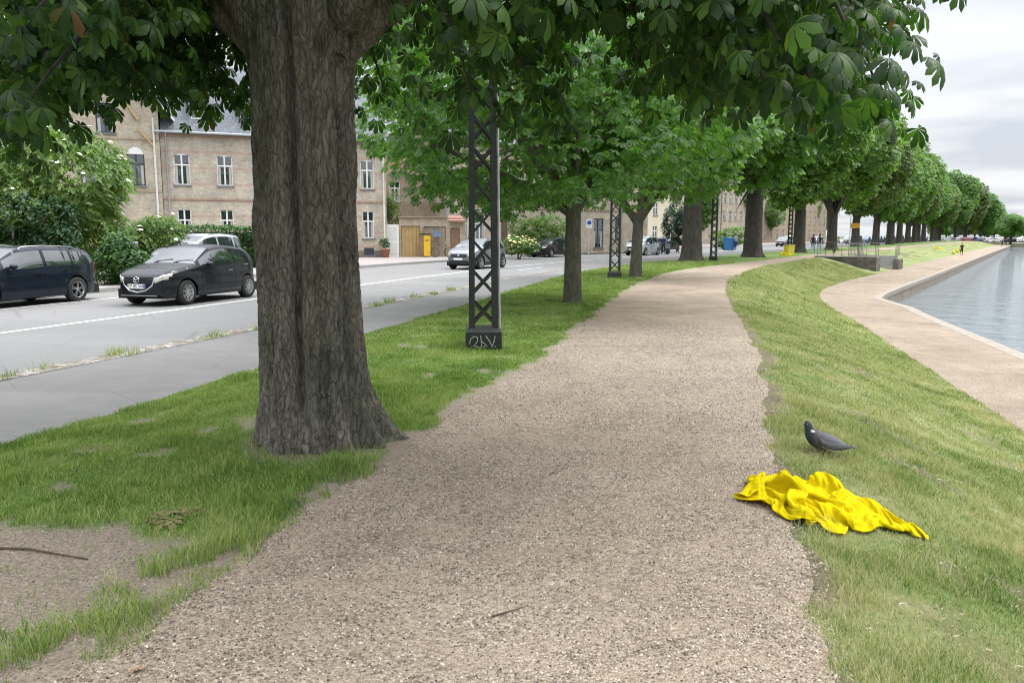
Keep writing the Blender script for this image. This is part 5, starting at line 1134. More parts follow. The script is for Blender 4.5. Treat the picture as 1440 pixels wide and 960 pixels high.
def bicycle(loc,rz,label):
    r=empty('bicycle',loc,rz,label,'bicycle'); fm=flat('bike_frame',(.10,.14,.12),.4)
    for x in (-.52,.52): mb=MB(); n_=22; mb.tube([(x+.33*math.cos(2*PI*i/n_),0,.34+.33*math.sin(2*PI*i/n_)) for i in range(n_+1)],.02,6,caps=False); [mb.bar((x,0,.34),(x+.32*math.cos(a),0,.34+.32*math.sin(a)),.005) for a in np.linspace(0,2*PI,13)[:-1]]; mb.build('wheel',M_tyre,r)
    mb=MB(); 
    for a,b in (((-.52,0,.34),(-.1,0,.32)),((-.1,0,.32),(-.2,0,.85)),((-.1,0,.32),(.36,0,.78)),((-.18,0,.75),(.34,0,.85)),((.33,0,.95),(.52,0,.34)),((-.52,0,.34),(-.18,0,.72))): mb.tube([a,b],.018,6)
    mb.build('frame',fm,r); mb=MB(); mb.ball((-.22,0,.9),(.13,.07,.04)); mb.build('saddle',M_trim,r); mb=MB(); mb.tube([(.2,-.28,1.02),(.33,-.2,1.06),(.34,0,1.0),(.33,.2,1.06),(.2,.28,1.02)],.014,6); mb.build('handlebar',M_chrome,r); return r
bicycle((-5.15,57.9,.06),R(15),'old green bicycle leaning by the brown door beside the letter box')
bicycle((8.6,64.2,.06),R(75),'bicycle standing against the dark fence near the blue sign')
pt=empty('plant_pot',(-9.2,57.2,.06),0,'terracotta pot with a small shrub beside the white gate','plant pot'); mb=MB(); mb.lathe([(.01,0),(.24,0),(.34,.55),(.37,.55),(.37,.62),(.3,.62),(.3,.5),(.01,.5)],18); mb.build('pot',flat('terracotta',(.36,.17,.10),.85,var=.2),pt)
C1,R1=lobes((0,0,1.05),.42,.5,5,41); Pp,oo=crown_points(C1,R1,900,.5,.5,41); A_,N_=leaf_pose(Pp,oo,len(Pp)); scatter_leaves('foliage',Pp,A_,N_,.1*(.7+.6*rng.random(len(Pp))),'one',M_ever,pt)
shrub('climbing_shrub','bright green climbing shrub above the white gate','shrub',(-9.3,60.2,0),(0,0,3.6),.9,2.0,10,3500,.16,'one',M_elder,501,0,2)
shrub('flowering_bush','pale flowering bush at the kerb between the two crossover cars','bush',(.55,57.3,.06),(0,0,.9),1.25,1.05,10,4500,.17,'one',M_elder,502,120,4,fcol=(.72,.62,.30),fr=.10)
shrub('garden_shrub','grey green shrub growing against the grey brick house behind the parked crossover','shrub',(2.6,65.5,.06),(0,0,2.0),2.7,1.7,16,7000,.2,'pin',M_elder,503,0,4,sy=.6)
shrub('climbing_shrub','tall dark evergreen right of the beige block','shrub',(16.6,80.,.06),(0,0,2.6),1.5,2.8,12,6000,.24,'one',M_dark,505,0,2)
shrub('garden_shrub','ragged green bushes at the foot of the cream building','shrub',(27.5,99.,.06),(0,0,1.4),2.8,1.4,10,4000,.26,'one',M_elder,506,0,2)
# ------------------------------------------------------------------ the dropped yellow cloth (its folds came from a cloth drop, stored as millimetre steps over a 72 by 54 grid)
CLOTH_STEPS=[-230,-365,11,-11,-1,-9,-16,-7,3,-11,1,17,14,-4,8,15,9,12,8,6,10,18,0,-5,7,-8,2,-19,-11,-7,-18,-1,2,-18,-3,2,-14,3,10,-15,3,-1,-2,11,-13,-12,-8,0,-9,12,-14,0,17,-14,-18,12,-9,-22,15,
-1,-11,25,0,-7,28,-1,-9,26,2,-14,23,9,-6,17,11,3,-4,18,2,21,-9,13,3,-15,11,13,-12,-14,8,4,3,13,6,-12,7,3,-10,4,12,-2,11,11,-17,8,2,-17,10,-7,-16,13,-7,-18,13,-7,-18,15,-6,-18,15,-5,
-17,16,-4,-16,18,-4,-14,18,-1,-3,8,14,15,-8,13,16,-10,3,15,-11,-3,12,-5,-3,13,-6,-5,16,-1,-3,-1,13,6,8,17,7,9,14,9,1,3,12,-4,-15,0,-6,13,5,-13,3,-3,-8,3,6,-2,-4,18,10,3,15,16,10,7,10,
-11,4,17,-5,4,-9,-11,-2,-19,4,-3,-17,-2,-3,-14,-2,-8,-12,9,-7,-9,10,8,-12,1,-11,-13,8,-3,-8,10,-14,-6,16,-12,-12,13,-5,-16,17,7,-12,21,0,-15,20,-2,-7,24,0,3,22,2,2,9,17,3,9,17,7,14,
-9,8,13,-12,-7,10,-2,-15,2,4,7,14,-1,-11,8,-1,-10,11,-1,-10,11,2,-4,14,4,-13,8,-8,-12,11,-9,-14,15,-4,-15,16,-2,-16,15,-4,-15,16,-1,-14,18,1,-13,18,1,-4,4,10,10,-17,2,9,-12,5,15,-6,
-2,15,-3,-2,14,-4,-4,10,-5,10,4,5,14,8,12,10,11,12,1,4,-3,16,-16,11,1,-6,14,-3,-7,11,-4,-3,-1,16,9,0,16,5,-3,16,16,-7,9,16,2,-3,-3,-15,9,-20,-4,-5,-18,4,-7,-16,8,-6,1,7,-16,-11,6,-11,
-15,4,-1,-11,7,-6,-13,8,-2,-13,12,-5,-3,17,-13,-9,17,-6,-8,17,13,-17,14,8,-4,18,-11,4,22,3,-5,21,-2,6,6,19,6,7,17,-6,20,-6,6,12,-10,-15,4,7,-4,13,-4,1,11,-11,-11,12,-5,-11,5,-9,-5,16,
3,-2,10,10,-9,14,-5,-8,11,-11,-10,14,-7,-13,13,0,-12,17,-1,-13,18,2,-13,18,1,-13,18,1,-3,-2,13,7,-16,9,4,-10,9,15,-5,-10,16,-6,-9,13,-7,3,8,-9,11,6,0,15,8,10,8,7,15,-3,-11,6,12,-11,
9,-4,-10,15,1,-8,6,9,10,0,13,4,-7,17,11,-4,14,18,-5,-2,-2,-10,12,-20,-2,-5,-15,2,-11,-10,8,-12,-13,4,-10,-10,7,-9,-3,8,-10,-14,5,-8,-10,6,-8,-12,9,-1,-8,16,3,-6,17,-9,-5,20,-6,-11,11,
15,-5,15,2,-1,16,-11,2,16,-10,2,13,16,8,10,18,-3,15,10,-5,18,4,-7,12,-7,-14,12,2,-5,13,-10,0,4,-16,-4,8,-14,-8,12,2,-1,11,9,-9,13,-3,-4,13,7,-9,13,-3,-3,13,-7,-5,15,-9,-10,18,1,-11,
18,2,-12,18,4,-12,15,7,-5,0,14,0,-13,16,8,-12,5,15,-6,-13,16,-10,-6,13,-13,0,9,-10,6,4,-10,12,-10,8,-8,2,11,15,-5,4,11,-8,13,1,-11,9,2,-7,3,13,13,-4,12,14,-3,11,17,-7,7,-6,-6,12,-20,
-4,-3,-19,-4,-8,-9,7,-13,-6,9,-14,-12,3,-5,-12,7,-11,1,7,-14,-9,7,-10,-12,7,-10,-7,15,7,-8,14,7,-8,18,-2,-2,18,1,-14,9,14,7,14,-16,4,15,-14,1,13,6,1,16,11,6,12,14,-4,16,12,-9,16,3,-11,
11,-10,-9,12,-7,-10,10,-10,-2,9,-12,-1,8,-11,-3,12,8,-6,10,-2,-10,13,1,-2,12,7,-1,15,5,-4,13,-4,1,16,-4,-8,15,2,-7,17,5,-11,16,6,-9,17,4,-7,2,16,-4,-9,18,9,-16,4,15,-11,-7,14,-16,-2,
9,-16,0,15,-10,-5,10,8,1,-11,11,10,-6,7,8,6,10,9,-11,10,6,-11,11,8,14,-6,6,15,-7,5,8,-6,11,-7,1,18,-20,-6,-5,-13,-6,-11,-19,3,0,-11,5,-13,3,8,-14,-7,5,-13,-15,7,-4,-3,7,-13,-2,8,-15,
-13,12,-4,-6,13,13,0,15,11,-9,16,3,-5,14,10,-7,18,-8,13,9,-15,2,14,-14,-10,17,6,5,15,15,9,11,13,-5,17,9,-12,7,-12,-11,14,-7,-9,9,-12,-7,12,6,-2,13,-11,-6,7,-10,-1,12,8,-8,12,6,-7,11,
-8,-1,15,3,4,6,13,-6,9,10,-8,12,8,2,17,4,-6,16,6,-2,17,0,-2,18,2,-6,11,10,-3,-10,15,1,-15,13,11,-17,0,14,-15,-4,16,-13,-5,-5,7,-7,0,8,15,-8,9,1,-3,11,7,-1,12,5,-8,13,8,13,-4,9,17,-10,
1,4,1,20,-11,1,16,-18,-9,-8,-16,-4,-1,-14,3,-3,-14,1,-8,-9,6,-12,1,7,-15,-6,7,-12,-13,7,-6,1,9,-10,-2,7,-8,-11,13,-2,-4,14,11,-1,14,15,0,17,10,-10,16,-5,0,15,-8,10,9,-14,-4,15,-11,2,
14,10,0,15,12,7,14,11,-15,5,-11,-8,13,-5,-7,13,-3,-7,14,1,-5,7,-4,-5,13,-9,-10,14,-5,-5,10,13,-8,8,6,6,15,-10,-6,11,8,-2,9,10,-1,8,15,1,7,16,1,12,10,-2,14,5,0,17,4,5,17,-4,-3,14,8,-3,
-6,13,-5,-9,15,12,-15,1,9,-11,-12,9,-2,-3,-6,15,7,0,12,11,-7,7,-1,-2,12,6,-5,17,1,13,-7,8,6,4,9,7,2,20,-9,1,15,-20,-10,-7,-10,-7,11,-18,2,-11,-4,-9,-13,-13,11,-5,-15,6,-6,-8,5,-14,5,
11,-8,-9,10,-6,7,8,-14,-7,11,-7,-15,13,1,-4,15,15,9,13,13,-2,14,9,-9,14,4,8,12,-16,2,14,-15,2,15,-10,-3,10,13,6,15,5,-10,14,3,-9,6,-15,-5,13,10,-4,15,2,-11,11,4,-5,11,-11,-5,12,-8,-11,
14,2,-2,4,16,2,16,-2,-4,5,9,-4,15,-1,-6,14,6,-3,9,14,4,8,17,13,1,9,3,7,14,4,17,6,4,18,1,2,15,3,-6,-3,14,-4,1,13,10,-11,-7,10,-1,10,-6,21,2,-11,11,-9,6,12,6,-6,10,0,4,10,3,-2,8,8,5,0,
9,1,2,20,-6,7,11,-15,-4,7,-10,-8,14,-12,-9,-6,-8,-6,-19,-10,3,-12,-13,6,-8,-13,11,2,-5,11,-9,0,10,-11,-1,8,-7,6,11,-9,-10,13,-6,-12,14,4,-2,15,12,11,8,15,-3,13,15,-2,16,-6,5,11,-17,
9,8,-16,-4,14,-1,-9,14,0,2,16,7,-8,11,-4,-6,12,-2,0,11,13,-13,12,2,-9,14,-4,-7,7,-9,-8,15,-1,2,9,12,1,4,10,-5,15,4,-7,11,7,1,17,-4,-2,5,13,0,11,9,3,10,12,9,5,10,13,3,9,11,10,7,6,15,
7,0,10,10,-6,14,7,-1,-4,14,5,4,9,1,14,-12,-9,17,0,0,12,-8,-13,15,-3,4,16,9,9,5,11,-11,6,8,-1,-2,15,-16,-8,8,0,17,12,-9,-7,10,-11,-7,11,-14,-12,-12,-11,-1,-14,2,5,-17,-12,5,-10,-6,15,
5,-14,9,-2,-5,11,-13,9,12,-9,9,12,-10,-13,13,1,-7,16,-3,7,8,18,4,12,15,-3,14,16,2,10,-13,6,11,-14,8,10,-13,-12,15,1,-1,16,-9,-4,11,11,-7,12,-10,-3,13,9,-15,9,-1,-3,15,4,-6,8,-10,-9,
6,0,4,7,14,-2,10,14,-5,14,10,-8,10,4,-3,14,2,-1,17,-2,5,5,12,5,1,16,1,18,0,3,12,9,11,5,11,12,13,2,12,11,4,7,11,12,-12,7,4,4,-1,6,8,14,-21,-8,22,1,-5,19,1,-7,16,-10,-9,18,1,-1,7,11,11,
2,14,-15,4,9,-16,-3,0,-10,-4,3,3,10,19,-5,1,19,-14,-15,-3,-11,-11,-5,-15,-6,-10,1,11,-13,1,12,-13,-11,10,-4,-9,14,0,-5,13,-6,6,14,-9,8,8,-9,-2,15,-3,-6,16,4,11,5,12,2,10,18,-4,15,10,
2,8,-11,4,10,-9,-8,8,-5,4,16,-8,-1,17,-7,-10,14,6,-9,14,-5,-12,7,-1,-3,14,-2,-4,15,8,-14,4,-9,-9,11,5,1,7,13,1,14,10,-1,7,5,-1,9,11,4,11,9,-3,17,1,5,3,11,10,6,10,-4,16,4,0,15,3,5,15,
9,8,13,8,12,11,5,13,3,0,13,-7,10,-3,27,-14,3,19,-20,-7,19,5,-11,19,-2,-2,20,-4,-8,9,11,-6,9,10,-2,7,7,-9,-8,-9,-14,-3,-8,-12,4,15,1,8,23,-9,-3,13,-12,-18,-3,-19,-11,8,-13,1,-10,8,12,
-15,8,11,-14,-7,10,-11,-3,13,5,-3,17,-1,3,12,-11,14,8,-9,-4,16,-3,-2,16,3,12,3,15,0,11,15,-5,16,8,8,3,-12,-10,11,-1,-12,11,0,-4,14,-12,7,16,-2,-8,14,-11,-10,14,6,-7,13,-4,-7,11,-7,-11,
9,4,-11,9,5,-13,10,-1,7,8,8,9,10,13,-3,11,11,3,4,8,5,13,7,-6,16,5,8,7,13,11,3,11,-2,17,-2,0,19,3,3,17,6,4,15,7,16,7,6,8,-18,-23,3,27,8,-5,30,-11,3,22,-7,-11,22,-3,-7,18,10,-6,18,7,-14,
3,-10,-12,10,5,5,8,4,-15,0,0,-13,4,-9,-7,3,16,-16,-6,11,-12,-4,21,-5,-13,22,-16,-7,6,-4,7,-20,2,8,-20,11,7,-14,7,11,-11,-3,14,-3,1,13,7,5,16,-4,5,11,-13,6,12,-8,0,14,9,5,9,14,6,6,17,
-12,15,4,2,13,-11,-17,8,2,-19,5,1,-5,13,-9,8,17,-6,7,18,-5,-8,15,-4,-13,13,-3,-7,8,-3,-13,8,4,-14,11,-8,-3,8,10,-3,9,13,10,10,5,-4,10,11,9,7,7,9,10,6,4,11,10,12,0,7,3,16,9,-6,13,3,9,
17,5,3,17,4,0,18,5,21,-17,-14,-4,27,14,1,28,4,-11,32,4,0,26,-11,-7,20,-5,-15,19,0,-17,13,2,-15,5,-7,-7,11,4,4,7,14,-10,4,3,-13,11,-6,-14,-3,8,-3,-5,20,-10,-6,22,-18,-7,12,-16,-2,9,0,
7,-20,7,5,-19,12,5,-13,11,2,-16,2,12,-8,5,15,0,3,17,1,6,14,-5,2,13,-8,1,15,7,9,6,16,-5,9,12,-7,14,14,-13,13,-7,-18,9,-1,-23,5,-1,-6,14,-9,10,18,-5,10,17,-1,-3,14,-10,-8,12,-11,-13,8,
1,-12,9,-2,-16,10,4,-11,8,6,5,6,13,10,11,6,-1,11,11,8,11,9,15,4,0,9,9,7,7,8,5,-4,16,7,-4,15,7,8,15,2,9,16,5,22,-22,2,-9,27,4,-4,31,4,-5,32,12,-6,34,5,-13,27,-9,-9,20,-15,-18,19,-6,-12,
7,6,-10,13,-1,-6,9,4,-6,2,15,1,3,11,-12,7,5,-12,16,-1,-20,-5,11,-18,-8,14,-1,-5,25,-15,1,11,1,7,-26,8,5,-22,20,-1,-12,13,2,-16,9,4,-17,0,16,-4,6,15,8,0,16,1,3,16,-5,3,16,4,6,5,17,-9,
14,8,-9,12,13,-20,10,5,-22,9,1,-15,8,-11,-11,16,1,5,16,-8,2,17,-3,2,14,-14,-3,11,-12,-15,7,-7,-15,7,6,-8,7,10,-10,10,11,-3,6,15,11,13,2,9,12,-5,11,9,11,8,5,10,13,11,-3,12,10,8,-2,15,
8,-10,16,-1,-5,17,6,21,-15,6,-11,25,8,-4,29,-5,-10,32,-4,-11,33,-1,-4,34,3,-12,29,7,-11,19,-14,-21,14,6,-10,17,-7,-10,6,13,-11,12,4,-6,6,14,1,-3,15,-5,0,7,-12,6,6,-15,6,8,-16,6,4,-3,
-3,19,-10,4,8,-6,9,-22,7,2,-24,16,0,-19,19,-5,-8,12,7,-16,7,11,-9,0,14,3,3,15,7,5,16,1,-3,15,0,-5,10,10,-10,13,5,-16,8,3,-19,7,1,-9,14,7,-10,14,8,-16,14,4,-13,14,-4,-1,17,-11,-2,11,
-16,2,14,-7,-14,8,-10,-15,3,1,-7,10,13,-5,8,12,2,13,11,10,4,7,8,9,8,10,11,7,11,11,1,12,10,-7,9,13,-1,8,15,7,-2,13,10,19,-6,9,-9,21,4,-12,23,10,-11,30,-3,-13,31,-7,-4,34,-6,-4,32,-9,
-5,26,8,-22,25,4,-16,9,-15,-12,10,20,-19,11,8,-4,20,4,-10,6,11,3,-2,18,-3,-19,8,-9,5,10,-8,16,2,-8,15,-12,-5,3,22,-13,9,11,-8,9,-22,3,-2,-22,19,-5,-10,15,3,-17,15,5,-15,12,8,-14,-3,
14,-7,5,12,9,0,15,8,-12,13,2,-12,9,-7,-13,11,-1,-12,8,2,-8,14,8,-6,18,11,-13,15,11,-18,12,1,-8,16,9,-7,13,-15,-7,16,-8,-13,7,-5,-10,8,-15,-19,4,-1,-8,3,16,2,10,10,4,3,18,10,13,9,10,
15,4,12,13,-3,11,9,-11,12,15,-1,10,12,2,8,11,11,16,6,5,-11,15,-6,-5,19,6,-11,24,0,-15,25,-1,-4,29,-7,-9,28,-4,-6,33,-3,-13,32,-1,-16,26,3,-22,15,-2,-18,7,19,-10,7,11,-4,6,13,5,1,15,
1,-13,9,-4,-1,9,-5,13,6,-5,17,-4,-14,15,-3,-6,12,5,-5,10,15,-10,4,-15,-12,5,-17,15,3,-15,20,2,-12,16,3,-15,14,7,-14,0,11,-13,-7,12,0,-8,12,7,-7,11,6,-13,7,-5,-13,10,-8,-13,13,-1,-10,
15,6,-9,15,9,-3,18,12,-12,7,4,-2,19,9,-13,17,0,-13,14,-4,-14,6,-11,-19,8,-4,-19,4,1,-11,2,9,2,5,17,11,13,7,12,12,-2,10,14,0,11,11,-5,11,12,-7,11,14,4,8,10,10,5,9,-11,-1,13,9,-11,9,-12,
-15,17,-4,-9,23,1,-3,22,18,-12,27,7,-15,29,-3,-7,33,-1,-7,31,0,-20,20,-2,-22,20,-5,-14,18,6,-3,-10,20,-3,-5,14,12,-1,14,2,-5,15,-2,15,7,-7,15,4,-5,18,-4,-7,6,-16,-6,19,1,-6,14,15,-20,
13,-2,-15,9,-14,10,4,-17,20,2,-12,17,3,-16,13,5,-14,5,8,-14,-13,8,-9,-16,7,4,-7,12,7,-13,8,2,-14,11,-1,-6,16,-6,-12,13,-4,-12,12,7,-9,12,5,-10,11,11,0,18,-1,-7,21,5,-13,16,6,-19,6,5,
-20,6,1,-14,6,-3,-18,3,3,7,9,13,13,12,2,12,9,-12,12,11,-1,8,13,8,8,12,2,9,12,3,2,11,-12,-1,11,9,-4,12,5,-15,10,-6,-3,20,-6,-8,19,2,-6,22,15,-7,24,13,-14,27,10,-14,28,5,-12,30,-2,-16,
23,-8,-18,16,-19,-6,9,17,-7,-13,14,10,-9,15,6,4,19,-4,12,7,-8,14,-5,5,13,8,-2,12,-6,-5,11,-12,-8,17,-5,-12,19,4,-14,16,6,-11,13,9,-6,12,-16,6,6,-20,11,1,-21,16,6,-12,14,7,-8,-13,4,-9,
-16,5,-1,-15,8,-2,-12,8,6,-7,14,7,-12,12,0,-10,12,-7,-9,14,-6,-14,10,1,-14,9,9,-13,7,3,-9,19,3,-10,19,7,-9,16,3,-12,12,9,-17,4,0,-12,8,4,4,10,12,15,10,-7,14,9,-6,11,9,2,4,8,14,6,5,12,
17,16,3,-15,8,-5,-10,11,7,-4,9,12,-11,15,-2,3,18,-10,-12,15,-4,-9,22,12,-7,24,10,-5,26,12,-10,24,4,-13,22,-9,-14,18,-17,-13,19,2,-9,-3,23,-4,3,20,-7,-5,13,11,8,9,-2,13,0,3,12,1,4,14,
4,1,7,-9,-7,13,2,-10,13,5,-6,14,-1,-7,18,3,-11,17,-4,-8,20,-5,-7,13,-17,0,7,-22,8,5,-16,13,7,-10,-7,4,-11,-17,3,6,-15,4,-7,-15,7,2,-6,12,6,-11,12,7,-14,10,-1,-9,12,-7,-15,8,-4,-17,4,
-3,-18,9,2,-13,14,7,-11,16,5,-7,18,5,-3,19,5,-9,13,4,-7,11,11,4,11,10,14,6,-6,14,8,2,13,8,4,4,5,12,16,22,-3,-18,5,4,-14,9,-4,-4,7,12,-7,11,7,-9,17,-5,1,12,-14,-12,17,0,-14,20,4,-11,
22,6,1,18,15,-4,19,-7,-12,24,5,-5,22,-8,-17,18,10,-23,5,13,-16,-4,19,10,1,11,19,2,8,3,14,5,6,12,-1,-3,14,7,1,12,-7,-2,5,12,-6,13,-1,-4,12,-1,-6,13,-15,-4,19,-4,-7,22,-6,-6,19,-8,-16,
15,-2,-4,13,-18,4,10,-19,-3,5,-13,-19,1,-3,-16,1,7,-14,7,-7,-13,7,-3,-11,10,9,-12,8,6,-16,8,1,-13,8,-8,-10,10,-8,-14,14,-1,-15,9,6,-12,15,1,-13,13,0,-7,17,6,-4,17,12,-1,16,12,13,12,
5,16,3,-4,13,8,7,7,7,14,14,23,1,-15,-2,9,-17,7,1,-10,8,-9,-2,8,10,-9,12,-1,-9,14,-1,-7,15,-6,-8,16,0,-10,18,3,-6,18,1,4,16,15,-8,22,0,-14,13,10,-21,14,-5,-11,13,11,-14,15,10,-12,10,
13,13,1,4,19,-1,4,7,9,16,0,13,6,-3,16,-1,1,17,-1,-10,0,11,-15,4,5,-11,14,-6,0,17,-2,6,20,-3,0,20,-7,-4,21,-9,-5,17,-14,-11,15,-12,-10,14,-15,-9,11,-13,-15,6,-7,-17,4,-2,-17,4,-9,-15,
4,-5,-14,5,0,-12,7,4,-15,5,1,-15,1,2,-10,15,2,-6,15,-3,-11,14,-5,-10,14,0,-12,16,-3,-10,16,4,-4,18,9,3,15,10,16,9,4,10,6,9,7,7,12,16,16,6,-17,1,8,-17,4,-7,-10,6,-2,-9,10,-2,-6,7,-2,
-12,12,-3,-6,11,11,-9,17,4,-5,14,-12,-8,20,-4,-4,22,6,5,9,19,-12,12,17,-15,19,6,-15,10,-8,-15,11,-1,-13,16,5,-13,13,9,22,4,6,10,4,17,13,7,14,-3,11,14,-2,16,2,-10,6,3,-11,12,-1,-12,9,
7,-12,8,9,-12,12,-1,-2,18,-6,-2,20,-5,1,18,-7,-3,19,-8,-8,17,-13,-7,17,-14,-7,17,-14,-12,12,-14,-14,10,-13,-18,5,-11,-17,1,-9,-18,0,-5,-20,0,-4,-13,3,7,4,11,7,-11,14,4,-14,11,3,-11,
13,-5,-10,15,-5,-1,18,-6,-6,18,-3,-8,17,4,8,14,11,8,9,12,8,5,11,7,18,10,-13,-2,-11,-15,4,0,-13,6,2,-8,9,-9,-13,8,5,-8,9,5,-7,11,-9,-6,14,9,-9,15,3,-6,15,-8,5,18,-2,-5,17,8,-10,14,16,
-12,12,9,-11,12,-11,-15,11,10,-12,12,-6,-16,16,6,-6,12,12,15,5,14,13,9,13,12,6,16,-2,5,20,-15,7,9,-11,13,3,-6,16,-2,-9,15,3,-11,9,7,-11,7,9,-10,14,1,-6,13,-3,-11,13,-12,-9,13,-13,-9,
14,-14,-8,16,-13,-6,15,-12,-6,10,-15,-6,12,-12,-13,9,-12,-15,9,-9,-16,7,-7,-12,7,-9,-8,6,-8,-11,11,1,-9,12,3,-10,14,5,-6,14,6,-7,15,1,-3,18,-3,-1,17,-4,-1,17,-5,0,13,11,8,7,14,7,15,
-1,-14,-1,-11,-13,4,-4,-12,5,6,-14,3,5,-7,12,-11,-10,8,4,-9,12,4,-5,11,-11,-10,13,5,-8,9,13,-2,17,-7,9,17,5,-8,20,6,-7,12,16,-12,15,-8,-11,-1,8,-14,17,-7,-16,17,-5,-16,17,4,-7,9,19,
8,2,21,15,11,12,12,9,14,-5,7,16,-10,5,15,-14,9,9,-11,16,2,0,18,-3,-11,10,-3,-8,12,10,-9,14,5,-12,12,2,-5,12,-11,-6,11,-13,-18,9,-5,-15,9,-9,-10,15,-11,-8,13,-15,-8,10,-17,-11,11,-14,
-9,15,-9,-10,15,-10,-7,9,-15,-10,2,-2,-8,12,-8,-11,13,-7,-12,11,-1,-6,14,7,5,13,10,-2,18,2,-3,17,-5,0,16,-6,-2,12,10,7,12,-9,-12,-1,-2,-15,4,8,-10,2,3,-12,5,-4,-11,10,-10,-11,11,-2,
-7,10,3,-6,10,5,-11,11,2,-5,12,4,-7,4,10,-2,16,5,-1,20,5,0,19,7,-12,14,4,-18,-1,-2,-16,5,5,-8,20,-4,-7,17,0,-4,13,-4,-6,10,15,-3,15,9,6,8,18,10,8,14,0,8,11,-11,8,15,-7,12,12,-9,15,9,
-9,15,-1,-7,11,-10,-7,14,-4,-7,17,4,-2,14,9,-7,14,1,-11,12,-5,-8,8,-12,0,3,-18,-7,10,-14,-12,11,-14,-10,15,-8,-8,14,-10,-13,15,-9,-13,13,-8,-16,11,-7,-15,9,-7,-13,10,-9,-9,12,-11,-6,
7,-11,-6,15,2,-2,14,7,4,15,5,-2,15,3,-5,13,-8,-2,13,5,-7,-1,-12,-15,5,8,-13,3,9,-16,-3,4,-7,12,-10,-1,14,-10,-9,13,-2,-11,8,8,-8,4,14,-3,16,-2,-7,3,12,-12,6,11,-6,16,5,-2,18,7,-9,17,
3,-12,-1,-1,-5,15,-8,-7,8,8,-5,21,4,-1,15,-9,-9,8,-9,-6,15,9,-7,17,11,2,7,12,3,11,15,-5,9,12,-1,12,15,-6,14,12,-9,15,10,-14,12,4,1,12,-12,-3,17,-6,-8,16,1,-5,15,6,-4,15,6,-9,14,1,-6,
8,-12,2,6,-18,1,4,-19,-4,4,-20,-11,6,-15,-14,11,-12,-15,12,-10,-15,14,-8,-14,14,-8,-13,14,-7,-11,15,-1,-11,14,1,-10,12,-5,-8,15,-3,-8,16,-1,4,12,9,-4,11,8,10,11,-5,-13,4,-4,-17,4,-2,
-17,-3,3,-6,1,16,-10,7,-2,-11,11,-3,1,16,-6,-7,11,3,-8,0,15,-10,6,6,-3,16,1,-11,8,10,-6,5,15,-13,12,8,-9,16,5,-8,16,-3,5,11,-15,-8,7,-9,-6,14,9,6,16,-1,-4,18,-6,-17,7,1,-13,13,-4,-11,
13,10,6,13,12,2,14,14,-7,12,14,6,12,14,-7,14,11,-11,5,11,-4,17,9,-7,15,1,-4,18,-5,-2,17,-7,-7,14,-5,-7,15,-3,-8,16,0,-4,15,1,-6,8,-13,1,6,-18,3,5,-19,5,3,-18,-4,6,-17,-12,9,-15,-14,
12,-10,-15,14,-2,-15,16,1,-14,15,1,-13,14,1,-12,11,-5,-7,12,-6,-7,15,1,-6,15,4,6,12,9,-16,0,-2,-16,0,1,-15,11,-8,-4,-9,8,-15,9,-2,-7,9,7,-7,11,4,-4,16,-1,-9,7,7,-8,-3,15,-7,11,4,-1,
16,-2,-11,9,9,-7,6,13,-7,14,8,-8,17,-3,-3,15,-11,-1,6,-16,-13,6,-6,-1,13,-2,-1,15,-5,-8,16,3,-8,14,7,-11,11,4,-9,17,1,-5,14,11,1,16,12,7,7,11,-5,13,13,-18,5,10,4,17,13,0,16,14,-5,17,
9,-8,18,0,-5,16,-7,-4,16,-9,-4,14,-10,-8,7,-9,-1,14,-3,-1,15,-7,-1,13,-9,4,9,-13,4,4,-16,-4,7,-18,-4,7,-18,-6,9,-14,-15,14,-3,-17,13,-1,-13,13,-4,-13,14,3,-11,13,1,-9,13,-4,-9,15,1,
-1,-1,14,-14,1,0,-16,-5,-1,-9,13,-6,-12,3,2,-10,11,-3,0,8,-7,-11,12,6,-3,3,15,-13,8,2,-5,11,10,-7,-1,13,-1,17,1,-8,6,4,-6,16,-6,-12,11,6,-8,8,-7,3,18,-4,-4,15,-11,-14,-5,-11,-14,6,-7,
-8,18,-2,-2,18,-2,-12,11,7,5,20,3,0,18,6,-8,18,5,-11,14,8,-1,9,9,3,13,10,-19,5,11,-2,16,14,3,16,12,3,18,13,-1,18,11,-4,17,10,-8,16,-5,-5,15,-8,-6,10,-16,1,-1,-17,-2,9,-12,-1,16,-8,6,
16,-6,7,13,-1,-5,15,-6,1,7,-14,4,8,-14,-8,13,-11,-15,14,-4,-14,11,-2,-8,8,-13,-12,15,-3,-12,15,3,-11,13,-4,-17,-17,-3,4,7,14,-14,10,-1,-15,1,1,-12,9,0,-3,16,-5,4,14,-11,-5,14,-1,-12,
7,9,-9,1,11,-1,3,13,-8,9,8,-4,10,1,-10,12,9,-10,15,-3,-3,10,-12,-10,1,-9,-9,8,-9,0,16,-11,-8,9,-11,-15,5,-3,-13,12,-7,-11,16,0,-5,18,4,-3,17,3,2,17,3,-12,13,7,-8,16,5,4,17,8,3,14,6,
-16,9,10,-3,14,13,-6,16,13,9,17,11,1,17,13,2,16,12,5,17,10,-9,11,-7,-7,5,-9,-4,10,-12,3,11,-11,-2,8,-13,7,10,-13,5,13,-10,2,14,1,-1,16,4,-2,15,1,-2,16,-6,0,11,-14,-7,10,-14,-7,11,-12,
-8,11,-9,-12,15,-1,-13,15,2,2,-15,-11,-11,0,16,-1,8,19,-11,11,5,-14,17,4,-3,13,-8,7,19,-7,1,18,-5,-14,8,2,-11,14,2,4,-4,15,-7,9,12,-8,14,-5,-12,7,-4,-4,15,9,-8,14,-7,-6,-2,-18,-9,-6,
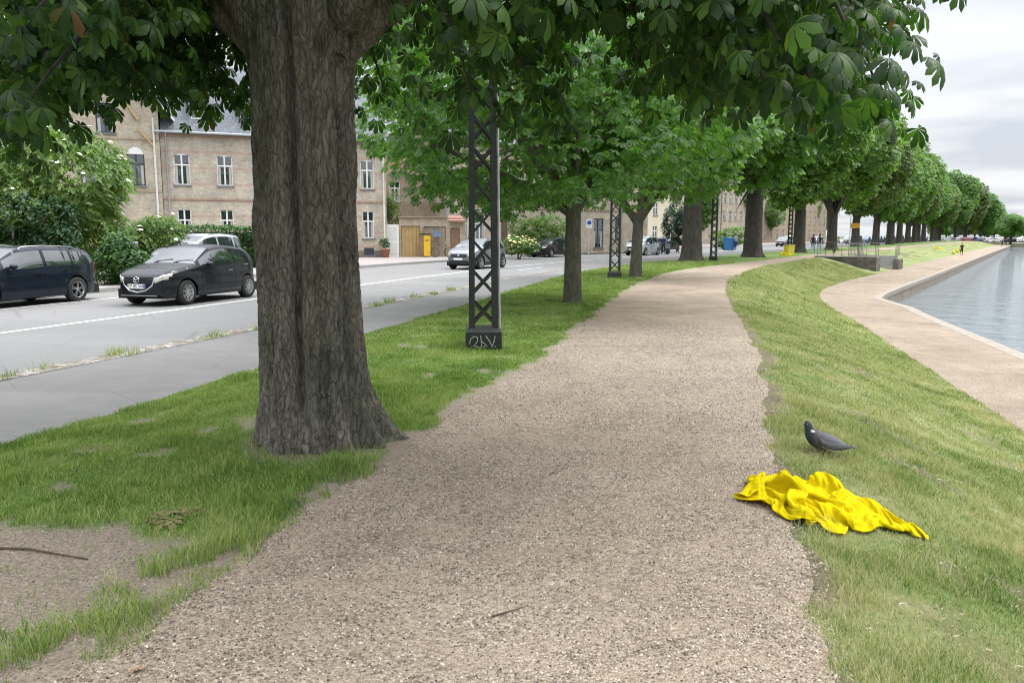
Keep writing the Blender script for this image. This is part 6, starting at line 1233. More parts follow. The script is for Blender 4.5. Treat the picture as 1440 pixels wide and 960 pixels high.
-14,-12,10,-12,-11,13,-10,-4,20,-1,-8,16,3,-11,13,-5,-8,15,-7,-7,15,6,-10,16,-2,-3,13,7,-4,16,3,-2,13,7,-7,17,6,1,17,8,-9,15,10,1,10,15,-5,18,6,4,18,12,5,17,13,13,13,13,2,16,7,-14,0,
-11,-12,-6,-13,9,18,-4,-1,21,-1,1,16,-8,12,6,-13,3,14,-13,-5,15,-6,-9,15,5,11,14,-1,8,14,2,-3,16,-4,-1,7,-16,-5,13,-12,-8,14,-10,-12,14,7,13,-8,-9,-7,3,17,-9,1,19,-11,5,19,-10,16,11,
-6,19,3,-2,22,-7,-8,19,-7,4,18,-3,-3,15,-6,-14,10,1,-3,6,14,-11,5,11,-6,13,-7,-3,7,-12,-4,9,-4,-8,0,-16,-8,5,-13,-7,2,-15,-12,15,-3,-9,17,-5,-7,18,-3,-9,16,3,-6,15,2,-10,15,-3,-6,16,
-5,-3,14,11,-6,15,3,-2,17,2,-10,13,-3,-5,17,5,0,13,12,5,8,17,-7,17,-1,2,17,11,1,14,14,8,14,8,9,7,12,-2,16,-1,-13,-5,-13,-13,0,-10,2,19,-4,8,20,3,8,18,2,3,17,-6,1,16,-7,-9,12,-10,0,10,
-12,5,17,-4,9,14,-2,7,13,2,1,13,-1,1,12,-8,-8,11,4,1,-12,-6,3,7,15,1,2,19,-7,10,17,-8,16,15,-9,18,13,-9,16,9,-6,23,-6,-4,17,-7,-11,17,-2,-5,17,-8,-5,14,-1,-8,4,12,-9,11,-1,0,8,-14,-7,
-1,-13,-6,0,-13,-6,9,-15,-13,11,-3,-7,13,-9,-10,13,5,-11,16,-2,-4,18,-4,-8,17,-2,-10,15,4,-4,16,-4,0,14,-1,-5,12,8,-6,14,-11,-6,18,1,-5,11,10,0,13,9,0,0,10,1,19,3,1,12,12,0,6,17,8,15,
8,8,18,-2,7,11,9,-9,9,-12,-15,-8,-13,-12,7,-13,2,22,0,7,20,3,6,20,1,1,20,-3,-9,13,-6,5,17,2,4,12,-12,3,12,-13,5,17,-5,8,16,0,9,6,11,2,13,6,10,-2,-2,-3,-4,16,-1,-1,17,-2,4,19,-1,13,16,
-1,21,9,-3,23,0,-5,24,0,-5,24,0,-7,22,-3,-10,20,1,-9,18,-3,-14,12,1,-13,-6,-8,-11,1,-11,1,13,-10,-11,11,-2,-9,9,-9,-10,6,-9,-8,10,-2,-1,11,-14,-8,16,-4,-10,16,3,-7,17,6,-5,18,2,-5,17,
-4,-1,16,-5,-2,11,8,-6,13,-12,-5,17,1,-5,11,12,-5,-4,7,6,8,12,-11,8,11,1,11,11,9,13,9,9,11,1,8,13,5,3,10,-6,-4,12,-6,-8,10,-8,-8,6,-13,-8,2,-14,-5,20,-5,0,22,2,1,20,2,7,19,4,5,21,2,
-4,18,-4,7,16,2,4,13,-10,11,11,-10,3,18,0,9,7,10,10,-7,7,-2,12,10,-2,4,15,10,-3,13,-5,12,8,-8,8,3,-9,13,-6,-10,21,2,-9,23,1,-6,23,0,-4,24,-1,-6,23,0,-7,21,1,-13,8,-3,-12,-5,-9,-13,2,
-10,-5,13,-5,-5,16,-1,-9,11,2,-8,11,-4,-11,9,-2,0,15,-9,-7,15,-8,-8,15,-3,-5,18,2,2,14,8,-1,13,-2,-3,15,-3,-3,17,-6,-7,10,6,-8,3,14,-10,-6,10,-4,7,15,-3,11,13,8,12,-2,6,15,-1,12,5,2,
7,15,3,6,13,-8,1,14,-5,-17,-3,-11,3,13,-2,-1,8,-7,-9,13,-10,-8,19,-6,-5,20,-6,-2,21,2,2,20,4,10,19,1,1,21,3,9,12,6,8,18,0,7,13,-11,7,15,-5,15,-7,4,-5,17,10,-4,18,3,9,2,15,5,3,14,-9,
13,8,-4,7,-18,-7,7,-14,-15,17,-4,-15,19,-2,-14,20,0,-12,22,1,-10,22,2,-6,21,1,-2,20,1,-14,6,-1,-5,-2,-15,-9,7,0,-1,20,4,-9,12,6,-10,11,1,-11,9,-2,-7,16,-2,-6,16,-7,5,14,-6,1,17,-6,1,
10,1,-4,14,2,-6,16,3,-3,11,11,-15,2,8,-4,-2,11,-8,7,13,0,1,17,6,14,5,9,13,-6,7,5,-11,5,18,3,5,3,-13,3,13,-10,-2,8,-8,-8,-1,-12,0,17,0,-5,19,-1,0,16,11,-4,18,-3,5,12,-8,-2,23,1,-6,6,
14,2,21,-1,10,19,-7,4,16,-8,9,17,-5,-1,15,-6,24,0,-2,-12,19,1,-5,10,14,6,9,13,-6,13,7,1,13,6,-4,14,3,-4,8,-13,-2,6,-18,-9,11,-13,-15,16,-3,-15,19,2,-15,19,1,-14,20,1,-12,21,-1,-4,18,
0,-10,16,-1,-14,4,-8,-15,4,6,-3,14,0,-2,14,8,-5,14,6,-9,9,-9,-5,14,1,-2,15,5,9,7,-11,2,16,-5,-2,18,5,-10,9,8,-14,1,7,-6,10,9,-5,2,13,-7,6,7,4,5,11,2,10,7,11,12,-1,6,9,-11,4,8,-5,9,11,
-3,1,6,-13,2,10,-12,-3,3,-14,-1,13,-7,-1,16,6,-1,14,2,-3,18,11,2,13,10,4,16,-3,0,21,2,-12,8,16,1,13,-5,5,19,-14,8,18,-13,9,14,-4,29,5,8,-19,19,-12,-9,13,11,0,0,23,-5,14,15,-2,13,-12,
-5,16,-5,1,17,4,-2,15,-5,4,0,-17,-7,12,-12,-13,17,0,-13,17,6,-15,18,-2,-12,18,5,-13,20,3,-16,16,0,-16,17,-3,-14,13,-7,-11,4,-3,-7,13,-4,-11,15,2,1,7,11,-6,12,-9,3,10,14,-8,14,-1,1,4,
-7,-7,13,-3,1,10,11,-7,8,13,-15,-5,1,-5,10,10,-6,-2,13,7,13,11,3,17,-6,6,9,-11,14,4,3,-2,10,-14,8,12,-3,12,13,-1,1,15,-7,0,-3,-16,3,9,-13,-1,18,0,-1,14,9,-2,19,1,-2,17,2,10,1,18,2,14,
14,-4,21,7,-8,16,-3,-8,17,12,-6,14,-13,8,-4,-24,34,8,8,-22,13,-8,-15,17,-13,-6,6,23,-7,6,20,-11,14,2,-2,15,-4,1,13,-10,4,15,-5,-2,14,-3,-6,8,-2,-2,10,-12,-9,11,-1,-10,18,-4,-14,18,1,
-13,19,-1,-14,18,-4,-14,19,-2,-14,18,2,-15,15,2,-16,10,5,-11,10,-2,-2,8,-5,-4,11,2,-4,10,3,-5,8,9,-7,10,4,-13,1,-3,-12,3,2,-1,7,14,-7,3,14,-10,2,4,9,13,7,7,10,1,6,13,-2,-1,5,-18,11,
11,-2,5,11,-3,0,9,-13,8,16,-3,12,11,5,0,12,-6,7,3,-15,-1,13,1,-3,15,1,1,15,-6,4,16,5,2,15,7,10,2,14,3,15,14,-7,17,-1,-10,19,-3,-6,19,9,-5,12,1,3,1,22,3,19,-13,-20,15,-14,-7,15,-7,-11,
5,19,-24,4,-2,4,14,12,-5,18,6,7,14,-9,6,13,-10,-9,8,-3,-7,7,7,-15,7,6,-12,4,-10,-15,12,-6,-12,18,-3,-10,19,3,-11,18,-2,-16,16,-3,-13,18,2,-11,19,5,-4,19,1,-1,19,-9,0,11,-15,-10,15,7,
-10,11,7,-15,5,6,-16,-5,7,-11,-11,0,-15,4,7,4,2,15,-2,10,13,9,10,-9,6,16,-6,10,11,7,2,11,-14,4,7,-15,10,9,3,2,14,-2,6,11,-13,7,14,-5,6,12,9,2,15,-6,4,7,-12,-2,11,8,-2,14,2,9,11,-7,2,
17,-4,1,16,6,11,10,14,-3,12,4,1,15,3,-10,17,-5,-6,20,8,15,21,-3,-3,-4,14,-11,21,-10,-5,15,-22,-3,12,-6,-25,6,11,-13,5,-10,3,15,15,-3,18,11,1,13,-4,-2,12,-16,-11,6,1,-8,10,1,-10,6,6,
-10,4,3,-11,8,6,-15,10,6,-12,18,-1,-8,17,-8,-9,15,-12,-5,21,-7,0,19,-5,-6,18,5,-11,16,5,-17,9,5,-17,7,3,-18,5,4,-16,3,-1,-11,4,1,-9,-1,6,2,-3,14,8,13,9,6,18,-5,7,9,-15,4,13,-2,2,8,-10,
7,6,-13,-1,15,-7,10,13,5,7,14,4,8,13,-6,1,7,-11,5,15,-2,3,13,2,-2,11,-7,1,10,7,5,12,8,3,13,-4,2,15,-1,8,9,-7,-2,14,-1,8,16,4,1,16,10,-3,17,0,-7,6,-22,14,3,21,0,9,23,-9,18,-12,-11,15,
-17,-4,13,-3,-16,-3,-18,-13,13,-6,-1,15,18,3,15,15,-10,12,-4,-14,12,2,-6,11,-13,-13,4,-4,-14,6,2,-4,10,9,6,4,13,-9,7,4,-7,11,-10,-6,13,-15,-7,13,-7,-14,11,12,-12,15,8,-16,11,3,-20,9,
-3,-18,9,2,-18,8,3,-15,11,6,-11,13,7,1,14,-5,-6,10,5,11,7,-2,11,7,6,5,16,-5,4,16,-6,3,11,-10,6,3,-15,1,9,-15,2,17,-4,12,11,6,10,10,6,-2,15,-2,7,8,-12,0,13,-4,0,12,9,1,12,-8,5,9,6,5,
14,8,1,11,-8,7,10,1,-1,15,-2,3,11,5,11,15,3,2,16,8,9,10,-15,-6,9,19,10,8,22,10,7,18,-11,17,-6,-11,14,-7,-13,6,-18,-11,5,-19,2,9,-9,-1,15,14,-14,14,8,-16,13,6,-7,15,0,-16,6,-6,-12,8,
-10,-11,8,7,0,9,7,7,7,11,-4,8,10,4,9,-2,3,7,-13,-17,7,9,-19,6,7,-21,4,5,-20,3,4,-17,12,4,-13,16,0,-11,16,3,-9,18,1,-7,13,-9,0,8,-15,-6,12,0,2,11,-9,6,15,2,10,11,1,8,11,-5,0,15,-4,3,
10,-13,7,6,-14,6,13,-6,7,8,10,4,11,-4,5,14,5,0,11,-5,3,11,-4,2,12,7,2,12,-9,5,12,5,5,13,3,1,12,-5,-2,7,14,-3,13,9,2,15,5,14,7,4,7,2,11,-5,17,-1,-1,14,15,15,4,16,10,9,16,-11,14,-8,-20,
13,-1,-19,7,-13,10,4,-19,3,7,-18,-23,10,2,-19,12,7,-8,13,0,-11,16,5,-12,11,6,-12,9,-8,-7,12,5,11,6,12,6,-5,13,0,-5,12,3,13,3,-10,11,8,-15,2,8,-17,7,6,-13,13,-3,-14,12,-9,-12,14,-2,-11,
17,-2,-13,10,-10,-11,8,-8,-1,18,5,-5,17,-2,-4,10,-10,-4,11,-5,1,7,-13,5,14,-8,10,12,4,1,10,-9,8,12,1,8,9,-7,8,13,4,0,13,3,7,11,-10,0,11,11,5,14,-10,0,11,0,4,12,6,4,15,-9,3,8,7,-1,11,
2,1,15,2,-2,12,14,-6,3,14,0,9,9,5,0,10,-6,17,4,5,17,-7,1,15,9,13,8,16,14,10,12,-21,10,-1,-17,10,-14,-8,8,4,13,3,-20,-9,13,-16,-21,-1,4,-13,16,-17,-15,10,12,-10,20,3,-16,6,-10,-6,15,
9,7,-6,12,3,-1,15,-1,-2,8,0,13,10,-3,5,16,-9,11,5,-8,12,4,-9,2,-16,-11,10,-12,-13,14,-8,-14,13,-7,-9,17,0,-11,7,-11,-10,17,-3,-8,18,3,-4,18,4,1,13,4,-7,10,-11,5,-4,-14,3,10,-10,6,15,
-4,4,16,1,9,6,12,3,15,6,5,17,2,6,8,-12,1,15,0,2,7,-8,1,15,0,4,14,0,6,15,4,1,12,-5,-3,3,15,-6,8,11,-1,12,10,0,8,13,-14,2,11,8,11,-8,2,7,15,-4,15,-2,6,18,-2,2,12,5,5,13,10,4,10,8,-9,6,
2,-14,7,9,0,14,-8,7,8,-20,-18,3,0,-13,5,-16,-7,7,-11,-16,11,-4,-16,15,-3,-10,15,3,-2,-5,16,3,-3,17,-3,-2,18,1,10,11,-9,14,5,-5,15,-4,0,11,7,-12,8,5,-10,8,-2,-15,9,-1,-2,13,-13,-7,11,
-12,-12,12,-10,-6,14,-12,-2,13,1,-6,12,-2,-9,7,-11,-2,16,3,-1,14,2,5,3,-12,3,9,-6,2,15,0,1,16,0,3,14,0,7,12,8,7,11,3,1,13,-8,-3,14,5,7,10,-9,-2,9,10,7,12,-6,4,13,1,-4,12,8,-4,10,11,
-7,1,14,-6,-1,13,-6,5,11,2,16,1,14,-2,7,-3,13,-3,3,13,2,-2,14,9,-2,17,-5,-2,12,8,11,5,12,-13,8,5,3,9,18,3,12,-12,-9,12,-12,-9,-5,-18,-6,2,-21,-12,11,-10,-16,13,7,-14,12,0,-13,17,3,-5,
1,21,5,-11,20,-6,4,19,-9,11,13,-9,11,-4,3,19,0,-10,11,-4,-16,7,0,-4,9,15,-14,9,2,-12,11,-7,-6,14,-8,5,3,-13,8,3,-18,0,11,-16,-5,13,-14,-4,17,-7,-2,17,9,-2,13,10,4,3,-12,0,10,-13,1,17,
1,-3,14,0,1,13,-5,2,17,0,8,8,10,1,15,7,2,14,-2,0,11,-4,1,5,13,5,14,1,-14,5,10,6,12,6,-3,15,8,-13,4,9,-3,-4,12,8,11,-12,15,-1,9,6,8,11,-7,13,-5,-3,15,3,0,11,9,-1,16,-2,-1,12,7,4,-1,13,
5,11,8,1,13,9,0,12,-13,-5,-4,-19,-5,-12,-18,-10,12,-13,-13,16,-4,-15,13,15,-14,17,-9,-11,12,3,-4,-3,21,-9,5,20,-14,4,10,-7,6,18,-8,10,11,-8,15,0,-3,11,-11,-13,8,1,-9,8,-4,-2,14,-4,-8,
11,-1,6,11,-3,-8,9,-1,-4,12,-10,10,8,-13,7,8,-11,7,7,-12,0,14,1,-4,14,-1,-2,13,-5,1,10,-12,-1,10,-4,-4,15,3,-1,11,3,0,16,2,2,14,-2,5,11,8,0,14,4,-1,10,5,-3,1,14,-9,6,9,-11,8,9,-4,13,
9,-1,14,8,-6,11,5,8,12,-6,16,-3,5,3,6,13,0,8,11,-6,15,4,-2,19,-7,6,10,8,-1,12,3,3,-9,15,3,9,11,6,17,-4,2,15,4,0,-6,-20,-3,-7,-16,-8,12,-16,-9,10,-9,-12,13,15,-14,18,-7,-15,15,-10,-9,
7,16,-13,7,16,-16,10,15,-3,-4,22,-8,5,21,-14,16,2,-12,14,-6,-9,7,-9,-13,4,-10,-10,6,-9,0,15,-4,-4,13,0,8,13,6,2,9,11,2,14,0,7,11,-10,13,1,-13,10,2,-13,2,16,-8,-4,15,0,-7,15,-2,-4,14,
-9,0,14,-10,-7,16,0,-3,3,14,-6,10,8,6,15,1,5,16,2,-3,16,4,-9,9,8,-4,-4,17,-10,7,7,-6,9,5,-7,7,14,-4,13,9,11,14,1,-2,-3,5,11,4,12,7,9,6,-7,8,10,1,10,3,7,13,-3,0,8,5,3,6,10,6,-5,14,7,
16,-1,4,16,2,1,-2,-16,-2,1,-16,-4,8,-16,-5,4,-10,-11,15,5,-10,16,-3,-14,16,-4,-14,16,-2,-16,13,10,-11,5,21,-8,1,21,-4,-2,22,-17,14,3,-18,2,-9,-16,8,-8,-16,-1,-7,-7,16,-7,-7,16,-7,-4,
17,0,5,9,9,12,12,6,9,8,12,2,10,9,5,10,-3,13,6,-11,1,8,-8,5,16,-7,0,16,-4,-6,17,-3,-10,13,-6,-8,14,-4,4,14,-5,-7,9,10,-7,1,11,-5,11,8,0,17,3,5,14,1,-8,12,4,-4,-1,12,-10,10,7,-6,10,2,
-5,7,15,1,15,-2,9,-11,1,-4,6,9,5,14,6,8,2,10,3,-2,14,0,10,0,3,7,12,9,11,-7,6,-1,11,7,11,7,4,17,-3,0,10,-10,-1,-2,-16,1,6,-15,-4,2,-15,-8,15,0,-8,18,2,-11,17,2,-11,14,-6,-13,11,8,-11,
6,13,-8,5,15,-7,1,19,-15,12,7,-22,3,-8,-18,-11,-8,-18,5,-7,-9,18,1,-10,19,-5,-4,16,5,-4,0,16,2,13,10,14,9,6,10,12,5,5,10,-2,6,10,2,-3,16,-1,1,12,0,-1,14,-3,-1,16,-3,-9,12,-4,1,17,-6,
7,14,-9,4,14,-8,-10,3,9,-11,7,10,-5,11,11,-2,14,7,1,15,-4,-9,13,0,-4,3,9,-9,7,10,-6,11,0,3,11,-3,11,-11,4,11,-8,8,-2,14,4,3,10,5,5,-4,12,4,-2,13,2,7,13,9,14,-7,3,12,-3,9,6,7,-6,12,-6,
10,13,-2,-4,11,-4,1,3,-16,-3,1,-16,-2,10,-12,-6,18,1,-8,16,1,-5,17,5,-11,1,14,-9,13,-3,-7,10,7,-6,-2,21,-16,15,2,-19,1,-7,-18,-11,-6,-20,6,-3,-18,5,-11,-6,19,10,-10,6,17,-6,11,18,-6,
15,10,1,8,15,7,16,7,11,11,-7,13,5,-6,7,17,-1,-6,17,1,-7,11,10,-5,15,7,-4,17,-1,5,16,-8,4,16,-7,2,16,-8,-11,9,-7,0,14,-8,-9,10,4,5,5,15,-2,11,12,-10,14,2,-8,14,-6,-12,7,6,-6,1,15,16,
10,-1,8,-12,3,11,-11,1,-2,8,11,3,2,11,1,-4,8,2,14,7,9,-3,11,7,11,6,5,11,-8,-4,12,-6,5,10,1,1,12,-7,5,12,-1,0,8,-11,-5,6,-6,-6,8,-7,-11,7,3,-2,17,1,5,13,-3,-4,10,6,-6,17,5,-6,7,-8,-2,
6,19,-14,10,3,-17,-3,-10,-19,3,-4,-18,5,-3,-18,-4,-9,-14,7,10,-10,9,20,-3,13,13,-8,20,9,-2,-1,19,0,12,16,2,16,3,3,15,0,2,16,-3,7,17,-4,0,16,-2,-4,15,5,-4,14,8,-3,15,6,-2,16,0,0,16,-5,
-4,14,-10,3,13,-9,2,12,-13,-6,14,-4,-3,9,10,-3,10,12,-10,12,8,-13,10,2,-14,4,-2,21,10,3,3,-9,2,3,-9,4,2,-13,3,1,-7,13,0,6,11,5,8,8,3,12,-6,10,7,7,11,11,3,-2,14,-7,-9,9,-7,9,12,11,3,
4,-16,-1,9,-15,-4,16,0,-8,3,-8,-6,12,9,0,9,12,-2,17,1,2,16,-6,-3,7,-9,-10,12,-8,-4,15,9,-2,6,9,-14,9,2,-12,3,0,-14,-1,-11,-19,4,-6,-20,3,8,-23,8,-7,3,1,21,-6,7,13,5,7,23,-3,11,22,-2,
12,20,-6,20,2,-6,18,1,-5,19,1,3,18,-6,9,16,-1,-2,17,-5,-7,16,1,0,15,9,3,16,9,-7,15,2,-5,14,-10,-1,14,-12,5,14,-11,-3,14,-12,-12,9,-5,-7,11,12,-10,11,9,-14,8,5,25,10,-1,0,-16,7,-1,-14,
-7,-1,-6,12,3,-6,9,-7,-2,14,8,4,11,5,15,-5,-1,12,-7,4,11,-6,2,11,-2,8,11,4,6,13,9,-2,14,-7,-2,10,-12,-5,6,-13,-7,10,-9,-4,9,9,-5,11,3,4,13,11,-1,16,7,-6,14,-6,-2,5,-13,-8,10,1,-1,14,
1,-9,6,-5,-7,13,8,-12,8,-1,-13,-2,-3,-17,6,7,-21,5,-9,-20,5,-3,-11,6,7,-10,1,18,-1,9,22,-3,13,21,13,7,15,10,14,9,-5,20,6,-7,19,7,-5,19,4,-1,19,0,-1,17,-6,0,16,-6,-3,17,-1,-3,16,3,-1,
17,6,-3,15,1,-6,15,-3,-5,12,-10,-6,13,-12,-4,10,-12,-8,12,-3,-14,8,2,30,8,0,-3,-18,3,-5,-17,2,-5,-17,-3,-6,-6,14,-1,1,18,6,12,-1,-5,7,-5,4,13,0,6,14,4,5,11,-10,-3,17,-2,10,13,5,4,14,
0,-9,3,-14,-3,15,3,1,4,-12,-7,14,3,-6,6,9,4,16,0,-7,13,0,1,17,1,-9,4,-12,-5,13,7,2,8,8,-9,14,-7,-4,11,2,-9,10,-8,-12,11,-2,-13,4,6,-17,5,-3,-20,8,4,-20,0,6,-21,4,-10,-10,4,11,11,3,21,
-7,15,17,11,11,12,17,8,9,1,20,13,-5,21,11,-5,19,9,-6,20,7,-6,18,0,-2,17,-6,0,17,-8,-5,15,-7,-7,15,2,-3,18,2,-1,15,5,-8,14,-1,-8,14,-8,-6,13,-12,-6,10,-13,34,7,0,-6,-20,2,-6,-19,5,-7,
-17,-2,-7,-14,10,-6,-5,18,0,15,-5,-2,14,-10,1,16,-1,6,12,10,0,14,-2,2,13,-1,4,13,-8,1,13,-4,-1,12,-7,-4,12,6,-5,11,0,-3,8,-6,-3,7,13,-3,15,7,-5,15,-3,-2,8,-13,-4,14,-9,-8,13,2,-2,8,
10,-6,8,7,-5,15,6,-9,11,-5,-11,11,-9,-5,10,-9,-15,7,2,-16,8,8,-17,8,5,-20,6,-3,-20,4,-7,-13,4,3,-5,-3,14,-7,3,11,21,13,6,17,16,10,8,19,14,2,20,15,-5,20,11,-6,20,9,-5,19,8,-6,19,4,-5,
17,-3,-5,15,-10,-3,15,-9,-8,14,-4,-5,15,1,1,16,4,0,16,-4,-6,3,-12,33,7,4,-6,-20,2,-6,-21,-3,-8,-17,4,-12,-6,14,-10,-3,14,-15,8,8,-1,11,-7,7,11,-11,3,14,-10,-3,14,-5,3,15,3,6,14,7,0,
15,-3,-7,12,2,3,10,-10,-5,10,6,-4,11,-3,-9,9,-6,-3,15,4,0,13,8,-9,13,2,-3,13,-7,2,7,-11,-12,12,-2,-8,11,6,0,13,10,-9,11,6,-13,11,-1,-12,8,-6,-4,11,-9,-16,5,-5,-15,10,-1,-13,12,5,-17,
7,6,-16,4,-7,-18,5,3,-16,-5,-1,-7,5,15,15,12,13,20,14,-1,15,18,11,10,17,16,-1,20,10,-9,20,10,-6,21,9,1,19,9,-7,20,5,-8,16,-3,-5,13,-10,-7,11,-12,-9,12,-4,5,14,-3,12,11,-1,32,3,-5,-4,
-18,2,-5,-20,1,-12,-10,16,-13,-4,14,-16,0,12,-15,9,3,-14,9,4,-7,13,-6,7,9,-14,8,10,-12,8,9,-10,0,16,-4,-2,13,8,0,13,10,-6,14,0,-1,12,-10,-9,9,7,-1,10,-8,-7,9,3,-2,12,-5,-5,13,-4,-5,
16,0,-2,12,7,-12,10,-2,-2,10,-8,-11,10,-2,-11,9,2,-11,15,4,-4,13,7,-14,5,1,-13,7,1,-14,7,-8,-10,15,0,-13,5,-1,-6,8,2,-15,9,7,-21,3,-1,-18,3,-8,-16,0,2,6,12,13,17,16,2,13,16,15,8,11,
12,14,19,-5,4,22,11,1,22,12,-3,21,10,-9,20,6,-6,20,4,-9,13,-5,-8,7,-17,-5,6,-12,11,10,-4,20,-15,2,-4,0,11,-16,-6,-2,-12,-7,3,-19,-1,3,-7,1,14,1,1,16,-13,9,2,-12,6,-3,-3,13,5,4,7,-10,
3,11,-12,7,11,-10,-1,15,-7,-6,14,-1,0,12,9,-6,11,8,-5,13,0,-11,12,0,2,10,-8,-10,10,5,6,10,-12,-4,13,-6,-9,14,-3,-6,10,3,-8,12,4,-7,9,0,-12,11,-3,-12,12,-2,-12,9,-4,-13,12,2,-10,7,5,
-14,4,5,-10,10,8,-9,13,-2,-8,6,-13,-17,6,-3,-12,9,2,-14,8,3,-19,5,2,-17,3,-7,-8,8,10,7,13,12,12,17,13,11,13,10,16,15,-13,13,21,2,8,19,16,0,21,14,-7,22,2,-6,17,1,0,10,-6,-10,0,-17,-1,
10,-10,16,-12,-3,-6,-4,9,-13,-7,4,-14,-3,8,-16,6,5,-7,18,1,-4,15,2,-3,4,17,-11,1,-14,-8,7,2,4,11,11,-8,11,-5,-6,13,3,6,11,-8,2,11,-6,3,15,-6,-7,15,-2,-10,12,7,-5,10,11,0,12,-10,-9,11,
1,-7,9,-2,3,13,-9,-9,11,4,-6,11,-10,-1,13,-10,-14,10,2,-6,10,11,-13,10,6,-16,7,-1,-16,8,-3,-9,10,-9,-12,9,-5,-14,6,5,-3,14,7,-13,11,-1,-15,-2,5,-13,9,-2,-5,10,-14,-14,9,-2,-15,7,10,
-20,7,-1,-19,7,-4,-7,7,18,9,14,19,15,17,2,15,16,-15,12,13,6,9,16,18,18,11,-3,2,23,-1,11,20,7,-15,1,-9,-6,6,-19,-8,-17,1,4,3,16,-6,7,12,-12,1,4,-15,7,8,-8,7,7,2,12,-10,3,14,-7,-7,11,
-7,-12,5,-12,-7,12,6,-3,10,13,-3,10,14,-11,11,5,-3,12,2,-1,13,-3,-2,15,-6,-1,15,-6,0,13,0,-8,10,2,-6,12,-2,-13,9,5,-3,13,-8,5,11,-10,-8,12,-3,-11,10,-1,-5,13,-6,-6,10,-8,-12,10,-1,-10,
11,8,-14,6,-2,-13,8,2,-15,8,4,-10,6,-12,-14,5,-1,-14,8,-2,-12,9,8,-9,10,11,-12,4,-8,-8,10,-5,-13,7,-2,-12,12,1,-15,8,-3,-19,7,1,-13,11,11,4,10,21,3,15,7,15,17,-12,11,11,5,23,4,-5,23,
13,-1,19,17,2,2,18,5,-9,17,3,13,-7,5,-12,-2,17,-8,11,14,1,17,8,-8,11,-8,-7,11,7,-7,10,9,-7,11,-10,6,12,-10,0,11,-15,-9,11,-12,-13,10,1,-10,10,11,3,10,11,-2,11,15,-5,11,13,-11,13,7,-8,
15,-4,1,13,-8,6,13,-8,-9,11,-4,-8,10,0,-12,12,0,-10,12,-1,4,14,-9,-4,12,-10,-12,9,6,-12,9,-3,2,14,-8,-6,12,-10,-13,9,-3,-13,8,8,-15,6,-4,-10,7,4,-15,7,-5,-17,4,6,-11,-2,5,-12,9,-10,
-14,8,-4,-8,10,9,-14,4,8,-14,10,1,-10,14,-6,-14,5,-3,-9,13,-6,-15,8,7,-14,7,9,-2,18,15,12,17,-4,20,10,2,22,9,-12,25,13,-2,25,14,-2,22,12,10,27,3,2,-19,5,15,-12,5,18,-14,9,10,-9,15,4,
2,17,-4,-5,17,-1,-10,13,-2,-13,10,-4,-6,10,-10,4,15,-9,4,13,-9,-6,12,-9,-13,9,-1,-11,8,11,3,9,13,-1,12,7,0,12,12,0,13,8,-6,14,4,-3,13,-6,-5,14,-7,-13,11,2,-11,10,-3,-9,13,-2,-3,12,-9,
-1,13,-10,-10,7,-1,-11,12,2,-8,12,-2,-6,13,-9,-3,9,-10,-12,9,-1,-11,7,10,-15,6,3,-17,2,7,-17,5,-3,-16,5,-7,-14,4,-1,-16,5,-4,-10,4,-3,-10,9,7,-12,10,3,-9,9,2,-10,7,-11,-11,12,-6,-16,
11,1,-14,10,9,-6,15,13,5,13,8,20,12,-4,24,15,-1,25,13,-5,25,15,-3,28,23,-3,-25,4,8,-15,2,18,-14,4,18,-16,9,13,-15,11,3,-7,16,-4,-1,18,-4,-6,16,-8,-8,12,-4,-3,12,-6,-7,15,-6,-3,13,-10,
4,14,-7,-9,8,-12,-14,8,2,-8,9,11,5,13,9,7,12,9,6,13,10,1,14,10,-7,14,5,-10,12,-6,-10,10,-3,-10,13,-4,-12,11,1,-10,13,-8,2,9,-14,-6,12,-5,-10,13,5,-12,12,-1,-9,11,-5,0,10,-10,-14,6,-5,
-16,5,0,-13,7,9,-14,7,7,-17,4,-4,-17,1,-5,-17,4,-1,-10,3,-2,-12,3,-7,-10,8,8,-13,5,-1,-12,11,5,-13,6,-1,-12,13,1,-6,14,-10,-13,13,0,-9,13,9,-3,14,13,18,14,6,23,14,-6,24,15,-3,31,25,
-1,-24,0,3,-23,0,5,-19,2,16,-15,8,18,-20,7,9,-13,12,11,-13,14,3,-11,15,-7,0,15,-9,5,16,-5,0,15,-8,-7,13,-9,-8,13,-5,-9,14,-2,-8,11,-9,-4,13,-8,-13,9,2,-5,9,13,6,10,12,9,14,5,8,14,1,
2,15,5,-7,13,5,-12,12,2,-12,12,-2,-12,13,-3,-4,10,-11,-2,10,-14,-8,12,-7,-13,9,-6,-8,10,9,-10,10,7,-12,9,0,-13,9,-7,-5,9,-10,-13,6,-4,-16,3,4,-17,7,-2,-17,5,1,-12,1,9,-9,0,-13,-16,4,
6,-16,3,0,-14,8,-7,-14,6,4,-8,11,8,-12,12,3,-11,13,-4,-6,15,-8,-13,11,1,-3,15,13,12,16,8,21,15,-1,26,11,11,-21,8,-6,-25,6,-3,-20,0,6,-19,-4,11,-21,7,7,-11,11,16,-20,12,5,-9,17,10,-15,
15,1,-9,12,-8,0,15,-6,5,16,-8,2,14,-10,-6,12,-10,-9,12,1,-11,14,-1,-8,13,0,-8,13,-4,-12,7,7,-3,10,8,5,14,7,10,14,-4,10,14,-1,-1,14,3,-9,14,1,-11,13,1,-11,11,2,-12,9,-5,-9,11,-9,-3,12,
-11,-9,9,-9,-12,9,4,-11,8,3,-6,12,10,-10,9,1,-6,9,-10,-13,7,-9,-14,5,4,-15,7,1,-15,3,7,-11,2,-9,-19,2,1,-17,0,7,-17,3,-4,-14,5,-4,-14,7,-4,-10,8,2,-8,13,7,-11,13,3,-10,13,-4,-8,13,-8,
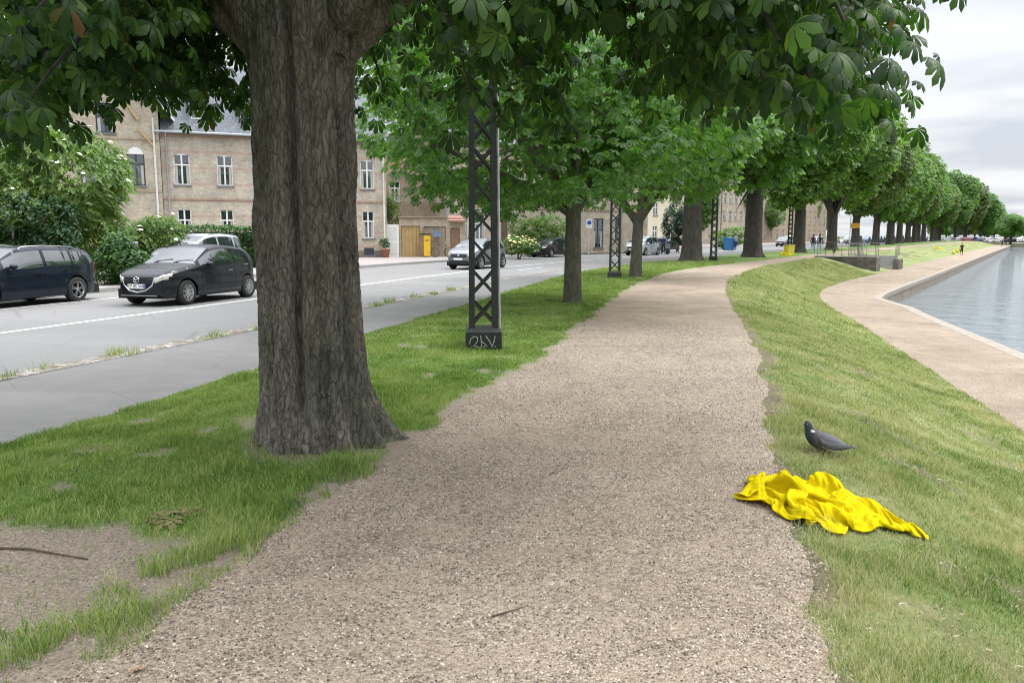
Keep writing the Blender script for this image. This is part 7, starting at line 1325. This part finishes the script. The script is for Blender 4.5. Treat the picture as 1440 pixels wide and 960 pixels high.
-6,14,8,8,16,13,-8,-26,-4,-8,14,8,-18,15,0,-8,20,0,-12,14,4,-19,-4,-1,-19,8,0,-19,4,3,-19,13,9,-15,17,8,-9,17,11,-13,16,2,-11,14,-7,3,14,-11,8,15,-7,-2,10,-13,-8,13,-10,-12,12,3,-9,
14,5,-4,16,5,-10,11,6,-13,10,-1,-2,14,8,9,13,2,9,11,-9,5,11,-8,-1,17,3,-11,11,3,-14,7,-3,-9,14,-1,-7,15,0,-10,11,-5,-7,8,-11,-12,9,8,-10,11,-4,0,9,12,-9,11,5,-12,10,-7,-8,7,-13,-14,
6,-1,-12,5,13,-17,5,3,-18,3,-3,-14,-5,-11,-18,2,2,-16,6,2,-14,2,-4,-15,7,0,-14,10,-4,-12,10,3,-3,12,9,-13,11,0,-5,13,-8,-9,11,0,-14,-22,-6,-8,13,16,2,16,13,-4,22,5,-6,24,1,-10,19,-4,
-13,9,-8,-18,5,-15,-24,6,-4,-20,12,4,-9,15,17,-9,18,13,-11,16,5,-13,17,0,-9,16,-7,1,12,-12,0,12,-10,-8,13,-9,-11,13,-5,-13,10,0,-12,13,3,-1,13,7,1,11,4,-9,13,3,-2,12,-1,5,14,-4,4,13,
-8,5,13,-2,-4,13,9,-8,11,-3,-10,11,-7,-8,13,0,-9,13,4,-11,10,-4,-10,12,3,-9,10,-2,2,11,12,-11,11,-1,-11,10,-7,-11,8,-9,-14,4,5,-13,6,6,-12,0,-5,-17,1,-4,-17,1,-2,-17,3,4,-17,4,1,-15,
5,0,-15,4,7,-11,6,-10,-12,10,0,-8,11,4,-8,13,6,-10,9,-7,-15,-6,-5,-5,10,15,-7,9,15,-1,20,-1,-3,22,0,-7,19,9,-6,22,9,-3,22,-5,-4,13,-19,-13,5,-20,-23,10,1,-16,10,13,-8,15,9,-9,20,4,-11,
20,5,-10,17,10,-14,11,-6,-5,15,-12,-9,14,-9,-6,12,-12,-11,13,-4,-17,6,-1,4,12,5,8,14,2,-14,5,-7,1,14,2,-9,16,-2,2,16,2,8,15,-2,8,14,5,-4,15,4,-11,11,-3,-8,13,-5,-12,13,-1,-9,10,9,-8,
8,-5,-3,15,3,-6,9,0,-11,10,-4,-11,10,7,-16,7,0,-8,3,-9,-15,8,2,-16,2,4,-16,4,-5,-16,-1,2,-14,5,2,-14,-1,1,-14,6,2,-13,2,-1,-15,8,-2,-13,10,-4,-14,7,-2,-5,5,11]
_d=np.array(CLOTH_STEPS).reshape(72,54,3); _q=_d.copy(); _q[:,0]=np.cumsum(_d[:,0],0)
for _j in range(1,54): _q[:,_j]=_q[:,_j-1]+_d[:,_j]
CV=_q*.001
t=NT('yellow_cloth'); O=t.obj(); wv=t.math('ADD',t.math('MULTIPLY',t.noise(O,420.,2),.12),t.noise(t.map(O,(1,1.7,1)),27.,4,.62)); c=t.ramp(t.noise(O,5.,4),[(.3,(.73,.585,.005)),(.7,(.80,.655,.009))])
bs=t.bsdf(c,.95,0,.05,bump=wv,bstr=.7,bdist=.025)
tr=t.n('BsdfTranslucent'); tr.inputs[0].default_value=(.9,.55,.004,1); mx_=t.n('MixShader'); mx_.inputs[0].default_value=.15; t.l(bs.outputs[0],mx_.inputs[1]); t.l(tr.outputs[0],mx_.inputs[2]); t.l(mx_.outputs[0],t.out.inputs[0]); M_cloth=t.m
def cloth(x,y,rz,sx,sy,sz,label,flip=1):
    P=CV.reshape(-1,3)*np.array([sx*flip,sy,sz]); P=P-[P[:,0].mean(),P[:,1].mean(),0]; ca,sa=math.cos(rz),math.sin(rz); X=P[:,0]*ca-P[:,1]*sa+x; Y=P[:,0]*sa+P[:,1]*ca+y
    s_,o_=proj(X,Y); z0=float(Z(*proj(np.array([x]),np.array([y])))[0]); zz=P[:,2]+Z(s_,o_)+.012-z0
    V=np.stack([X-x,Y-y,zz],-1); i=np.arange(71)[:,None]*54+np.arange(53)[None,:]; F=np.stack([i,i+54,i+55,i+1],-1).reshape(-1,4)
    o=np_mesh('yellow_cloth',V,[F],M_cloth,None,True); o.location=(x,y,z0); md=o.modifiers.new('weave','SUBSURF'); md.levels=1; md.render_levels=1
    so_=o.modifiers.new('thick','SOLIDIFY'); so_.thickness=.004; return tag(o,label,'cloth')
def proj(x,y):
    x=np.asarray(x,float); y=np.asarray(y,float); k=np.arange(0,len(_s),2); cx,cy=x.mean(),y.mean(); k=k[(np.hypot(_x[k]-cx,_y[k]-cy)<np.hypot(_x[k]-cx,_y[k]-cy).min()+4)]
    i=k[np.argmin((x[:,None]-_x[k])**2+(y[:,None]-_y[k])**2,axis=1)]; h=_h[i]; dx=x-_x[i]; dy=y-_y[i]
    return _s[i]+dx*np.sin(h)+dy*np.cos(h), dx*np.cos(h)-dy*np.sin(h)
cloth(1.93,4.74,R(-2),1.03,1.2,.96,'large crumpled bright yellow cloth lying half on the gravel near the pigeon')
x,y=22.75,65.4; cloth(float(x),float(y),.5,1.1,1.2,1.6,'distant yellow cloth dropped on the path in front of the yellow box')
x,y=W(139,-1.0); cloth(float(x),float(y),.5,1.5,1.2,1.5,'tiny yellow cloth on the grass bank beyond the stair railing')
x,y=23.35,66.3; yb=empty('yellow_box',(float(x),float(y),0),.4,'upright yellow box standing on the path edge by the distant mast','box')
MY=flat('yellow_plastic',(.60,.50,.06),.5,var=.12); mb=MB(); mb.add([(sx*a,sy*b_,z) for z,a,b_ in ((0,.30,.24),(.80,.34,.28)) for sx,sy in ((-1,-1),(1,-1),(1,1),(-1,1))],[(0,1,5,4),(1,2,6,5),(2,3,7,6),(3,0,4,7),(4,5,6,7)]); mb.build('body',MY,yb); mb=MB(); mb.box(-.36,.36,-.3,.3,.802,.87); mb.build('lid',flat('yellow_lid',(.42,.38,.10),.6),yb)
# ------------------------------------------------------------------ wood pigeon
px,py=2.47,6.02; ps_,po_=proj(np.array([px]),np.array([py])); pz=float(Z(ps_,po_)[0])
pg=empty('wood_pigeon',(px,py,pz),R(183),'dark grey wood pigeon with a white neck patch standing on the grass','pigeon')
pg.location.z-=.030; pg.scale=(1.02,1.02,1.02)
ST=[(-.25,.078,.020,.005),(-.21,.085,.028,.008),(-.165,.095,.032,.014),(-.125,.105,.042,.027),(-.085,.114,.055,.045),(-.045,.122,.066,.059),(0,.130,.073,.068),(.04,.141,.073,.070),(.075,.159,.064,.066),(.10,.183,.051,.056),(.117,.207,.040,.045),(.126,.228,.032,.036),(.133,.247,.029,.030),(.140,.264,.028,.028),(.150,.276,.024,.023),(.162,.281,.015,.014),(.168,.281,.004,.004)]
pts=np.array(ST); dn=np.gradient(pts[:,:2],axis=0); dn/=np.linalg.norm(dn,axis=1,keepdims=True); n_=20; a=np.linspace(0,2*PI,n_,endpoint=False); V=[]
for (x_,z_,w_,h_),(dx_,dz_) in zip(ST,dn):
    for q in a: V.append((x_-dz_*math.sin(q)*h_,math.cos(q)*w_,z_+dx_*math.sin(q)*h_))
i=np.arange(len(ST)-1)[:,None]*n_; j=np.arange(n_)[None,:]; F=np.stack([i+j,i+(j+1)%n_,i+n_+(j+1)%n_,i+n_+j],-1).reshape(-1,4)
t=NT('pigeon_plumage'); O=t.obj(); sp=t.n('SeparateXYZ'); t.l(O,sp.inputs[0]); nz=t.noise(t.map(O,(40,90,90)),1.,4)
c=t.ramp(t.math('ADD',sp.outputs[0],.24),[(.0,(.012,.012,.014)),(.07,(.014,.014,.017)),(.085,(.14,.145,.16)),(.30,(.085,.085,.10)),(.335,(.10,.07,.085)),(.36,(.035,.055,.055)),(.385,(.045,.058,.075)),(.42,(.05,.06,.078))])
be=t.ramp(sp.outputs[2],[(.075,(1,1,1)),(.10,(0,0,0))]); c=t.mix(t.math('MULTIPLY',be,.5),c,(.24,.24,.26))
c=t.mix(1.,c,t.ramp(nz,[(.3,(.75,.75,.75)),(.7,(1.2,1.2,1.2))]),'MULTIPLY'); t.bsdf(c,.7,0,.3,bump=nz,bstr=.3,bdist=.004)
np_mesh('body',np.array(V),[F],t.m,pg,True)
mw_=flat('wing_feather',(.085,.082,.085),.7,var=.35,scale=60.,bump=.3); wht=flat('white_feather',(.75,.75,.75),.7)
for sd_ in (-1,1):
    V=[];nn=14;mm=8
    for i_ in range(nn):
        u=i_/(nn-1); xx=.085-u*.265; zt=.180-u*.078; hh=(.085*math.sin(PI*min(1,u*.75+.18))**.7)*(1-.45*u)+.006
        wbody=np.interp(xx,pts[:,0],pts[:,2])
        for j_ in range(mm):
            v=j_/(mm-1); zz=zt-hh*v; bow=math.sqrt(max(0,1-((v-.55)/.75)**2)); V.append((xx-.02*v,sd_*(wbody*bow*.96+.008-.006*u),zz))
    i=np.arange(nn-1)[:,None]*mm; j=np.arange(mm-1)[None,:]; F=np.stack([i+j,i+mm+j,i+mm+j+1,i+j+1],-1).reshape(-1,4); w_=np_mesh('wing',np.array(V),[F],mw_,pg,True); md=w_.modifiers.new('th','SOLIDIFY'); md.thickness=.004
    e_=[V[i_*mm+mm-1] for i_ in range(1,9)]; mb=MB(); mb.tube([(p[0],p[1]+sd_*.003,p[2]) for p in e_],.0028,6); mb.build('wing_edge',wht,w_)
    mb=MB(); M4=Matrix.Rotation(R(-25),3,'Y'); mb.ball((.112,sd_*.034,.216),(.021,.006,.012),10,6,M=M4); mb.build('neck_patch',wht,pg)
    mb=MB(); mb.ball((.152,sd_*.0215,.272),.0042,8,6); mb.build('eye',flat('pigeon_eye',(.55,.50,.22),.3),pg)
    mb=MB(); mb.tube([(.01,sd_*.028,.09),(.005,sd_*.03,.05),(.012,sd_*.03,.008)],[.011,.005,.004],7); 
    for q in (-.5,0,.5): mb.tube([(.012,sd_*.03,.008),(.05*math.cos(q)+.012,sd_*.03+.045*math.sin(q),.004)],[.004,.002],6)
    mb.tube([(.012,sd_*.03,.008),(-.015,sd_*.03,.004)],[.004,.002],6); mb.build('leg',flat('pigeon_leg',(.30,.11,.09),.6),pg)
mb=MB(); mb.tube([(.160,0,.280),(.177,0,.277),(.189,0,.270)],[.0085,.006,.0015],8); mb.build('beak',flat('pigeon_beak',(.48,.28,.16),.5),pg)
# ------------------------------------------------------------------ people
def person(x,y,z,rz,label,top,bottom,skin=(.50,.33,.25),hair=(.05,.035,.025),shoes=(.5,.5,.5),phase=.0,sleeve='long',leg='long',h=1.72,group=None,sit=False,longhair=False):
    r=empty('person',(x,y,z),rz,label,'person',group); k=h/1.72; st=.22*math.sin(phase); 
    J=[(0,0,.93,.145,.10),(0,0,1.08,.125,.09),(0,0,1.27,.155,.105),(0,0,1.42,.10,.08),(0,0,1.50,.052,.052),(0,.012,1.57,.072,.082),(0,.012,1.645,.077,.092),(0,.005,1.70,.05,.06)]
    E=[(i,i+1) for i in range(7)]; L=[]
    for sd_ in (-1,1):
        f=st*sd_; b=len(J); lift=max(0,-f)*.35
        J+=[(sd_*.09,0,.86,.088,.09),(sd_*.095,f*.55+.02,.48+lift*.25,.058,.06),(sd_*.095,f*1.05-(.10 if f<0 else 0),.10+lift,.038,.042),(sd_*.10,f*1.05+.10-(.10 if f<0 else 0),.045+lift,.036,.028)]; E+=[(0,b),(b,b+1),(b+1,b+2),(b+2,b+3)]
        b=len(J); J+=[(sd_*.175,0,1.40,.056,.056),(sd_*.225,-f*.35-.02,1.13,.042,.042),(sd_*.225,-f*.7+.06,.92,.030,.030),(sd_*.22,-f*.75+.09,.84,.032,.022)]; E+=[(3,b),(b,b+1),(b+1,b+2),(b+2,b+3)]
    me=bpy.data.meshes.new('body'); me.from_pydata([(a*k,b*k,c*k) for a,b,c,_,_ in J],E,[]); o=bpy.data.objects.new('skel',me); COL.objects.link(o)
    sk=o.modifiers.new('skin','SKIN'); sk.use_smooth_shade=True; o.modifiers.new('sub','SUBSURF').levels=1
    for v,q in zip(me.skin_vertices[0].data,J): v.radius=(q[3]*k,q[4]*k)
    me.skin_vertices[0].data[0].use_root=True
    dg=bpy.context.evaluated_depsgraph_get(); m2=bpy.data.meshes.new_from_object(o.evaluated_get(dg)); bpy.data.objects.remove(o)
    mats=[flat('skin%.2f'%skin[0],skin,.6),flat('top%.2f%.2f%.2f'%top,top,.85,var=.2,scale=9.),flat('bot%.2f%.2f%.2f'%bottom,bottom,.85,var=.2,scale=9.),flat('shoe%.2f'%shoes[0],shoes,.7)]
    ob=link('body',m2,mats,r); idx=[]
    for p in m2.polygons:
        c=p.center/k; i=0; arm=abs(c.x)>.165
        if c.z<.085: i=3
        elif c.z<.95 and not arm: i=2 if (leg=='long' or c.z>.52) else 0
        elif c.z<1.475: i=1 if not arm or sleeve=='long' and c.z>.87 or c.z>1.2 else 0
        if c.z>=1.475: i=0
        idx.append(i)
    m2.polygons.foreach_set('material_index',idx); m2.polygons.foreach_set('use_smooth',[True]*len(idx))
    mb=MB(); mb.ball((0,-.008*k,1.675*k),(.088*k,.098*k,.082*k),14,8); 
    if longhair: mb.ball((0,-.06*k,1.56*k),(.075*k,.045*k,.14*k),12,8)
    mb.build('hair',flat('hair%.3f'%hair[0],hair,.7),r); mb=MB(); mb.ball((0,.105*k,1.625*k),(.014*k,.02*k,.02*k),8,6); mb.build('nose',mats[0],r); return r
def at_xy(x,y): s_,o_=proj(np.array([x]),np.array([y])); return x,y,float(Z(s_,o_)[0])
def at_so(s,o_): x,y=W(s,o_); return float(x),float(y),float(Z(np.array([s]),np.array([o_]))[0])
NV=(.012,.012,.016)
p=at_xy(26.75,70.0); person(*p,-head(83),'person in a dark jacket and pale blue jeans walking on the left of a pair',NV,(.24,.33,.42),phase=1.2,longhair=True)
p=at_xy(27.4,70.2); person(*p,-head(83),'person in a black jacket and light trousers walking on the right of a pair',(.02,.015,.03),(.34,.44,.48),phase=2.2,h=1.76,longhair=True)
p=at_so(119,3.4); person(*p,-head(119)+PI,'jogger in black shirt and black shorts running on the promenade',(.012,.012,.013),(.012,.012,.014),phase=1.5,sleeve='short',leg='short')
p=at_so(232,4.6); person(*p,-head(200),'distant dark figure walking on the promenade, left of two',NV,(.03,.03,.035),phase=.8)
p=at_so(248,5.0); person(*p,-head(200),'distant dark figure walking on the promenade, right of two',NV,(.03,.03,.035),phase=1.9)
person(pA[0]+nx*13,pA[1]+ny*13,-.95,1.,'farthest dark figure on the far lake shore at the right edge',NV,(.03,.03,.035),phase=1.)
p=at_xy(13.3,69.2); person(p[0],p[1],-.07,-head(70)+PI,'person in dark blue with a pale turquoise hat behind the trailer',(.03,.05,.12),(.02,.025,.05),hair=(.25,.50,.52),phase=.6)
p=at_xy(23.9,84.2); person(p[0],p[1],.06,-head(80)+1.,'person in a white and dark blue top standing at the blue bin',(.32,.38,.50),(.03,.05,.12),phase=.4)
# small dark dog on the path and gulls' place left empty
dx_,dy_,dz_=at_xy(29.7,72.6)
dg_=empty('dog',(dx_,dy_,dz_),-head(89)+1.9,'small black dog standing on the path near the stairs','dog'); J=[(-.24,0,.36,.07),(-.05,0,.35,.075),(.18,0,.36,.085),(.30,0,.44,.055),(.38,0,.50,.06),(.48,0,.47,.03),(-.33,0,.42,.02),(-.42,0,.52,.014)]; E=[(0,1),(1,2),(2,3),(3,4),(4,5),(0,6),(6,7)]
for yy in (-.07,.07):
    b=len(J); J+=[(-.22,yy,.30,.05),(-.19,yy,.19,.026),(-.25,yy,.12,.02),(-.22,yy,.015,.02)]; E+=[(0,b),(b,b+1),(b+1,b+2),(b+2,b+3)]
    b=len(J); J+=[(.18,yy,.30,.042),(.17,yy,.16,.024),(.18,yy,.015,.02)]; E+=[(2,b),(b,b+1),(b+1,b+2)]
    b=len(J); J+=[(.36,yy*.7,.57,.016)]; E+=[(4,b)]
me=bpy.data.meshes.new('dogsk'); me.from_pydata([q[:3] for q in J],E,[]); o=bpy.data.objects.new('dogsk',me); COL.objects.link(o); o.modifiers.new('s','SKIN'); o.modifiers.new('b','SUBSURF').levels=1
for v,q in zip(me.skin_vertices[0].data,J): v.radius=(q[3],q[3])
m2=bpy.data.meshes.new_from_object(o.evaluated_get(bpy.context.evaluated_depsgraph_get())); bpy.data.objects.remove(o); link('body',m2,flat('dog_fur',(.012,.011,.011),.8,var=.4,scale=30.),dg_)
# ------------------------------------------------------------------ steps down to the promenade, with landing walls and railings
S0=64.5; cx_,cy_=map(float,W(S0,0)); stp=empty('stone_steps',(cx_,cy_,0),-head(S0),'stone landing and steps with iron railings between the path and the promenade','steps')
M_rub=m_brick('rubble_stone',(.22,.20,.18),(.12,.11,.105),(.10,.09,.08),sc=2.2)
mb=MB(); mb.box(-2.7,1.6,-.25,.2,-1.2,.02); mb.box(1.2,1.6,.2,1.6,-1.2,.02); mb.build('retaining_wall',M_rub,stp)
mb=MB(); mb.box(-2.75,1.66,-.31,.26,.022,.12); mb.build('wall_coping',M_stone,stp)
mb=MB(); mb.box(1.9,2.3,6.0,8.4,-1.2,-.25); mb.box(-.9,-.5,5.6,8.4,-1.2,.02); mb.build('wing_wall',M_rub,stp)
for i_ in range(7): mb=MB(); mb.box(-.49,1.89,5.6+i_*.38,8.5,-1.2,-1.05+.15*(i_+1)); mb.build('step',M_stone,stp)
mb=MB(); mb.box(-2.7,-.5,.2,5.6,-1.2,-.02); mb.build('landing',M_prom,stp)
M_iron=flat('railing_iron',(.17,.155,.15),.55,.3,var=.2)
def railing(pts,h_,nm='railing'):
    mb=MB(); 
    for z in (h_,h_*.55,.12): mb.tube([(a,b,c+z) for a,b,c in pts],.022 if z==h_ else .014,6)
    for (a,b,c),(d,e,f) in zip(pts,pts[1:]):
        n_=max(1,int(math.dist((a,b),(d,e))/.55))
        for q in range(n_+1): u=q/n_; X,Y,Zz=a+(d-a)*u,b+(e-b)*u,c+(f-c)*u; mb.bar((X,Y,Zz),(X,Y,Zz+h_),.03)
    mb.build(nm,M_iron,stp)
railing([(-2.6,0,.12),(1.45,0,.12),(1.45,1.5,.05)],1.0); railing([(-.7,5.6,-.02),(-.7,8.3,.0)],1.0); railing([(2.0,6.1,-.3),(2.0,8.3,.05)],1.0); railing([(-.45,.4,0),(-.45,5.6,0)],1.0)
# orange sign on a pole among the far trunks
x,y,z=at_xy(41.2,95.); og=empty('orange_sign',(x,y,z),-head(100),'small orange sign on a tall pale pole among the far trunks','sign'); mb=MB(); mb.tube([(-.5,0,-.1),(-.5,0,4.2)],.06,8); mb.build('pole',flat('sign_pole',(.62,.62,.62)),og); mb=MB(); mb.box(-.45,.55,-.04,.04,2.5,3.1); mb.build('panel',flat('sign_orange',(.75,.36,.06),.6,var=.15),og)
# yellow buoys / bags on the bank far off
for s_,o2,lb in ((131,2.2,'pale yellow bag low on the far grass bank, nearest of three'),(141,1.9,'pale yellow bag low on the far grass bank, middle of three'),(151,1.6,'pale yellow bag low on the far grass bank, farthest of three')):
    x,y,z=at_so(s_,o2-.6); sk_=empty('yellow_bag',(x,y,z),0,lb,'bag'); mb=MB(); mb.lathe([(.01,0),(.22,.02),(.25,.2),(.2,.42),(.08,.5),(.11,.58),(.02,.56)],14); mb.build('body',MY,sk_)
# ------------------------------------------------------------------ near litter on the ground
twig([(2.6,-4.75,.006),(2.85,-4.2,.01),(2.95,-3.85,.012),(2.98,-3.5,.006)],.009,'long dark root lying across the bare soil at the left','tree_root','root')
twig([(2.05,-1.62,.006),(2.12,-1.42,.01),(2.1,-1.3,.006)],.0025,'thin dark twig on the gravel near the bottom of the picture',group=None)
twig([(3.0,-1.35,.006),(3.12,-1.22,.01)],.004,'short dark twig on the gravel in the middle of the path')
lf=palmate(2,.3,5); 
def leafy(name,x,y,col,sz,label,n=1):
    s_,o2=proj(np.array([x]),np.array([y])); z=float(Z(s_,o2)[0]); P=np.repeat([[0.,0,.012]],n,0); g_=np.random.default_rng(3); a_=g_.random(n)*6.28
    A_=np.stack([np.cos(a_),np.sin(a_),.25+0*a_],-1); N_=np.repeat([[0,0,1.]],n,0)+g_.normal(size=(n,3))*.2
    o=scatter_leaves(name,P,A_,N_,np.full(n,sz),'pin' if n>1 else 'one',flat(name+'_leaf',col,.7,var=.3,scale=30.)); o.location=(x,y,z); return tag(o,label,'leaf' if n==1 else 'weed')
leafy('dead_leaf',-1.46,2.78,(.36,.13,.04),.07,'small orange dead leaf at the grass tuft in the lower left corner')
leafy('weed',-1.98,4.42,(.17,.15,.05),.16,'yellowish wilted weed at the top of the bare soil patch',9)
